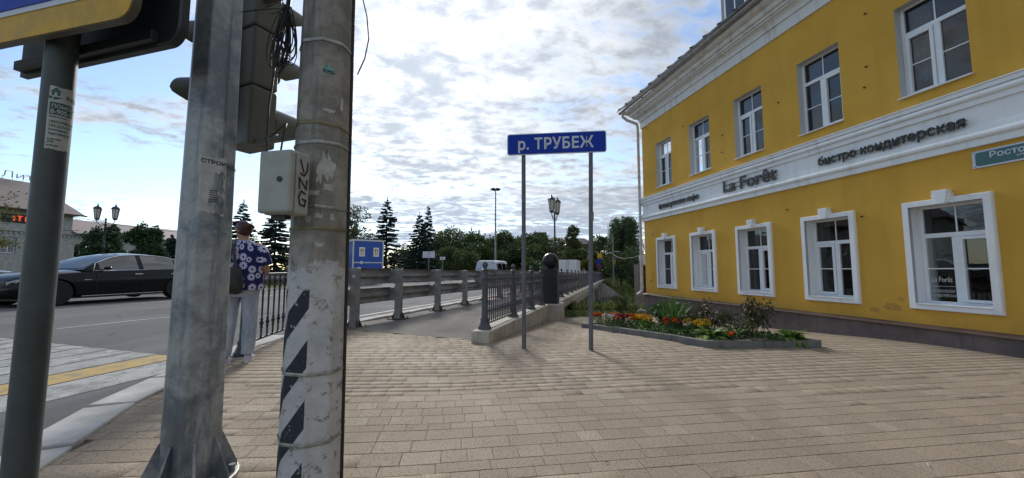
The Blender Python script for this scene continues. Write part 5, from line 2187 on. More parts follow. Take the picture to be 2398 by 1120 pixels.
# litter on the paving
for i, (x, y, l, a, m_, lab) in enumerate(((0.55, 2.33, 0.03, 0.3, SOIL, 'small dark dead leaf on the paving in front'), (1.62, 2.62, 0.06, 1.2, PAPER, 'small pale twig lying on the paving to the right'), (2.42, 2.28, 0.07, 0.9, PAPER, 'pale bent straw at the lower right of the paving'), (-0.62, 3.75, 0.03, 0.2, SOIL, 'little dark leaf on the paving near the asphalt path'))):
    V_, F_ = strap_leaf((0, 0, 0.006), (math.cos(a), math.sin(a), 0.12), l, l * 0.35 if m_ is SOIL else 0.008, 0.3, 4)
    o = obj('litter', fastmesh(V_, F_), m_, None, (x, y, gz(x, y) + 0.004))
    tag(o, lab, 'litter', 'scraps lying on the paving')

# ------------------------------------------------------------------ street lamps


def lantern_lamp(label, loc, rz, h=4.05, arm=0.26):
    o = thing('street_lamp', label, 'street lamp', loc, rz, 'black double-lantern street lamps')
    m_ = MB()
    m_.lathe([(0.14, 0), (0.14, 0.12), (0.10, 0.16), (0.10, 0.55), (0.115, 0.58), (0.07, 0.65), (0.048, 0.8), (0.042, 2.0), (0.06, 2.03), (0.06, 2.07), (0.036, 2.12), (0.032, h - 0.95), (0.05, h - 0.92), (0.05, h - 0.88), (0.028, h - 0.84), (0.028, h - 0.68), (0.045, h - 0.66), (0.01, h - 0.56)], 14)
    m_.build('column', BLACKIRON, o, smooth=50)
    for s_ in (-1, 1):
        m_ = MB()
        m_.tube([(0, 0, h - 0.86)] + [(s_ * (0.03 + arm * (q / 6)), 0, h - 0.86 - 0.10 * math.sin(q / 6 * 3.14) + 0.10 * (q / 6)) for q in range(1, 7)] + [(s_ * (arm + 0.04), 0, h - 0.68)], 0.016, 6)
        m_.tube([(s_ * 0.02, 0, h - 0.78)] + [(s_ * (0.09 + 0.06 * math.cos(q)), 0, h - 0.80 + 0.05 * math.sin(q)) for q in np.linspace(3.1, -2, 10)], 0.009, 5)
        m_.build('arm', BLACKIRON, o, smooth=60)
        x = s_ * (arm + 0.04)
        ln = MB()
        ln.lathe([(0.05, h - 0.68), (0.075, h - 0.66), (0.085, h - 0.62), (0.085, h - 0.60)], 6, (x, 0, 0))
        ln.lathe([(0.165, h - 0.17), (0.165, h - 0.155), (0.12, h - 0.09), (0.05, h - 0.05), (0.03, h - 0.02), (0.038, h), (0.015, h + 0.03), (0.004, h + 0.08)], 6, (x, 0, 0))
        for k in range(6):
            a = k * math.pi / 3
            ln.tube([(x + 0.083 * math.cos(a), 0.083 * math.sin(a), h - 0.61), (x + 0.135 * math.cos(a), 0.135 * math.sin(a), h - 0.165)], 0.010, 4)
        lo = ln.build('lantern', BLACKIRON, o)
        g_ = MB()
        g_.lathe([(0.074, h - 0.61), (0.124, h - 0.165)], 6, (x, 0, 0))
        g_.build('lamp_glass', LAMPGLASS, lo)
    return o


p = bp(-0.2, 8.9)
lantern_lamp('black lamp with two lanterns on the bridge, behind the black ball', (p.x, p.y, -0.05), RAD(62), 4.1)
lantern_lamp('black lamp with two lanterns across the road, above the black car', (-18.4, 16.9, 0.1), RAD(8), 3.95, 0.32)
p = bp(-0.35, 34)
lantern_lamp('distant black lamp with two lanterns far along the bridge', (p.x, p.y, -0.35), RAD(70), 4.1)

mast = thing('floodlight_mast', 'tall slim grey lighting mast with a ring of floodlights on top', 'lamp mast', (-2.65, 60, -0.5))
mb = MB()
mb.cyl((0, 0, 0), (0, 0, 14.6), 0.19, 0.09, n=10)
mb.build('shaft', GALV, mast, smooth=60)
mb = MB()
mb.lathe([(0.35, 14.5), (0.42, 14.55), (0.42, 14.6), (0.1, 14.65)], 12)
mb.build('ring', BLACKIRON, mast)
for k in range(6):
    a = k * math.pi / 3
    mb = MB()
    mb.rbox((0.62 * math.cos(a), 0.62 * math.sin(a), 14.55), (0.36, 0.3, 0.26), a)
    mb.build('floodlight', SIGNBACK, mast, bevel=0.03)

# ------------------------------------------------------------------ vehicles


def wheel(parent, x, y, r=0.345, w=0.235, side=1, spokes=10):
    m_ = MB()
    prof = [(r * 0.66, -w / 2), (r * 0.93, -w / 2), (r, -w * 0.32), (r, w * 0.32), (r * 0.93, w / 2), (r * 0.66, w / 2)]
    m_.lathe(prof, 28)
    tyre = m_.build('wheel', RUBBER, parent, smooth=40)
    tyre.rotation_euler = (0, RAD(90) * side, 0)
    tyre.location = (x, y, r)
    m_ = MB()
    m_.lathe([(r * 0.67, w * 0.42), (r * 0.62, w * 0.46), (r * 0.60, w * 0.30), (r * 0.60, w * 0.1), (0.02, w * 0.1)], 28)
    for k in range(spokes):
        a = 2 * math.pi * k / spokes
        d = Vector((math.cos(a), math.sin(a), 0))
        n_ = Vector((-d.y, d.x, 0))
        m_.obox(d * r * 0.34 + Vector((0, 0, w * 0.36)), d * r * 0.29, n_ * 0.016, (0, 0, 0.012))
    m_.lathe([(0.06, w * 0.3), (0.06, w * 0.44), (0.03, w * 0.46)], 12)
    m_.build('rim', RIM, tyre)
    return tyre


def car_body(stations, nsub=2):
    """stations: (y, halfwidth, z_bottom, z_belt, z_top) -> closed lofted shell"""
    m_ = MB()
    rings = []
    for (y, w, zb, zs, zt) in stations:
        half = [(w * 0.90, zb), (w * 0.975, zb + (zs - zb) * 0.10), (w * 0.995, zb + (zs - zb) * 0.45), (w, zb + (zs - zb) * 0.62), (w * 0.985, zb + (zs - zb) * 0.82), (w * 0.955, zs - 0.012), (w * 0.90, zs + 0.01), (w * 0.6, zt - 0.015), (w * 0.25, zt)]
        ring = [(x, y, z) for x, z in half] + [(-x, y, z) for x, z in half[::-1]]
        rings.append(ring)
    m_.loft(rings)
    return m_


def interp_st(st, n=40):
    ys = np.array([s_[0] for s_ in st])
    out = []
    for y in np.linspace(ys.min(), ys.max(), n):
        out.append((y,) + tuple(float(np.interp(y, ys, [s_[k] for s_ in st])) for k in range(1, 5)))
    return out


def cut_arches(body_me, axles, r, hw):
    """wheel arches cut with a boolean and the result baked"""
    tmp = bpy.data.objects.new('tmp', body_me)
    COL.objects.link(tmp)
    cut = MB()
    for y in axles:
        cut.cyl((-hw - 0.3, y, r * 0.98), (-hw + 0.32, y, r * 0.98), r * 1.13, n=28)
        cut.cyl((hw - 0.32, y, r * 0.98), (hw + 0.3, y, r * 0.98), r * 1.13, n=28)
    co = bpy.data.objects.new('cut', cut.mesh())
    COL.objects.link(co)
    md = tmp.modifiers.new('b', 'BOOLEAN')
    md.object = co
    md.operation = 'DIFFERENCE'
    md.solver = 'EXACT'
    bpy.context.view_layer.update()
    me = bpy.data.meshes.new_from_object(tmp.evaluated_get(bpy.context.evaluated_depsgraph_get()))
    bpy.data.objects.remove(tmp)
    bpy.data.objects.remove(co)
    me.shade_smooth()
    me.set_sharp_from_angle(angle=RAD(38))
    return me


def sedan(label, loc, rz, paint, group=None):
    """local +y is forward"""
    o = thing('sedan_car', label, 'car', loc, rz, group)
    st = interp_st([(-2.62, 0.62, 0.42, 0.78, 0.80), (-2.55, 0.80, 0.32, 0.90, 0.93), (-2.35, 0.89, 0.27, 0.985, 1.03), (-1.9, 0.935, 0.24, 1.00, 1.05), (-1.4, 0.95, 0.22, 0.995, 1.03), (0, 0.95, 0.20, 0.965, 1.0), (0.9, 0.95, 0.20, 0.94, 0.985), (1.3, 0.945, 0.21, 0.915, 0.985), (1.75, 0.935, 0.22, 0.875, 0.955), (2.15, 0.905, 0.22, 0.80, 0.885), (2.42, 0.84, 0.22, 0.71, 0.79), (2.56, 0.72, 0.24, 0.62, 0.68), (2.63, 0.52, 0.30, 0.52, 0.55)], 46)
    body = obj('body', cut_arches(car_body(st).mesh(), (1.75, -1.41), 0.345, 0.95), paint, o)
    # greenhouse profile: (y, roof z)
    gy = [1.20, 1.0, 0.7, 0.4, 0.1, -0.3, -0.8, -1.2, -1.6, -1.95, -2.2]
    gzz = [0.985, 1.12, 1.29, 1.42, 1.495, 1.53, 1.52, 1.47, 1.36, 1.18, 1.045]
    ztop = lambda y: float(np.interp(-y, [-q for q in gy], gzz))
    zb = lambda y: 0.955 + 0.02 * min(1, max(0, -y / 1.5))

    def gsec(y, v):
        """v 0..1 belt to cantrail, 1..2 over the roof to the middle"""
        zt = ztop(y)
        k = (zt - 0.955) / 0.53
        wb, wt = 0.845, 0.845 - 0.235 * k
        if v <= 1:
            return (wb + (wt - wb) * v ** 1.15, y, zb(y) + (zt - 0.05 * k - zb(y)) * v)
        u = v - 1
        return (wt * (1 - u), y, zt - 0.05 * k * (1 - u) ** 2)

    m_ = MB()
    vv = [0, 0.25, 0.5, 0.75, 1.0, 1.12, 1.3, 1.6, 2.0]
    rings = []
    for y in np.linspace(1.2, -2.2, 36):
        half = [gsec(y, v) for v in vv]
        rings.append(half + [(-x, yy, z) for x, yy, z in half[-2::-1]])
    m_.loft(rings, closed=False)
    m_.build('roof', paint, o, smooth=60)

    def side_pane(y0, y1, s_, a=0.06, b=0.94, na=10, nb=6):
        p_ = MB()
        for i in range(na + 1):
            y = y0 + (y1 - y0) * i / na
            for j in range(nb + 1):
                x, yy, z = gsec(y, a + (b - a) * j / nb)
                p_.v.append((s_ * (x + 0.004), yy, z))
        for i in range(na):
            for j in range(nb):
                k = i * (nb + 1) + j
                p_.f.append((k, k + 1, k + nb + 2, k + nb + 1))
        p_.build('side_window', CARGLASS, o, smooth=60)

    for s_ in (-1, 1):
        side_pane(0.78, -0.26, s_)
        side_pane(-0.40, -1.42, s_)
        side_pane(-1.47, -1.80, s_)
        # bright trim round the side glass
        t_ = MB()
        pts = [gsec(y, 0.03) for y in np.linspace(-1.95, 0.95, 14)]
        up = [gsec(y, 0.985) for y in np.linspace(0.86, -1.95, 22)]
        t_.tube([(s_ * (x + 0.006), y, z) for x, y, z in pts + up], 0.015, 6)
        t_.build('window_trim', CHROME, o, smooth=60)
        m_ = MB()
        m_.ball((s_ * 1.02, 0.72, 1.03), 0.1, 14, 9, (1.1, 0.75, 0.62))
        m_.obox((s_ * 0.90, 0.74, 0.985), (0.07, 0, 0), (0, 0.03, 0), (0, 0, 0.012))
        m_.build('mirror', CARPAINT if paint is CARPAINT else paint, o, smooth=60)
        for y in (-0.18, -1.30):
            m_ = MB()
            m_.obox((s_ * 0.957, y, 0.845), (0.012, 0, 0), (0, 0.115, 0), (0, 0, 0.016))
            m_.build('door_handle', CHROME, o, bevel=0.008)
        for y in (0.92, -0.32, -1.33):
            m_ = MB()
            m_.obox((s_ * 0.9495, y, 0.58), (0.0022, 0, 0), (0, 0.004, 0), (0, 0, 0.33))
            m_.build('door_seam', BLACKPL, o)
        m_ = MB()
        m_.obox((s_ * 0.945, 0.15, 0.235), (0.012, 0, 0), (0, 1.1, 0), (0, 0, 0.010))
        m_.build('sill_trim', CHROME, o)
        m_ = MB()
        m_.obox((s_ * 0.948, 1.12, 0.70), (0.004, 0, 0), (0, 0.085, 0), (0, 0, 0.008))
        m_.build('badge', CHROME, o)
        # headlamp wraps round the front corner
        pts = [(0.60, 2.53, 0.55), (0.74, 2.44, 0.585), (0.84, 2.28, 0.63), (0.895, 2.08, 0.69)]
        h_ = MB()
        for (x, y, z), d in zip(pts, (0.13, 0.16, 0.14, 0.05)):
            h_.v += [(s_ * (x + 0.022), y + 0.035, z - 0.02), (s_ * (x + 0.022), y + 0.03, z - 0.02 + d)]
        h_.f += [(0, 1, 3, 2), (2, 3, 5, 4), (4, 5, 7, 6)]
        lo = h_.build('headlight', LAMPLENS, o, smooth=60)
        h_ = MB()
        h_.tube([(s_ * (x + 0.028), y + 0.038, z + d - 0.045) for (x, y, z), d in zip(pts, (0.13, 0.16, 0.14, 0.06))], 0.012, 5)
        h_.build('light_strip', CHROME, lo)
        m_ = MB()
        m_.obox((s_ * 0.72, -2.56, 0.78), (0.14, 0.05 * 0, 0), (0, 0.05, 0), (0, 0, 0.07))
        m_.build('tail_light', REDLENS, o, bevel=0.02)
        wheel(o, s_ * 0.825, 1.75, side=s_)
        wheel(o, s_ * 0.825, -1.41, side=s_)

    def top_pane(y0, y1, name):
        p_ = MB()
        na, nb = 8, 12
        for i in range(na + 1):
            y = y0 + (y1 - y0) * i / na
            for j in range(nb + 1):
                u = -1 + 2 * j / nb
                x, yy, z = gsec(y, 1.06 + (1 - abs(u)) * 0.94)
                p_.v.append((x * (1 if u >= 0 else -1), yy + 0.003 * (1 if y0 > 0 else -1), z + 0.005))
        for i in range(na):
            for j in range(nb):
                k = i * (nb + 1) + j
                p_.f.append((k, k + 1, k + nb + 2, k + nb + 1))
        p_.build(name, CARGLASS, o, smooth=60)

    top_pane(1.14, 0.30, 'windscreen')
    top_pane(-2.12, -1.40, 'rear_window')
    m_ = MB()
    m_.box(-0.42, 0.42, 2.60, 2.645, 0.36, 0.60)
    m_.build('grille', BLACKPL, o, bevel=0.03)
    m_ = MB()
    m_.box(-0.85, 0.85, -2.3, 2.3, 0.17, 0.24)
    m_.build('underbody', BLACKPL, o)
    return o


f_ang = math.atan2(-0.99, -0.14) - math.pi / 2      # forward points to the camera-left
sedan('glossy black saloon car on the road behind the sign pole', (-13.08, 12.21, 0.155), f_ang, CARPAINT)
sedan('dark grey saloon car at the far left edge behind the black one', (-20.9, 13.3, 0.16), f_ang + RAD(178), GREYCAR)


def van(label, loc, rz):
    o = thing('passenger_van', label, 'van', loc, rz)
    prof = lambda y: 1.0
    m_ = MB()
    rings = []
    for y, w, top in ((-2.35, 0.80, 1.78), (-2.28, 0.90, 1.90), (-1.5, 0.95, 1.95), (0.6, 0.95, 1.93), (1.2, 0.92, 1.72), (1.75, 0.92, 1.15), (2.3, 0.88, 1.0), (2.42, 0.78, 0.75)):
        wt = w * (0.80 if top > 1.5 else 0.85)
        half = [(w * 0.92, 0.30), (w, 0.45), (w, 0.95), (w * 0.97, min(1.1, top - 0.1)), (wt, top - 0.08), (wt * 0.85, top)]
        rings.append([(x, y, z) for x, z in half] + [(-x, y, z) for x, z in half[::-1]])
    m_.loft(rings)
    obj('body', cut_arches(m_.mesh(), (1.45, -1.45), 0.34, 0.95), SILVER, o)
    m_ = MB()
    m_.add([(-0.72, -2.372, 1.08), (0.72, -2.372, 1.08), (0.66, -2.325, 1.70), (-0.66, -2.325, 1.70)], [(0, 1, 2, 3)])
    m_.build('rear_window', CARGLASS, o)
    for s_ in (-1, 1):
        for y0, y1 in ((-2.05, -0.95), (-0.85, 0.15), (0.25, 1.05)):
            m_ = MB()
            m_.add([(s_ * 0.925, y0, 1.13), (s_ * 0.925, y1, 1.13), (s_ * 0.805, y1 - 0.03, 1.72), (s_ * 0.805, y0 + 0.05, 1.72)], [(0, 1, 2, 3)])
            m_.build('side_window', CARGLASS, o)
        m_ = MB()
        m_.box(s_ * 0.84 - 0.07, s_ * 0.84 + 0.07, -2.36, -2.28, 0.85, 1.25)
        m_.build('tail_light', REDLENS, o, bevel=0.02)
        wheel(o, s_ * 0.83, 1.45, 0.33, 0.22, s_)
        wheel(o, s_ * 0.83, -1.45, 0.33, 0.22, s_)
    m_ = MB()
    m_.box(-0.86, 0.86, -2.46, -2.30, 0.36, 0.58)
    m_.build('bumper', GREYPOST, o, bevel=0.03)
    return o


van('silver passenger van seen from behind beyond the guardrail', (-1.35, 30.5, -0.12), -math.atan2(BD.x, BD.y))

tr = thing('box_truck', 'white box truck seen from behind, far along the bridge', 'truck', (7.7, 50, -0.40), -math.atan2(BD.x, BD.y))
MB().box(-1.12, 1.12, -2.6, 2.6, 0.95, 2.75).build('cargo_box', WHITEPAINT, tr, bevel=0.02)
for s_ in (-1, 1):
    dr = MB().box(min(s_ * 0.01, s_ * 1.10), max(s_ * 0.01, s_ * 1.10), -2.63, -2.60, 0.98, 2.72).build('rear_door', WHITEPAINT, tr, bevel=0.01)
    MB().cyl((s_ * 0.12, -2.65, 1.0), (s_ * 0.12, -2.65, 2.7), 0.02, n=6).build('lock_rod', GUARD, dr)
    wheel(tr, s_ * 0.9, -1.5, 0.42, 0.3, s_, 6)
    wheel(tr, s_ * 0.9, 3.6, 0.42, 0.25, s_, 6)
    MB().box(s_ * 0.85 - 0.12, s_ * 0.85 + 0.12, -2.60, -2.52, 0.72, 0.84).build('tail_light', REDLENS, tr)
MB().box(-0.95, 0.95, 2.75, 4.4, 0.6, 2.3).build('cab', WHITEPAINT, tr, bevel=0.15, seg=3)
MB().box(-0.45, 0.45, -2.5, 4.0, 0.55, 0.9).build('chassis', BLACKPL, tr)

# blue works cabin on a trailer
at0 = lambda px, Y_: (px - 1199) / 877.0 * Y_
cab = thing('works_cabin', 'blue site cabin with white trim and two small windows behind the guardrail', 'cabin', (at0(855, 32), 32.0, 0.0), RAD(37))
CW = 1.22
MB().box(-CW, CW, -1.1, 1.6, 0.85, 3.55).build('body', CABINBLUE, cab, bevel=0.02)
for x0, x1, z0, z1 in ((-CW - 0.03, CW + 0.03, 3.47, 3.60), (-CW - 0.03, -CW + 0.07, 0.85, 3.47), (CW - 0.07, CW + 0.03, 0.85, 3.47), (-CW + 0.07, CW - 0.07, 1.66, 1.74)):
    MB().box(x0, x1, -1.13, -1.09, z0, z1).build('trim', WHITEPAINT, cab)
MB().box(-CW - 0.04, -CW + 0.01, -1.09, 1.6, 3.44, 3.61).build('trim', WHITEPAINT, cab)
for x in (-0.52, 0.62):
    w_ = MB().box(x - 0.22, x + 0.22, -1.14, -1.08, 2.2, 2.95).build('window', PVC, cab)
    MB().box(x - 0.13, x + 0.13, -1.15, -1.10, 2.3, 2.85).build('pane', CARGLASS, w_)
    MB().box(x - 0.02, x + 0.02, -1.16, -1.14, 2.3, 2.85).build('glazing_bar', PVC, w_)
lg = MB()
lg.loft([[(-0.55 + 0.13 * math.cos(q), y, 1.70 + 0.13 * math.sin(q)) for q in np.linspace(0, 6.28, 16)[:-1]] for y in (-1.145, -1.12)])
lg.build('round_emblem', WHITEPAINT, cab)
MB().box(-1.1, 1.1, -1.0, 1.5, 3.62, 3.68).build('roof_rack', BLACKIRON, cab)
MB().box(-1.0, 1.0, -0.9, 1.5, 0.55, 0.85).build('chassis', BLACKPL, cab)
for s_ in (-1, 1):
    wheel(cab, s_ * 0.95, 0.4, 0.4, 0.25, s_, 6)

# ------------------------------------------------------------------ people


def skin_body(name, P, E_, mat, parent, sub=2):
    """P: {key: ((x,y,z),(rx,ry))}; first key is the root"""
    keys = list(P)
    me = bpy.data.meshes.new('mesh')
    me.from_pydata([P[k][0] for k in keys], [(keys.index(a), keys.index(b)) for a, b in E_], [])
    o = obj(name, me, mat, parent)
    md = o.modifiers.new('skin', 'SKIN')
    md.use_smooth_shade = True
    sk = me.skin_vertices[0].data
    for i, k in enumerate(keys):
        r = P[k][1]
        sk[i].radius = r if isinstance(r, tuple) else (r, r)
        sk[i].use_root = (i == 0)
    ss = o.modifiers.new('sub', 'SUBSURF')
    ss.levels = sub
    ss.render_levels = sub
    return o


def hand_chain(P, E_, pre, wrist, dirv, sidev, root):
    w, d, s_ = Vector(wrist), Vector(dirv).normalized(), Vector(sidev).normalized()
    pk = pre + 'palm'
    P[pk] = (tuple(w + d * 0.06), (0.034, 0.018))
    E_.append((root, pk))
    dn = Vector((0, 0, -1))
    for i, (off, ln) in enumerate(((-0.026, 0.060), (-0.009, 0.072), (0.009, 0.068), (0.026, 0.052))):
        a = w + d * 0.095 + s_ * off
        b_ = a + d * ln * 0.5 + dn * 0.012
        c_ = b_ + d * ln * 0.35 + dn * 0.028
        for q, (p_, r) in enumerate(((a, 0.010), (b_, 0.009), (c_, 0.0075))):
            P[f'{pre}f{i}{q}'] = (tuple(p_), r)
        E_ += [(pk, f'{pre}f{i}0'), (f'{pre}f{i}0', f'{pre}f{i}1'), (f'{pre}f{i}1', f'{pre}f{i}2')]
    a = w + d * 0.035 - s_ * 0.036
    b_ = a + d * 0.035 - s_ * 0.014
    P[pre + 't0'] = (tuple(a), 0.012)
    P[pre + 't1'] = (tuple(b_), 0.0095)
    E_ += [(pk, pre + 't0'), (pre + 't0', pre + 't1')]


def ell_ring(cx, cy, z, rx, ry, n=28, tilt=0.0, wob=0.0, ph=0.0):
    out = []
    for i in range(n):
        a = 2 * math.pi * i / n
        k = 1 + wob * math.sin(5 * a + ph) + 0.5 * wob * math.sin(9 * a + 2 * ph)
        out.append((cx + rx * k * math.cos(a), cy + ry * k * math.sin(a), z + tilt * math.sin(a)))
    return out


def person(label, loc, rz, H_=1.0, colours=None, head_turn=0.0):
    o = thing('person', label, 'person', loc, rz)
    o.scale = (0.92 * H_, 0.95 * H_, H_)
    ct, st_ = math.cos(head_turn), math.sin(head_turn)
    hd = lambda x, y, z: (x * ct - y * st_, x * st_ + y * ct, z)
    P = {'pelvis': ((0, 0, 0.90), (0.17, 0.14)), 'waist': ((0, 0.0, 1.06), (0.165, 0.14)), 'chest': ((0, -0.01, 1.25), (0.17, 0.125)), 'neck0': ((0, -0.01, 1.385), (0.075, 0.07)), 'neck1': ((0, 0.008, 1.44), (0.058, 0.058)),
         'head0': (hd(0, 0.022, 1.485), (0.066, 0.074)), 'head1': (hd(0, 0.022, 1.535), (0.082, 0.095)), 'head2': (hd(0, 0.008, 1.59), (0.076, 0.085)), 'head3': (hd(0, 0.002, 1.625), (0.045, 0.05)),
         'nose0': (hd(0, 0.098, 1.535), 0.020), 'nose1': (hd(0, 0.122, 1.522), 0.013), 'chin': (hd(0, 0.085, 1.465), 0.030), 'lips': (hd(0, 0.103, 1.493), 0.019), 'brow': (hd(0, 0.098, 1.565), 0.022),
         'earL': (hd(-0.087, 0.0, 1.525), 0.017), 'earR': (hd(0.087, 0.0, 1.525), 0.017)}
    E_ = [('pelvis', 'waist'), ('waist', 'chest'), ('chest', 'neck0'), ('neck0', 'neck1'), ('neck1', 'head0'), ('head0', 'head1'), ('head1', 'head2'), ('head2', 'head3'), ('head1', 'nose0'), ('nose0', 'nose1'), ('head0', 'chin'), ('head0', 'lips'), ('head2', 'brow'), ('head1', 'earL'), ('head1', 'earR')]
    for s_, n_ in ((-1, 'L'), (1, 'R')):
        P['sh' + n_] = ((s_ * 0.175, -0.01, 1.335), 0.062)
        P['el' + n_] = ((s_ * 0.255, -0.015, 1.085), 0.047)
        P['fa' + n_] = ((s_ * 0.245, 0.10, 1.045), 0.042)
        P['wr' + n_] = ((s_ * 0.20, 0.215, 1.03), 0.030)
        E_ += [('chest', 'sh' + n_), ('sh' + n_, 'el' + n_), ('el' + n_, 'fa' + n_), ('fa' + n_, 'wr' + n_)]
        hand_chain(P, E_, n_, P['wr' + n_][0], (-s_ * 0.35, 0.9, -0.1), (1, 0.3, 0), 'wr' + n_)
        dy = 0.10 if s_ < 0 else -0.02
        P['hip' + n_] = ((s_ * 0.095, 0.0, 0.82), 0.10)
        P['kn' + n_] = ((s_ * 0.105, 0.02 - dy * 0.4, 0.47), 0.06)
        P['an' + n_] = ((s_ * 0.105, -0.02 - dy, 0.085), 0.040)
        P['to' + n_] = ((s_ * 0.115, 0.12 - dy, 0.035), 0.030)
        E_ += [('pelvis', 'hip' + n_), ('hip' + n_, 'kn' + n_), ('kn' + n_, 'an' + n_), ('an' + n_, 'to' + n_)]
    skin_body('body', P, E_, SKIN, o)
    shirt, trousers, shoe, hair = colours
    m_ = MB()
    m_.loft([ell_ring(0, -0.005, z, rx, ry, 32, 0.0, wb, z * 9) for z, rx, ry, wb in ((0.835, 0.232, 0.195, 0.02), (0.85, 0.238, 0.20, 0.022), (0.93, 0.240, 0.203, 0.015), (1.02, 0.232, 0.198, 0.010), (1.12, 0.222, 0.185, 0.008), (1.22, 0.222, 0.175, 0.004), (1.30, 0.212, 0.155, 0.0), (1.345, 0.188, 0.132, 0.0), (1.38, 0.145, 0.105, 0.0), (1.405, 0.098, 0.085, 0), (1.415, 0.080, 0.075, 0))], True, False)
    for s_ in (-1, 1):
        m_.loft([[(s_ * (cx + 0.0) + r * math.cos(a) * 0.95, -0.012 + r * math.sin(a), z + s_ * 0.35 * r * math.cos(a)) for a in np.linspace(0, 2 * math.pi, 17)[:-1]] for cx, z, r in ((0.10, 1.345, 0.070), (0.155, 1.335, 0.085), (0.195, 1.28, 0.084), (0.225, 1.21, 0.080), (0.248, 1.145, 0.081), (0.255, 1.115, 0.082))], True, False)
    m_.build('shirt', shirt, o, smooth=180)
    m_ = MB()
    m_.loft([ell_ring(0, 0, z, rx, ry, 28) for z, rx, ry in ((0.955, 0.20, 0.165), (0.90, 0.205, 0.172), (0.82, 0.205, 0.17), (0.78, 0.198, 0.155), (0.755, 0.185, 0.12))], True, False)
    for s_, n_ in ((-1, 'L'), (1, 'R')):
        k_, a_ = P['kn' + n_][0], P['an' + n_][0]
        rings = []
        for cx, cy, z, r, wb in ((s_ * 0.098, 0, 0.84, 0.108, 0), (s_ * 0.102, 0, 0.72, 0.104, 0.01), (s_ * 0.105, k_[1] * 0.5, 0.60, 0.095, 0.015), (k_[0], k_[1], 0.47, 0.087, 0.03), (s_ * 0.107, (k_[1] + a_[1]) / 2, 0.33, 0.084, 0.02), (s_ * 0.107, (k_[1] * 0.3 + a_[1] * 0.7), 0.2, 0.080, 0.035), (a_[0], a_[1] + 0.005, 0.14, 0.073, 0.05), (a_[0], a_[1] + 0.008, 0.098, 0.072, 0.03)):
            rings.append(ell_ring(cx, cy, z, r * 0.95, r, 24, 0, wb, z * 40))
        m_.loft(rings, True, False)
    m_.build('trousers', trousers, o, smooth=180)
    for s_, n_ in ((-1, 'L'), (1, 'R')):
        a_ = P['an' + n_][0]
        m_ = MB()
        rings = []
        for y, w, h in ((-0.075, 0.02, 0.03), (-0.065, 0.034, 0.075), (-0.02, 0.042, 0.092), (0.04, 0.044, 0.082), (0.10, 0.047, 0.062), (0.15, 0.043, 0.045), (0.175, 0.028, 0.035), (0.182, 0.012, 0.028)):
            rings.append([(a_[0] + s_ * 0.005 + w * x, a_[1] + y + 0.02, z * h + 0.012) for x, z in ((-0.9, 0), (0.9, 0), (1.0, 0.35), (0.85, 0.75), (0.35, 1), (-0.35, 1), (-0.85, 0.75), (-1.0, 0.35))])
        m_.loft(rings)
        sh_ = m_.build('shoe', shoe, o, smooth=70)
        m_ = MB()
        m_.loft([[(a_[0] + s_ * 0.005 + x, a_[1] + 0.065 + y * 1.0, z) for x, y in [(0.046 * math.cos(q), 0.135 * math.sin(q)) for q in np.linspace(0, 2 * math.pi, 21)[:-1]]] for z in (0.0, 0.02)])
        m_.build('sole', WHITEPAINT, sh_)
    # hair: cap over the back and top of the skull plus a small bun
    m_ = MB()
    ax = Vector((0, -0.86, 0.50)).normalized()
    e1 = Vector((1, 0, 0))
    e2 = ax.cross(e1)
    rings = []
    for i in range(0, 10):
        t_ = RAD(3 + 97 * i / 9)
        ring = []
        for j in range(24):
            a = 2 * math.pi * j / 24
            tt = t_ * (1 + 0.10 * math.cos(2 * a)) if i == 9 else t_
            d = ax * math.cos(tt) + (e1 * math.cos(a) + e2 * math.sin(a)) * math.sin(tt)
            k_ = 1 + 0.02 * math.sin(11 * a) * math.sin(t_)
            ring.append(hd(0.090 * d.x * k_, 0.012 + 0.103 * d.y * k_, 1.552 + 0.100 * d.z * k_))
        rings.append(ring)
    m_.loft(rings, True, False)
    m_.f.append(tuple(range(24)))
    h_ = m_.build('hair', hair, o, smooth=180)
    m_ = MB()
    for (dx, dy, dz, r) in ((0.0, -0.100, 0.040, 0.034), (0.014, -0.118, 0.03, 0.024), (-0.016, -0.112, 0.052, 0.022)):
        c_ = hd(dx, dy, 1.54 + dz)
        m_.ball(c_, r, 12, 8)
    m_.build('bun', hair, h_, smooth=180)
    return o, hd


WX, WY = -3.175, 4.44
woman, whd = person('woman in navy daisy shirt and pale jeans standing with her back turned', (WX, WY, gz(WX, WY)), RAD(21), 1.0, (SHIRT, JEANS, SHOE, HAIR), RAD(52))
mb = MB()
mb.tube([whd(0.098 * math.cos(a), 0.03 + 0.105 * math.sin(a) * 0.6, 1.625 + 0.02 * math.sin(a)) for a in np.linspace(-0.3, 3.4, 14)], 0.007, 6)
mb.build('glasses_on_head', mat_simple('red_plastic', (0.30, 0.02, 0.03), 0.3, var=0.1), woman, smooth=60)

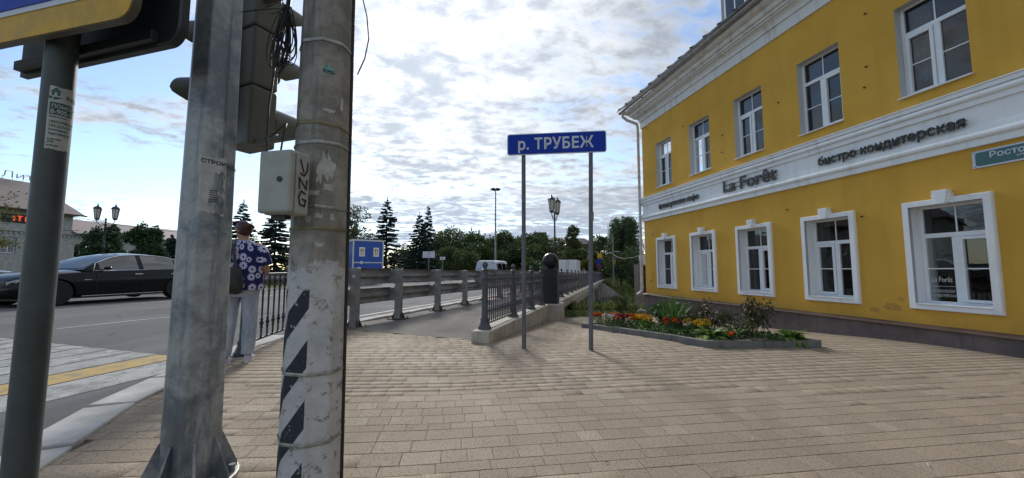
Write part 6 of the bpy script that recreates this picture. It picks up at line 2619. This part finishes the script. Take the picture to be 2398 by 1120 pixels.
bag = thing('shoulder_bag', 'black leather shoulder bag hanging on the back of the woman', 'bag', (WX - 0.015, WY - 0.235, gz(WX, WY) + 0.80), RAD(16))
mb = MB()
rings = []
for z, w, d in ((0.0, 0.135, 0.045), (0.015, 0.165, 0.062), (0.10, 0.172, 0.068), (0.20, 0.162, 0.055), (0.275, 0.145, 0.032), (0.295, 0.138, 0.018)):
    rings.append([(w * (abs(math.cos(a)) ** 0.55) * math.copysign(1, math.cos(a)), d * (abs(math.sin(a)) ** 0.7) * math.copysign(1, math.sin(a)), z + 0.008 * math.sin(3 * a)) for a in np.linspace(0, 2 * math.pi, 29)[:-1]])
mb.loft(rings)
bb_ = mb.build('bag_body', LEATHER, bag, smooth=60)
for sx in (-1, 1):
    mb = MB()
    top = Vector((0.02, 0.16, 0.60))
    mb.loft([[Vector(p_) + Vector((dx, 0, 0)) for dx in (-0.016, 0.016)] for p_ in ((sx * 0.10, -0.01, 0.28), (sx * 0.075, 0.005, 0.37), (0.02 + sx * 0.035, 0.025, 0.47), (0.012 + sx * 0.018, 0.07, 0.565), (0.0 + sx * 0.012, 0.16, 0.613), (-0.01, 0.25, 0.58), (-0.01, 0.31, 0.50))], closed=False)
    s_ = mb.build('strap', LEATHER, bag)
    so = s_.modifiers.new('thick', 'SOLIDIFY')
    so.thickness = 0.006
mb = MB()
mb.box(-0.155, 0.155, -0.058, -0.052, 0.185, 0.20)
mb.build('flap_seam', BLACKPL, bag)

TEAL = mat_simple('pale_blue_jacket', (0.30, 0.38, 0.42), 0.85, var=0.1)
ORANGE = mat_simple('orange_knit', (0.55, 0.17, 0.06), 0.9, var=0.1)
p = bp(-1.2, 36)
person('distant walker with an orange cap on the bridge footway', (p.x, p.y, -0.38), RAD(150), 1.0, (TEAL, GREYPOST, BLACKPL, ORANGE))

# ------------------------------------------------------------------ trees


def blob_leaves(blobs, n, size, seed, flat=0.0, hang=0.0):
    rs = np.random.RandomState(seed)
    B = np.array([b[:3] for b in blobs])
    R = np.array([b[3:6] if len(b) > 4 else (b[3],) * 3 for b in blobs])
    vol = R.prod(axis=1) ** 0.67
    pick = rs.choice(len(B), n, p=vol / vol.sum())
    d = rdir(n, rs)
    rad = rs.uniform(0.25, 1.0, (n, 1)) ** 0.45 * rs.normal(1, 0.09, (n, 1))
    C = B[pick] + d * R[pick] * rad
    D = d + rdir(n, rs) * 0.9
    D[:, 2] -= hang
    return leaf_quads(C, D, rdir(n, rs), rs.uniform(size * 0.6, size * 1.4, n), rs.uniform(size * 0.45, size * 0.9, n))


def limb_mesh(h, w, r0, rs, blobs, lean=0.0):
    m_ = MB()
    top = Vector((lean * w, 0, h * 0.78))
    m_.tube([(0, 0, -0.3), (lean * w * 0.15, 0, h * 0.2), (lean * w * 0.5, 0, h * 0.5), top], [r0, r0 * 0.8, r0 * 0.5, r0 * 0.15], 8)
    for b in blobs:
        c = Vector(b[:3])
        s0 = Vector((lean * w * 0.3, 0, min(h * 0.6, max(h * 0.18, c.z * 0.55))))
        m_.tube([s0, s0.lerp(c, 0.55) + Vector((0, 0, h * 0.03)), c], [r0 * 0.32, r0 * 0.2, r0 * 0.06], 5)
    return m_


def broad_tree(label, x, y, h, w, n=2600, mat=None, leaf=0.35, z=-0.6, group=None, seed=0, name='broadleaf_tree', nb=12, low=0.12, cone=0.0):
    rs = np.random.RandomState(seed + 100)
    o = thing(name, label, 'tree', (x, y, z), rs.uniform(0, 6.28), group)
    blobs = []
    for k in range(nb):
        f = rs.uniform(low, 0.9)
        env = math.sin(math.pi * min(1, (f - low) / (1 - low) * 0.82 + 0.13)) * (1 - cone * f)
        a = rs.uniform(0, 6.28)
        rr_ = rs.uniform(0.25, 0.95) * w * 0.5 * env
        br_ = w * rs.uniform(0.17, 0.29) * (1 - 0.4 * cone * f)
        blobs.append((rr_ * math.cos(a), rr_ * math.sin(a), f * h, br_, br_, br_ * 0.8))
    blobs.append((0, 0, h - w * 0.13, w * 0.13 * (1 - 0.5 * cone), w * 0.13 * (1 - 0.5 * cone), w * 0.13))
    limb_mesh(h, w, 0.028 * h, rs, blobs).build('trunk', BARK, o, smooth=60)
    V_, F_ = blob_leaves(blobs, n, leaf, seed)
    obj('crown', fastmesh(V_, F_), mat or L_DEC, o)
    return o


def spruce_mesh(h, w, seed, n_whorl=27, dens=1.0):
    rs = np.random.RandomState(seed)
    parts = []
    z = h * 0.06
    k = 0
    while z < h * 0.97:
        f = z / h
        R = w * 0.5 * (1 - f) ** 0.85 * rs.uniform(0.78, 1.12) + 0.10
        nb = max(4, int(rs.uniform(6, 9) * (1 if f < 0.8 else 0.7)))
        a0 = rs.uniform(0, 6.28)
        for b in range(nb):
            a = a0 + 2 * math.pi * b / nb + rs.normal(0, 0.18)
            L_ = R * rs.uniform(0.75, 1.15)
            zb0 = z + rs.uniform(-0.6, 0.6) * h / n_whorl
            m = max(8, int(L_ / 0.16 * dens * 9))
            t_ = rs.uniform(0.1, 1.0, m) ** 0.8
            droop = 0.30 * (1 - f) + 0.04
            prof = -droop * t_ + 0.30 * droop * np.maximum(0, t_ - 0.7) / 0.3
            cx, cy = np.cos(a), np.sin(a)
            C = np.stack([cx * t_ * L_, cy * t_ * L_, zb0 + prof * L_], 1)
            side = np.stack([-np.full(m, cy), np.full(m, cx), np.zeros(m)], 1) * rs.choice([-1, 1], (m, 1))
            D = np.stack([np.full(m, cx) * 0.7, np.full(m, cy) * 0.7, -0.35 - 0.25 * rs.rand(m)], 1) + side * rs.uniform(0.2, 1.0, (m, 1))
            parts.append(leaf_quads(C, D, rdir(m, rs), rs.uniform(0.22, 0.5, m) * (0.55 + 0.45 * (1 - t_)) * (0.5 + 0.5 * min(1, R / 1.2)), rs.uniform(0.14, 0.26, m)))
        z += h / n_whorl * rs.uniform(0.75, 1.15) * (1 - 0.35 * f)
        k += 1
    m = 40
    C = np.stack([rs.normal(0, 0.03, m), rs.normal(0, 0.03, m), rs.uniform(h * 0.93, h, m)], 1)
    parts.append(leaf_quads(C, rdir(m, rs) * 0.5 + [0, 0, 0.9], rdir(m, rs), 0.2, 0.06))
    return join_q(parts)


def spruce(label, x, y, h, w, seed, z=-0.4, group='spruces across the road'):
    o = thing('spruce_tree', label, 'tree', (x, y, z), seed * 1.3, group)
    MB().cyl((0, 0, -0.3), (0, 0, h * 0.96), 0.02 * h, 0.015, n=8).build('trunk', BARK, o)
    obj('crown', spruce_mesh(h, w, seed), L_SPRUCE, o)
    return o


def at(px, Y_):
    return (px - 1199) / 877.0 * Y_


def hgt(py, Y_, z=-0.5):
    return 1.15 + (631 - py) / 880.0 * Y_ - z


for px, py, wpx, Y_, sd_, lab in ((905, 464, 86, 48, 1, 'tall dark spruce right of the blue cabin, the tallest one'), (982, 500, 70, 50, 2, 'dark spruce left of the pair beyond the small sign'), (1002, 484, 52, 57, 3, 'slim spruce with the pointed top, right one of the pair'),
                                  (645, 486, 110, 40, 4, 'broad dark spruce behind the grey utility box'), (566, 470, 84, 45, 5, 'spruce showing just right of the galvanised column above the woman'), (1104, 533, 26, 100, 6, 'small pointed spruce top above the tree line'), (1122, 536, 20, 101, 7, 'tiny spruce top right of the other one above the tree line'), (403, 556, 60, 30, 8, 'low dark spruce half hidden by the galvanised column')):
    spruce(lab, at(px, Y_), Y_, hgt(py, Y_), wpx / 880 * Y_ * 1.38, sd_)

GT = 'broadleaf trees lining the far river bank'
TL = [(1015, 575, 70, 104), (1075, 565, 90, 108), (1150, 566, 90, 108), (1225, 572, 90, 106), (1300, 590, 80, 100), (1360, 596, 70, 104), (1425, 590, 80, 100), (960, 585, 80, 100), (1030, 546, 62, 92), (1060, 537, 74, 88), (1098, 552, 62, 86), (1138, 549, 64, 90), (1176, 547, 64, 86), (1214, 558, 56, 88), (1250, 551, 76, 82), (1288, 560, 60, 86), (1316, 576, 46, 92), (1376, 577, 56, 84), (1408, 556, 50, 90), (1196, 572, 60, 78), (1120, 576, 60, 78), (1270, 578, 70, 76), (1345, 585, 60, 80)]
TLAB = ['half-hidden tree at the back of the distant tree line'] * 8 + ['tree at the left end of the tree line, right of the paired sign backs', 'highest rounded tree near the left end of the tree line', 'tree in the tree line below the two small spruce tops', 'tree in the tree line just left of the floodlight mast', 'tree in the tree line just right of the floodlight mast', 'tree in the tree line just left of the left river-sign post', 'broad tree right of the left river-sign post, below the dark tower', 'tree of the tree line behind the black ball', 'low tree just right of the bridge lamp', 'tree just left of the right river-sign post', 'tree just right of the right river-sign post', 'lower nearer tree between the mast and the left river-sign post', 'lower nearer tree above the silver van', 'lower nearer tree left of the black ball', 'lower nearer tree above the white box truck']
for i, (px, py, wpx, Y_) in enumerate(TL):
    broad_tree(TLAB[i], at(px, Y_), Y_, hgt(py, Y_), wpx / 880 * Y_ * 1.35, 6500, L_DEC if i % 3 else L_DEC2, 0.46, -0.5, GT, i, nb=18, low=0.04)
for i, (px, py, wpx, Y_, m_, lab) in enumerate(((1050, 584, 62, 72, L_DEC2, 'olive-brown bush in front of the tree line left of the mast'), (1092, 592, 56, 70, L_DEC2, 'low olive bush in front of the tree line beside the mast'), (1386, 588, 44, 70, L_YEL, 'yellow-green bush behind the street signs'), (1236, 606, 60, 60, L_DEC, 'low green hedge behind the sign posts'))):
    broad_tree(lab, at(px, Y_), Y_, hgt(py, Y_), wpx / 880 * Y_ * 1.2, 4500, m_, 0.34, -0.5, None, 40 + i, 'bush', low=0.03)
broad_tree('conical green tree between the lamp and the right sign post', at(1341, 66), 66, hgt(528, 66), 46 / 880 * 66 * 1.3, 6500, L_DEC2, 0.32, -0.5, None, 60, low=0.05, cone=0.55)
broad_tree('bright green larch-like tree just right of the concrete pole', at(828, 36), 36, hgt(484, 36), 4.2, 6000, L_DEC2, 0.2, -0.4, None, 61, low=0.1, nb=18)
for i, (px, py, wpx, Y_, lab) in enumerate(((224, 533, 74, 27, 'left arborvitae of the pair beside the left street lamp'), (264, 527, 52, 28, 'narrow arborvitae just right of the left street lamp'), (330, 522, 72, 26, 'wide arborvitae above the roof of the black car'), (362, 530, 50, 26.5, 'smaller arborvitae right of the wide one'))):
    broad_tree(lab, at(px, Y_), Y_, hgt(py, Y_, -0.1), wpx / 880 * Y_ * 1.05, 7500, L_THUJA, 0.17, -0.1, 'arborvitae in front of the white building', 70 + i, 'arborvitae_tree', nb=26, low=0.04, cone=0.45)

# yellowing tree reaching in from the left edge
yt = thing('roadside_tree', 'loose yellowing tree reaching in at the far left edge', 'tree', (-30.5, 19.6, 0))
rs = np.random.RandomState(9)
br_ = MB()
br_.tube([(0, 0, -0.2), (0.2, 0, 2), (0.5, 0, 3.6), (0.8, 0, 5.0)], [0.16, 0.13, 0.09, 0.03], 7)
leafC, leafD = [], []
for k in range(26):
    a = rs.uniform(-0.9, 0.9) if k < 18 else rs.uniform(0, 6.28)
    e = rs.uniform(-0.1, 0.55)
    ln = rs.uniform(1.6, 3.7)
    z0 = rs.uniform(1.6, 4.4)
    d = Vector((math.cos(a) * math.cos(e), math.sin(a) * math.cos(e), math.sin(e)))
    s0 = Vector((0.3, 0, z0))
    pts = [s0 + d * ln * q + Vector((0, 0, -0.25 * q * q)) for q in (0, 0.35, 0.7, 1.0)]
    br_.tube(pts, [0.03, 0.02, 0.012, 0.004], 5)
    for q in range(70):
        t_ = rs.uniform(0.25, 1.03)
        p_ = s0 + d * ln * t_ + Vector((0, 0, -0.25 * t_ * t_))
        leafC.append(np.array(p_) + rs.normal(size=3) * 0.14)
        leafD.append(np.array(d) + rs.normal(size=3) * 0.8)
br_.build('trunk', BARK, yt, smooth=60)
V_, F_ = leaf_quads(np.array(leafC), np.array(leafD), rdir(len(leafC), rs), rs.uniform(0.1, 0.22, len(leafC)), rs.uniform(0.06, 0.12, len(leafC)))
obj('crown', fastmesh(V_, F_), L_YEL, yt)

# weeping birch behind the yellow building's corner
wb = thing('weeping_birch', 'tall weeping birch with hanging strands beside the yellow building corner', 'tree', (at(1462, 62), 62, -0.7))
rs = np.random.RandomState(21)
tb = MB()
tb.tube([(0, 0, -0.3), (0.1, 0, 3), (-0.2, 0, 6.5), (0.0, 0, 9.6)], [0.28, 0.22, 0.15, 0.04], 8)
parts = []
for k in range(170):
    z0 = rs.uniform(2.5, 10.6)
    a = rs.uniform(0, 6.28)
    R = rs.uniform(0.5, 1.0) * 3.7 * math.sqrt(max(0.05, 1 - ((z0 - 6.6) / 4.9) ** 2))
    tip = Vector((R * math.cos(a), R * math.sin(a), z0 + 0.3))
    if k < 40:
        tb.tube([(0, 0, z0 - 1.2), (tip.x * 0.5, tip.y * 0.5, z0 + 0.4), tip], [0.06, 0.03, 0.012], 5)
    drop = rs.uniform(1.2, 3.6)
    m = int(110 * drop / 2.4)
    t_ = rs.uniform(0, 1, m)
    back = rs.uniform(0, 0.55, (m, 1))
    C = np.array(tip)[None] * np.array([1, 1, 1]) * np.stack([1 - back[:, 0], 1 - back[:, 0], np.ones(m)], 1) + np.stack([rs.normal(0, 0.13, m), rs.normal(0, 0.13, m), -drop * t_], 1)
    parts.append(leaf_quads(C, rdir(m, rs) * 0.5 + [0, 0, -1], rdir(m, rs), rs.uniform(0.2, 0.42, m), rs.uniform(0.1, 0.2, m)))
tb.build('trunk', BARK, wb, smooth=60)
obj('crown', join_q(parts), L_BIRCH, wb)
for i, (px, py, wpx, Y_, lab) in enumerate(((1452, 592, 52, 56, 'dark rounded shrub under the weeping birch, left one'), (1482, 583, 60, 54, 'dark dense shrub under the weeping birch, beside the downpipe'))):
    broad_tree(lab, at(px, Y_), Y_, hgt(py, Y_, -1.2), wpx / 880 * Y_ * 1.2, 2600, L_DEC, 0.25, -1.2, None, 90 + i, 'bush', low=0.03)

# shrubs on the near bank, past the end of the paving
for i, (x, y, h, w, m_, lab) in enumerate(((2.55, 15.3, 0.5, 0.9, L_DEC2, 'bank shrub behind the left flowers, near the bridge'), (3.35, 14.9, 0.55, 1.0, L_DEC, 'dense bank shrub right of the right sign post'), (4.15, 14.7, 0.7, 0.9, L_DEC2, 'bank shrub next to the foot of the downpipe'), (3.9, 17.5, 1.0, 1.6, L_DEC, 'larger bank shrub further down toward the water'), (5.0, 16.6, 1.5, 1.1, L_DEC2, 'tall pale green shrub hugging the river corner of the yellow building'))):
    zt = terrain(x, y)
    rs = np.random.RandomState(200 + i)
    o = thing('shrub', lab, 'shrub', (x, y, zt), i, 'wild shrubs on the river bank')
    blobs = [(rs.normal(0, w * 0.25), rs.normal(0, w * 0.25), h * rs.uniform(0.15, 0.8), w * 0.24) for _ in range(11)]
    limb_mesh(h, w, 0.02, rs, blobs).build('stems', BARK, o)
    V_, F_ = blob_leaves(blobs, 2200, 0.075, 200 + i)
    obj('foliage', fastmesh(V_, F_), m_, o)

# wild growth over both banks
parts = []
rs = np.random.RandomState(33)


def tufts(n, gen, lmin, lmax, w):
    C = []
    for _ in range(n):
        x, y = gen()
        r_, t_ = rt(x, y)
        if r_ < 0.6 or (x * FN.x + y * FN.y > FP - 0.1 and (x - FN.x * FP) * FD.x + (y - FN.y * FP) * FD.y < 12.6) or paved(x, y):
            continue
        C.append((x, y, terrain(x, y)))
    C = np.array(C)
    m = len(C)
    D = rdir(m, rs) * 0.6 + [0, 0, 1.0]
    return leaf_quads(C, D, rdir(m, rs), rs.uniform(lmin, lmax, m), w, 0.1)


parts.append(tufts(9000, lambda: (rs.uniform(1.5, 8), rs.uniform(13.2, 22)), 0.15, 0.55, 0.05))


def farb():
    r_, t_ = rs.uniform(0.6, 30), rs.uniform(43, 62)
    p_ = bp(r_, t_)
    return p_.x, p_.y


parts.append(tufts(14000, farb, 0.25, 0.7, 0.14))
o = obj('bank_vegetation', join_q(parts), L_GRASS)
tag(o, 'rough grass and weeds covering the river banks', 'vegetation', kind='stuff')
# grass verge in front of the white building
C = np.stack([rs.uniform(-36, -18.5, 6000), rs.uniform(12, 46, 6000), np.full(6000, -0.06)], 1)
V_, F_ = leaf_quads(C, rdir(6000, rs) * 0.5 + [0, 0, 1], rdir(6000, rs), rs.uniform(0.1, 0.3, 6000), 0.06)
tag(obj('verge_grass', fastmesh(V_, F_), L_GRASS), 'rough grass verge across the road', 'grass', kind='stuff')

# ------------------------------------------------------------------ the white building across the road
WD = Vector((0.115, 0.993, 0)).normalized()
W0 = Vector((-55.5, 46.5, 0))
wbld = thing('white_building', 'long whitewashed brick building with pinkish metal roof across the road', 'building', (W0.x, W0.y, -0.1), math.atan2(WD.y, WD.x))
# local x runs away along the wall, local -y faces the road


def wb_wall(u0, u1, z1, wins_, depth):
    m_ = MB()
    us = sorted({u0, u1, *[w_[0] for w_ in wins_], *[w_[1] for w_ in wins_]})
    for a, b in zip(us, us[1:]):
        hole = [w_ for w_ in wins_ if w_[0] <= a and b <= w_[1]]
        zs = [(0, hole[0][2]), (hole[0][3], z1)] if hole else [(0, z1)]
        for za, zb_ in zs:
            m_.add([(a, 0, za), (b, 0, za), (b, 0, zb_), (a, 0, zb_)], [(0, 1, 2, 3)])
    m_.add([(u1, 0, 0), (u1, depth, 0), (u1, depth, z1), (u1, 0, z1)], [(0, 1, 2, 3)])
    m_.add([(u0, 0, 0), (u0, depth, 0), (u0, depth, z1), (u0, 0, z1)], [(0, 1, 2, 3)])
    m_.build('wall', MASONRY, wbld)
    for a, b, za, zb_ in wins_:
        f_ = MB()
        for q in ((a, a + 0.08, za, zb_), (b - 0.08, b, za, zb_), (a + 0.08, b - 0.08, za, za + 0.08), (a + 0.08, b - 0.08, zb_ - 0.08, zb_), (a + 0.08, b - 0.08, za + (zb_ - za) * 0.62, za + (zb_ - za) * 0.62 + 0.07), ((a + b) / 2 - 0.04, (a + b) / 2 + 0.04, za + 0.08, za + (zb_ - za) * 0.62)):
            f_.box(q[0], q[1], 0.14, 0.20, q[2], q[3])
        w_ = f_.build('window', PVC, wbld)
        MB().box(a, b, 0.19, 0.20, za, zb_).build('pane', CARGLASS, w_)
        MB().box(a - 0.05, b + 0.05, -0.06, 0.14, za - 0.06, za).build('sill', MASONRY, w_)
        MB().box(a - 0.12, b + 0.12, -0.06, 0.0, zb_ + 0.02, zb_ + 0.2).build('window_hood', MASONRY, w_)
        MB().box(a, b, 0.6, 0.65, za - 0.2, zb_ + 0.2).build('room_shade_slab', BLACKPL, w_)  # black slab behind the pane, its colour standing in for indoor shade


tw = [(u, u + 1.15, 3.05, 4.85) for u in (-5.35, -2.75 - 0.0, -8.2, -11.0, -14.0)]
wb_wall(-20, 0.6, 8.0, tw, 12)
ww = [(u, u + 1.25, 2.75, 4.45) for u in (1.0, 4.6, 8.2, 11.8, 14.2)]
wb_wall(0.6, 18.5, 5.75, ww, 10)
MB().box(-20, 0.75, -0.18, 0.0, 5.55, 5.75).build('cornice', MASONRY, wbld)
MB().box(0.75, 18.6, -0.2, 0.0, 5.55, 5.75).build('cornice', MASONRY, wbld)
den = MB().box(-0.09, 0.09, -0.14, 0, 0, 0.28).mesh()
den.materials.append(MASONRY)
for k in range(90):
    obj('dentil', den, MASONRY, wbld, (-19.5 + k * 0.42, 0, 5.2))
rf = MB()
rf.loft([[(u, -0.7, 5.72), (u, -0.7, 5.80), (u, 4.5, 8.0), (u, 10, 5.8), (u, 10, 5.72)] for u in (0.62, 18.8)])
rf.build('roof', ROOFPINK, wbld)
rf = MB()
rf.add([(-21, -0.8, 8.0), (1.4, -0.8, 8.0), (1.4, 12.5, 8.0), (-21, 12.5, 8.0), (-17, 3.2, 11.8), (-1.4, 3.2, 11.8)], [(0, 1, 5, 4), (1, 2, 5), (2, 3, 4, 5), (3, 0, 4), (3, 2, 1, 0)])
rf2 = rf.build('roof', ROOFPINK, wbld)
MB().box(-21, 1.45, -0.85, -0.8, 7.9, 8.08).build('roof_edge', ROOFMETAL, rf2)
nw = thing('lit_window_sign', 'dark window strip with glowing red letters high on the white building', 'sign', tuple(Vector((W0.x, W0.y, -0.1)) + WD * -5.6 + Vector((0, 0, 6.5))), math.atan2(WD.y, WD.x))
MB().box(0, 2.3, -0.08, -0.01, 0, 0.95).build('panel', BLACKPL, nw)
REDG = mat_emit('red_neon', (1.0, 0.10, 0.04), 0.35)
for x0, x1, z0, z1 in ((0.9, 1.05, 0.2, 0.75), (1.35, 1.5, 0.2, 0.8), (1.2, 1.65, 0.7, 0.8), (1.85, 2.25, 0.2, 0.3), (1.85, 2.25, 0.65, 0.75), (1.85, 1.97, 0.3, 0.65)):
    MB().box(x0, x1, -0.12, -0.085, z0, z1).build('glowing_letter', REDG, nw)
rsg = thing('roof_lettering', 'pale outlined script letters standing on the ridge of the white building', 'sign', tuple(Vector((W0.x, W0.y, 11.65)) + WD * -4.2 + Vector((-WD.y, WD.x, 0)) * 3.2), math.atan2(WD.y, WD.x))
letters(rsg, 'Лит', 1.05, lambda x, y, z: (x * 1.5, -z, y + 0.3), mat_simple('pale_neon_tube', (0.5, 0.5, 0.5), 0.5, var=0.1), 0.03, -0.015)
for x in (0.2, 1.0, 1.9):
    MB().cyl((x, 0, 0), (x, 0, 0.32), 0.02, n=5).build('strut', GUARD, rsg)

# ------------------------------------------------------------------ far roofs, signs and wires
fb_ = thing('far_building', 'dark brown building with square tower rising behind the distant trees', 'building', (at(1288, 122), 122, -0.5))
MB().box(-9, 10, 0, 12, 0, 10.2).build('wall', mat_simple('brown_brick', (0.09, 0.06, 0.05), 0.9, var=0.2), fb_)
rf = MB()
rf.add([(-9.6, -0.6, 10.2), (10.6, -0.6, 10.2), (10.6, 12.6, 10.2), (-9.6, 12.6, 10.2), (-5, 6, 12.4), (6, 6, 12.4)], [(0, 1, 5, 4), (1, 2, 5), (2, 3, 4, 5), (3, 0, 4)])
rf.build('roof', ROOFPINK, fb_)
MB().box(-5.3, -1.2, -1, 4, 0, 13.6).build('tower', mat_simple('dark_tower_cladding', (0.035, 0.033, 0.035), 0.8, var=0.3, scale=1), fb_)
MB().box(-5.6, -0.9, -1.3, 4.3, 12.2, 12.6).build('tower_ledge', ROOFMETAL, fb_)
fb2 = thing('brick_house', 'reddish brick house with brown roof behind the right sign post', 'building', (at(1362, 100), 100, -0.5))
MB().box(-3.5, 3.5, 0, 8, 0, 8.3).build('wall', mat_simple('red_brick', (0.13, 0.07, 0.055), 0.9, var=0.2), fb2)
rf = MB()
rf.add([(-4, -0.5, 8.3), (4, -0.5, 8.3), (4, 8.5, 8.3), (-4, 8.5, 8.3), (-1.5, 4, 10.2), (1.5, 4, 10.2)], [(0, 1, 5, 4), (1, 2, 5), (2, 3, 4, 5), (3, 0, 4)])
rf.build('roof', ROOFMETAL, fb2)
sh = thing('small_shed', 'small brick outhouse with grey roof at the edge of the yellow building', 'shed', (at(1517, 40), 40, -3.0))
MB().box(-0.6, 2.5, 0, 3, 0, 4.7).build('wall', mat_simple('dark_weathered_boards', (0.035, 0.022, 0.02), 0.9, var=0.3), sh)
rf = MB()
rf.add([(-1.0, -0.4, 4.7), (2.8, -0.4, 4.7), (2.8, 1.5, 5.7), (-0.6, 1.5, 5.7), (-1.0, -0.4, 4.55), (2.8, -0.4, 4.55)], [(0, 1, 2, 3), (4, 5, 1, 0)])
rf.build('roof', GUTTER, sh)


def sign_on_pole(label, px, Y_, h, plates, z=-0.5, cat='sign'):
    o = thing('road_sign', label, cat, (at(px, Y_), Y_, z))
    MB().cyl((0, 0, 0), (0, 0, h), 0.04, n=8).build('post', GUARD, o, smooth=60)
    for (x, zc, w, hh, shape, m_) in plates:
        q_ = MB()
        if shape == 'disc':
            q_.loft([[(x + w / 2 * math.cos(a), y, zc + w / 2 * math.sin(a)) for a in np.linspace(0, 2 * math.pi, 21)[:-1]] for y in (-0.07, -0.05)])
        else:
            q_.box(x - w / 2, x + w / 2, -0.07, -0.05, zc - hh / 2, zc + hh / 2)
        q_.build('plate', m_, o)
    return o


REDSIGN = mat_simple('red_sign_film', (0.42, 0.03, 0.035), 0.4, var=0.08)
sign_on_pole('pair of white sign backs on one post left of the tree line', 1005, 36, 3.35, [(-0.3, 3.05, 0.55, 0.62, 'sq', SIGNWHITE), (0.32, 3.05, 0.55, 0.62, 'sq', SIGNWHITE)])
sign_on_pole('tiny pale sign on a thin post right of the pair of sign backs', 1037, 48, 3.3, [(-0.18, 3.05, 0.3, 0.4, 'sq', SIGNWHITE), (0.2, 3.05, 0.3, 0.4, 'sq', SIGNWHITE)])
sg3 = sign_on_pole('stack of yellow, blue and red-ringed signs right of the river sign', 1401, 58, 4.4, [(0.15, 3.75, 0.75, 0.7, 'sq', SIGNYELL), (0.0, 2.85, 0.62, 0.75, 'sq', SIGNBLUE), (0.0, 2.1, 0.66, 0.66, 'disc', REDSIGN), (0.0, 2.1, 0.5, 0.5, 'disc', SIGNBLUE)])
for c_, dy in zip([c for c in sg3.children if c.name.startswith('plate')][-1:], (0.012,)):
    c_.location.y -= dy
sign_on_pole('yellow and blue signs on a post before the weeping birch', 1439, 56, 3.3, [(-0.1, 2.55, 0.4, 0.8, 'sq', SIGNYELL), (0.0, 1.7, 0.4, 0.6, 'sq', SIGNBLUE)])
pl = thing('power_pole', 'slim wooden power pole with small lamps before the weeping birch', 'pole', (at(1435, 54), 54, -0.7))
MB().cyl((0, 0, 0), (0, 0, 6.9), 0.11, 0.08, n=8).build('shaft', mat_simple('grey_wood', (0.22, 0.2, 0.18), 0.9, var=0.2), pl)
for s_ in (-1, 1):
    MB().rbox((s_ * 0.45, -0.1, 4.3 + 0.1 * s_), (0.75, 0.3, 0.08), 0.2).build('lamp_head', SIGNWHITE, pl)


def wire(label, pts, sag, r=0.015, name='overhead_wire'):
    a, b = Vector(pts[0]), Vector(pts[1])
    m_ = MB()
    m_.tube([a.lerp(b, q / 16) - Vector((0, 0, sag * 4 * (q / 16) * (1 - q / 16))) for q in range(17)], r, 5)
    return tag(m_.build(name, CABLE), label, 'wire')


corner = Vector((FN.x * FP, FN.y * FP, 0)) + FD * 12.5
wire('pale wire from the power pole to the yellow building corner', [(at(1435, 54), 54, 3.4), (corner.x + 0.3, corner.y + 0.6, 1.75)], 0.4, 0.02)
wire('dark wire strung along the roof of the white building', [(-54.8, 44, 7.9), (-51.5, 66, 7.2)], 0.5, 0.03)
wire('dark wire crossing the front of the white building at left', [(-60, 36, 6.15), (-54.5, 47, 6.0)], 0.2, 0.03)
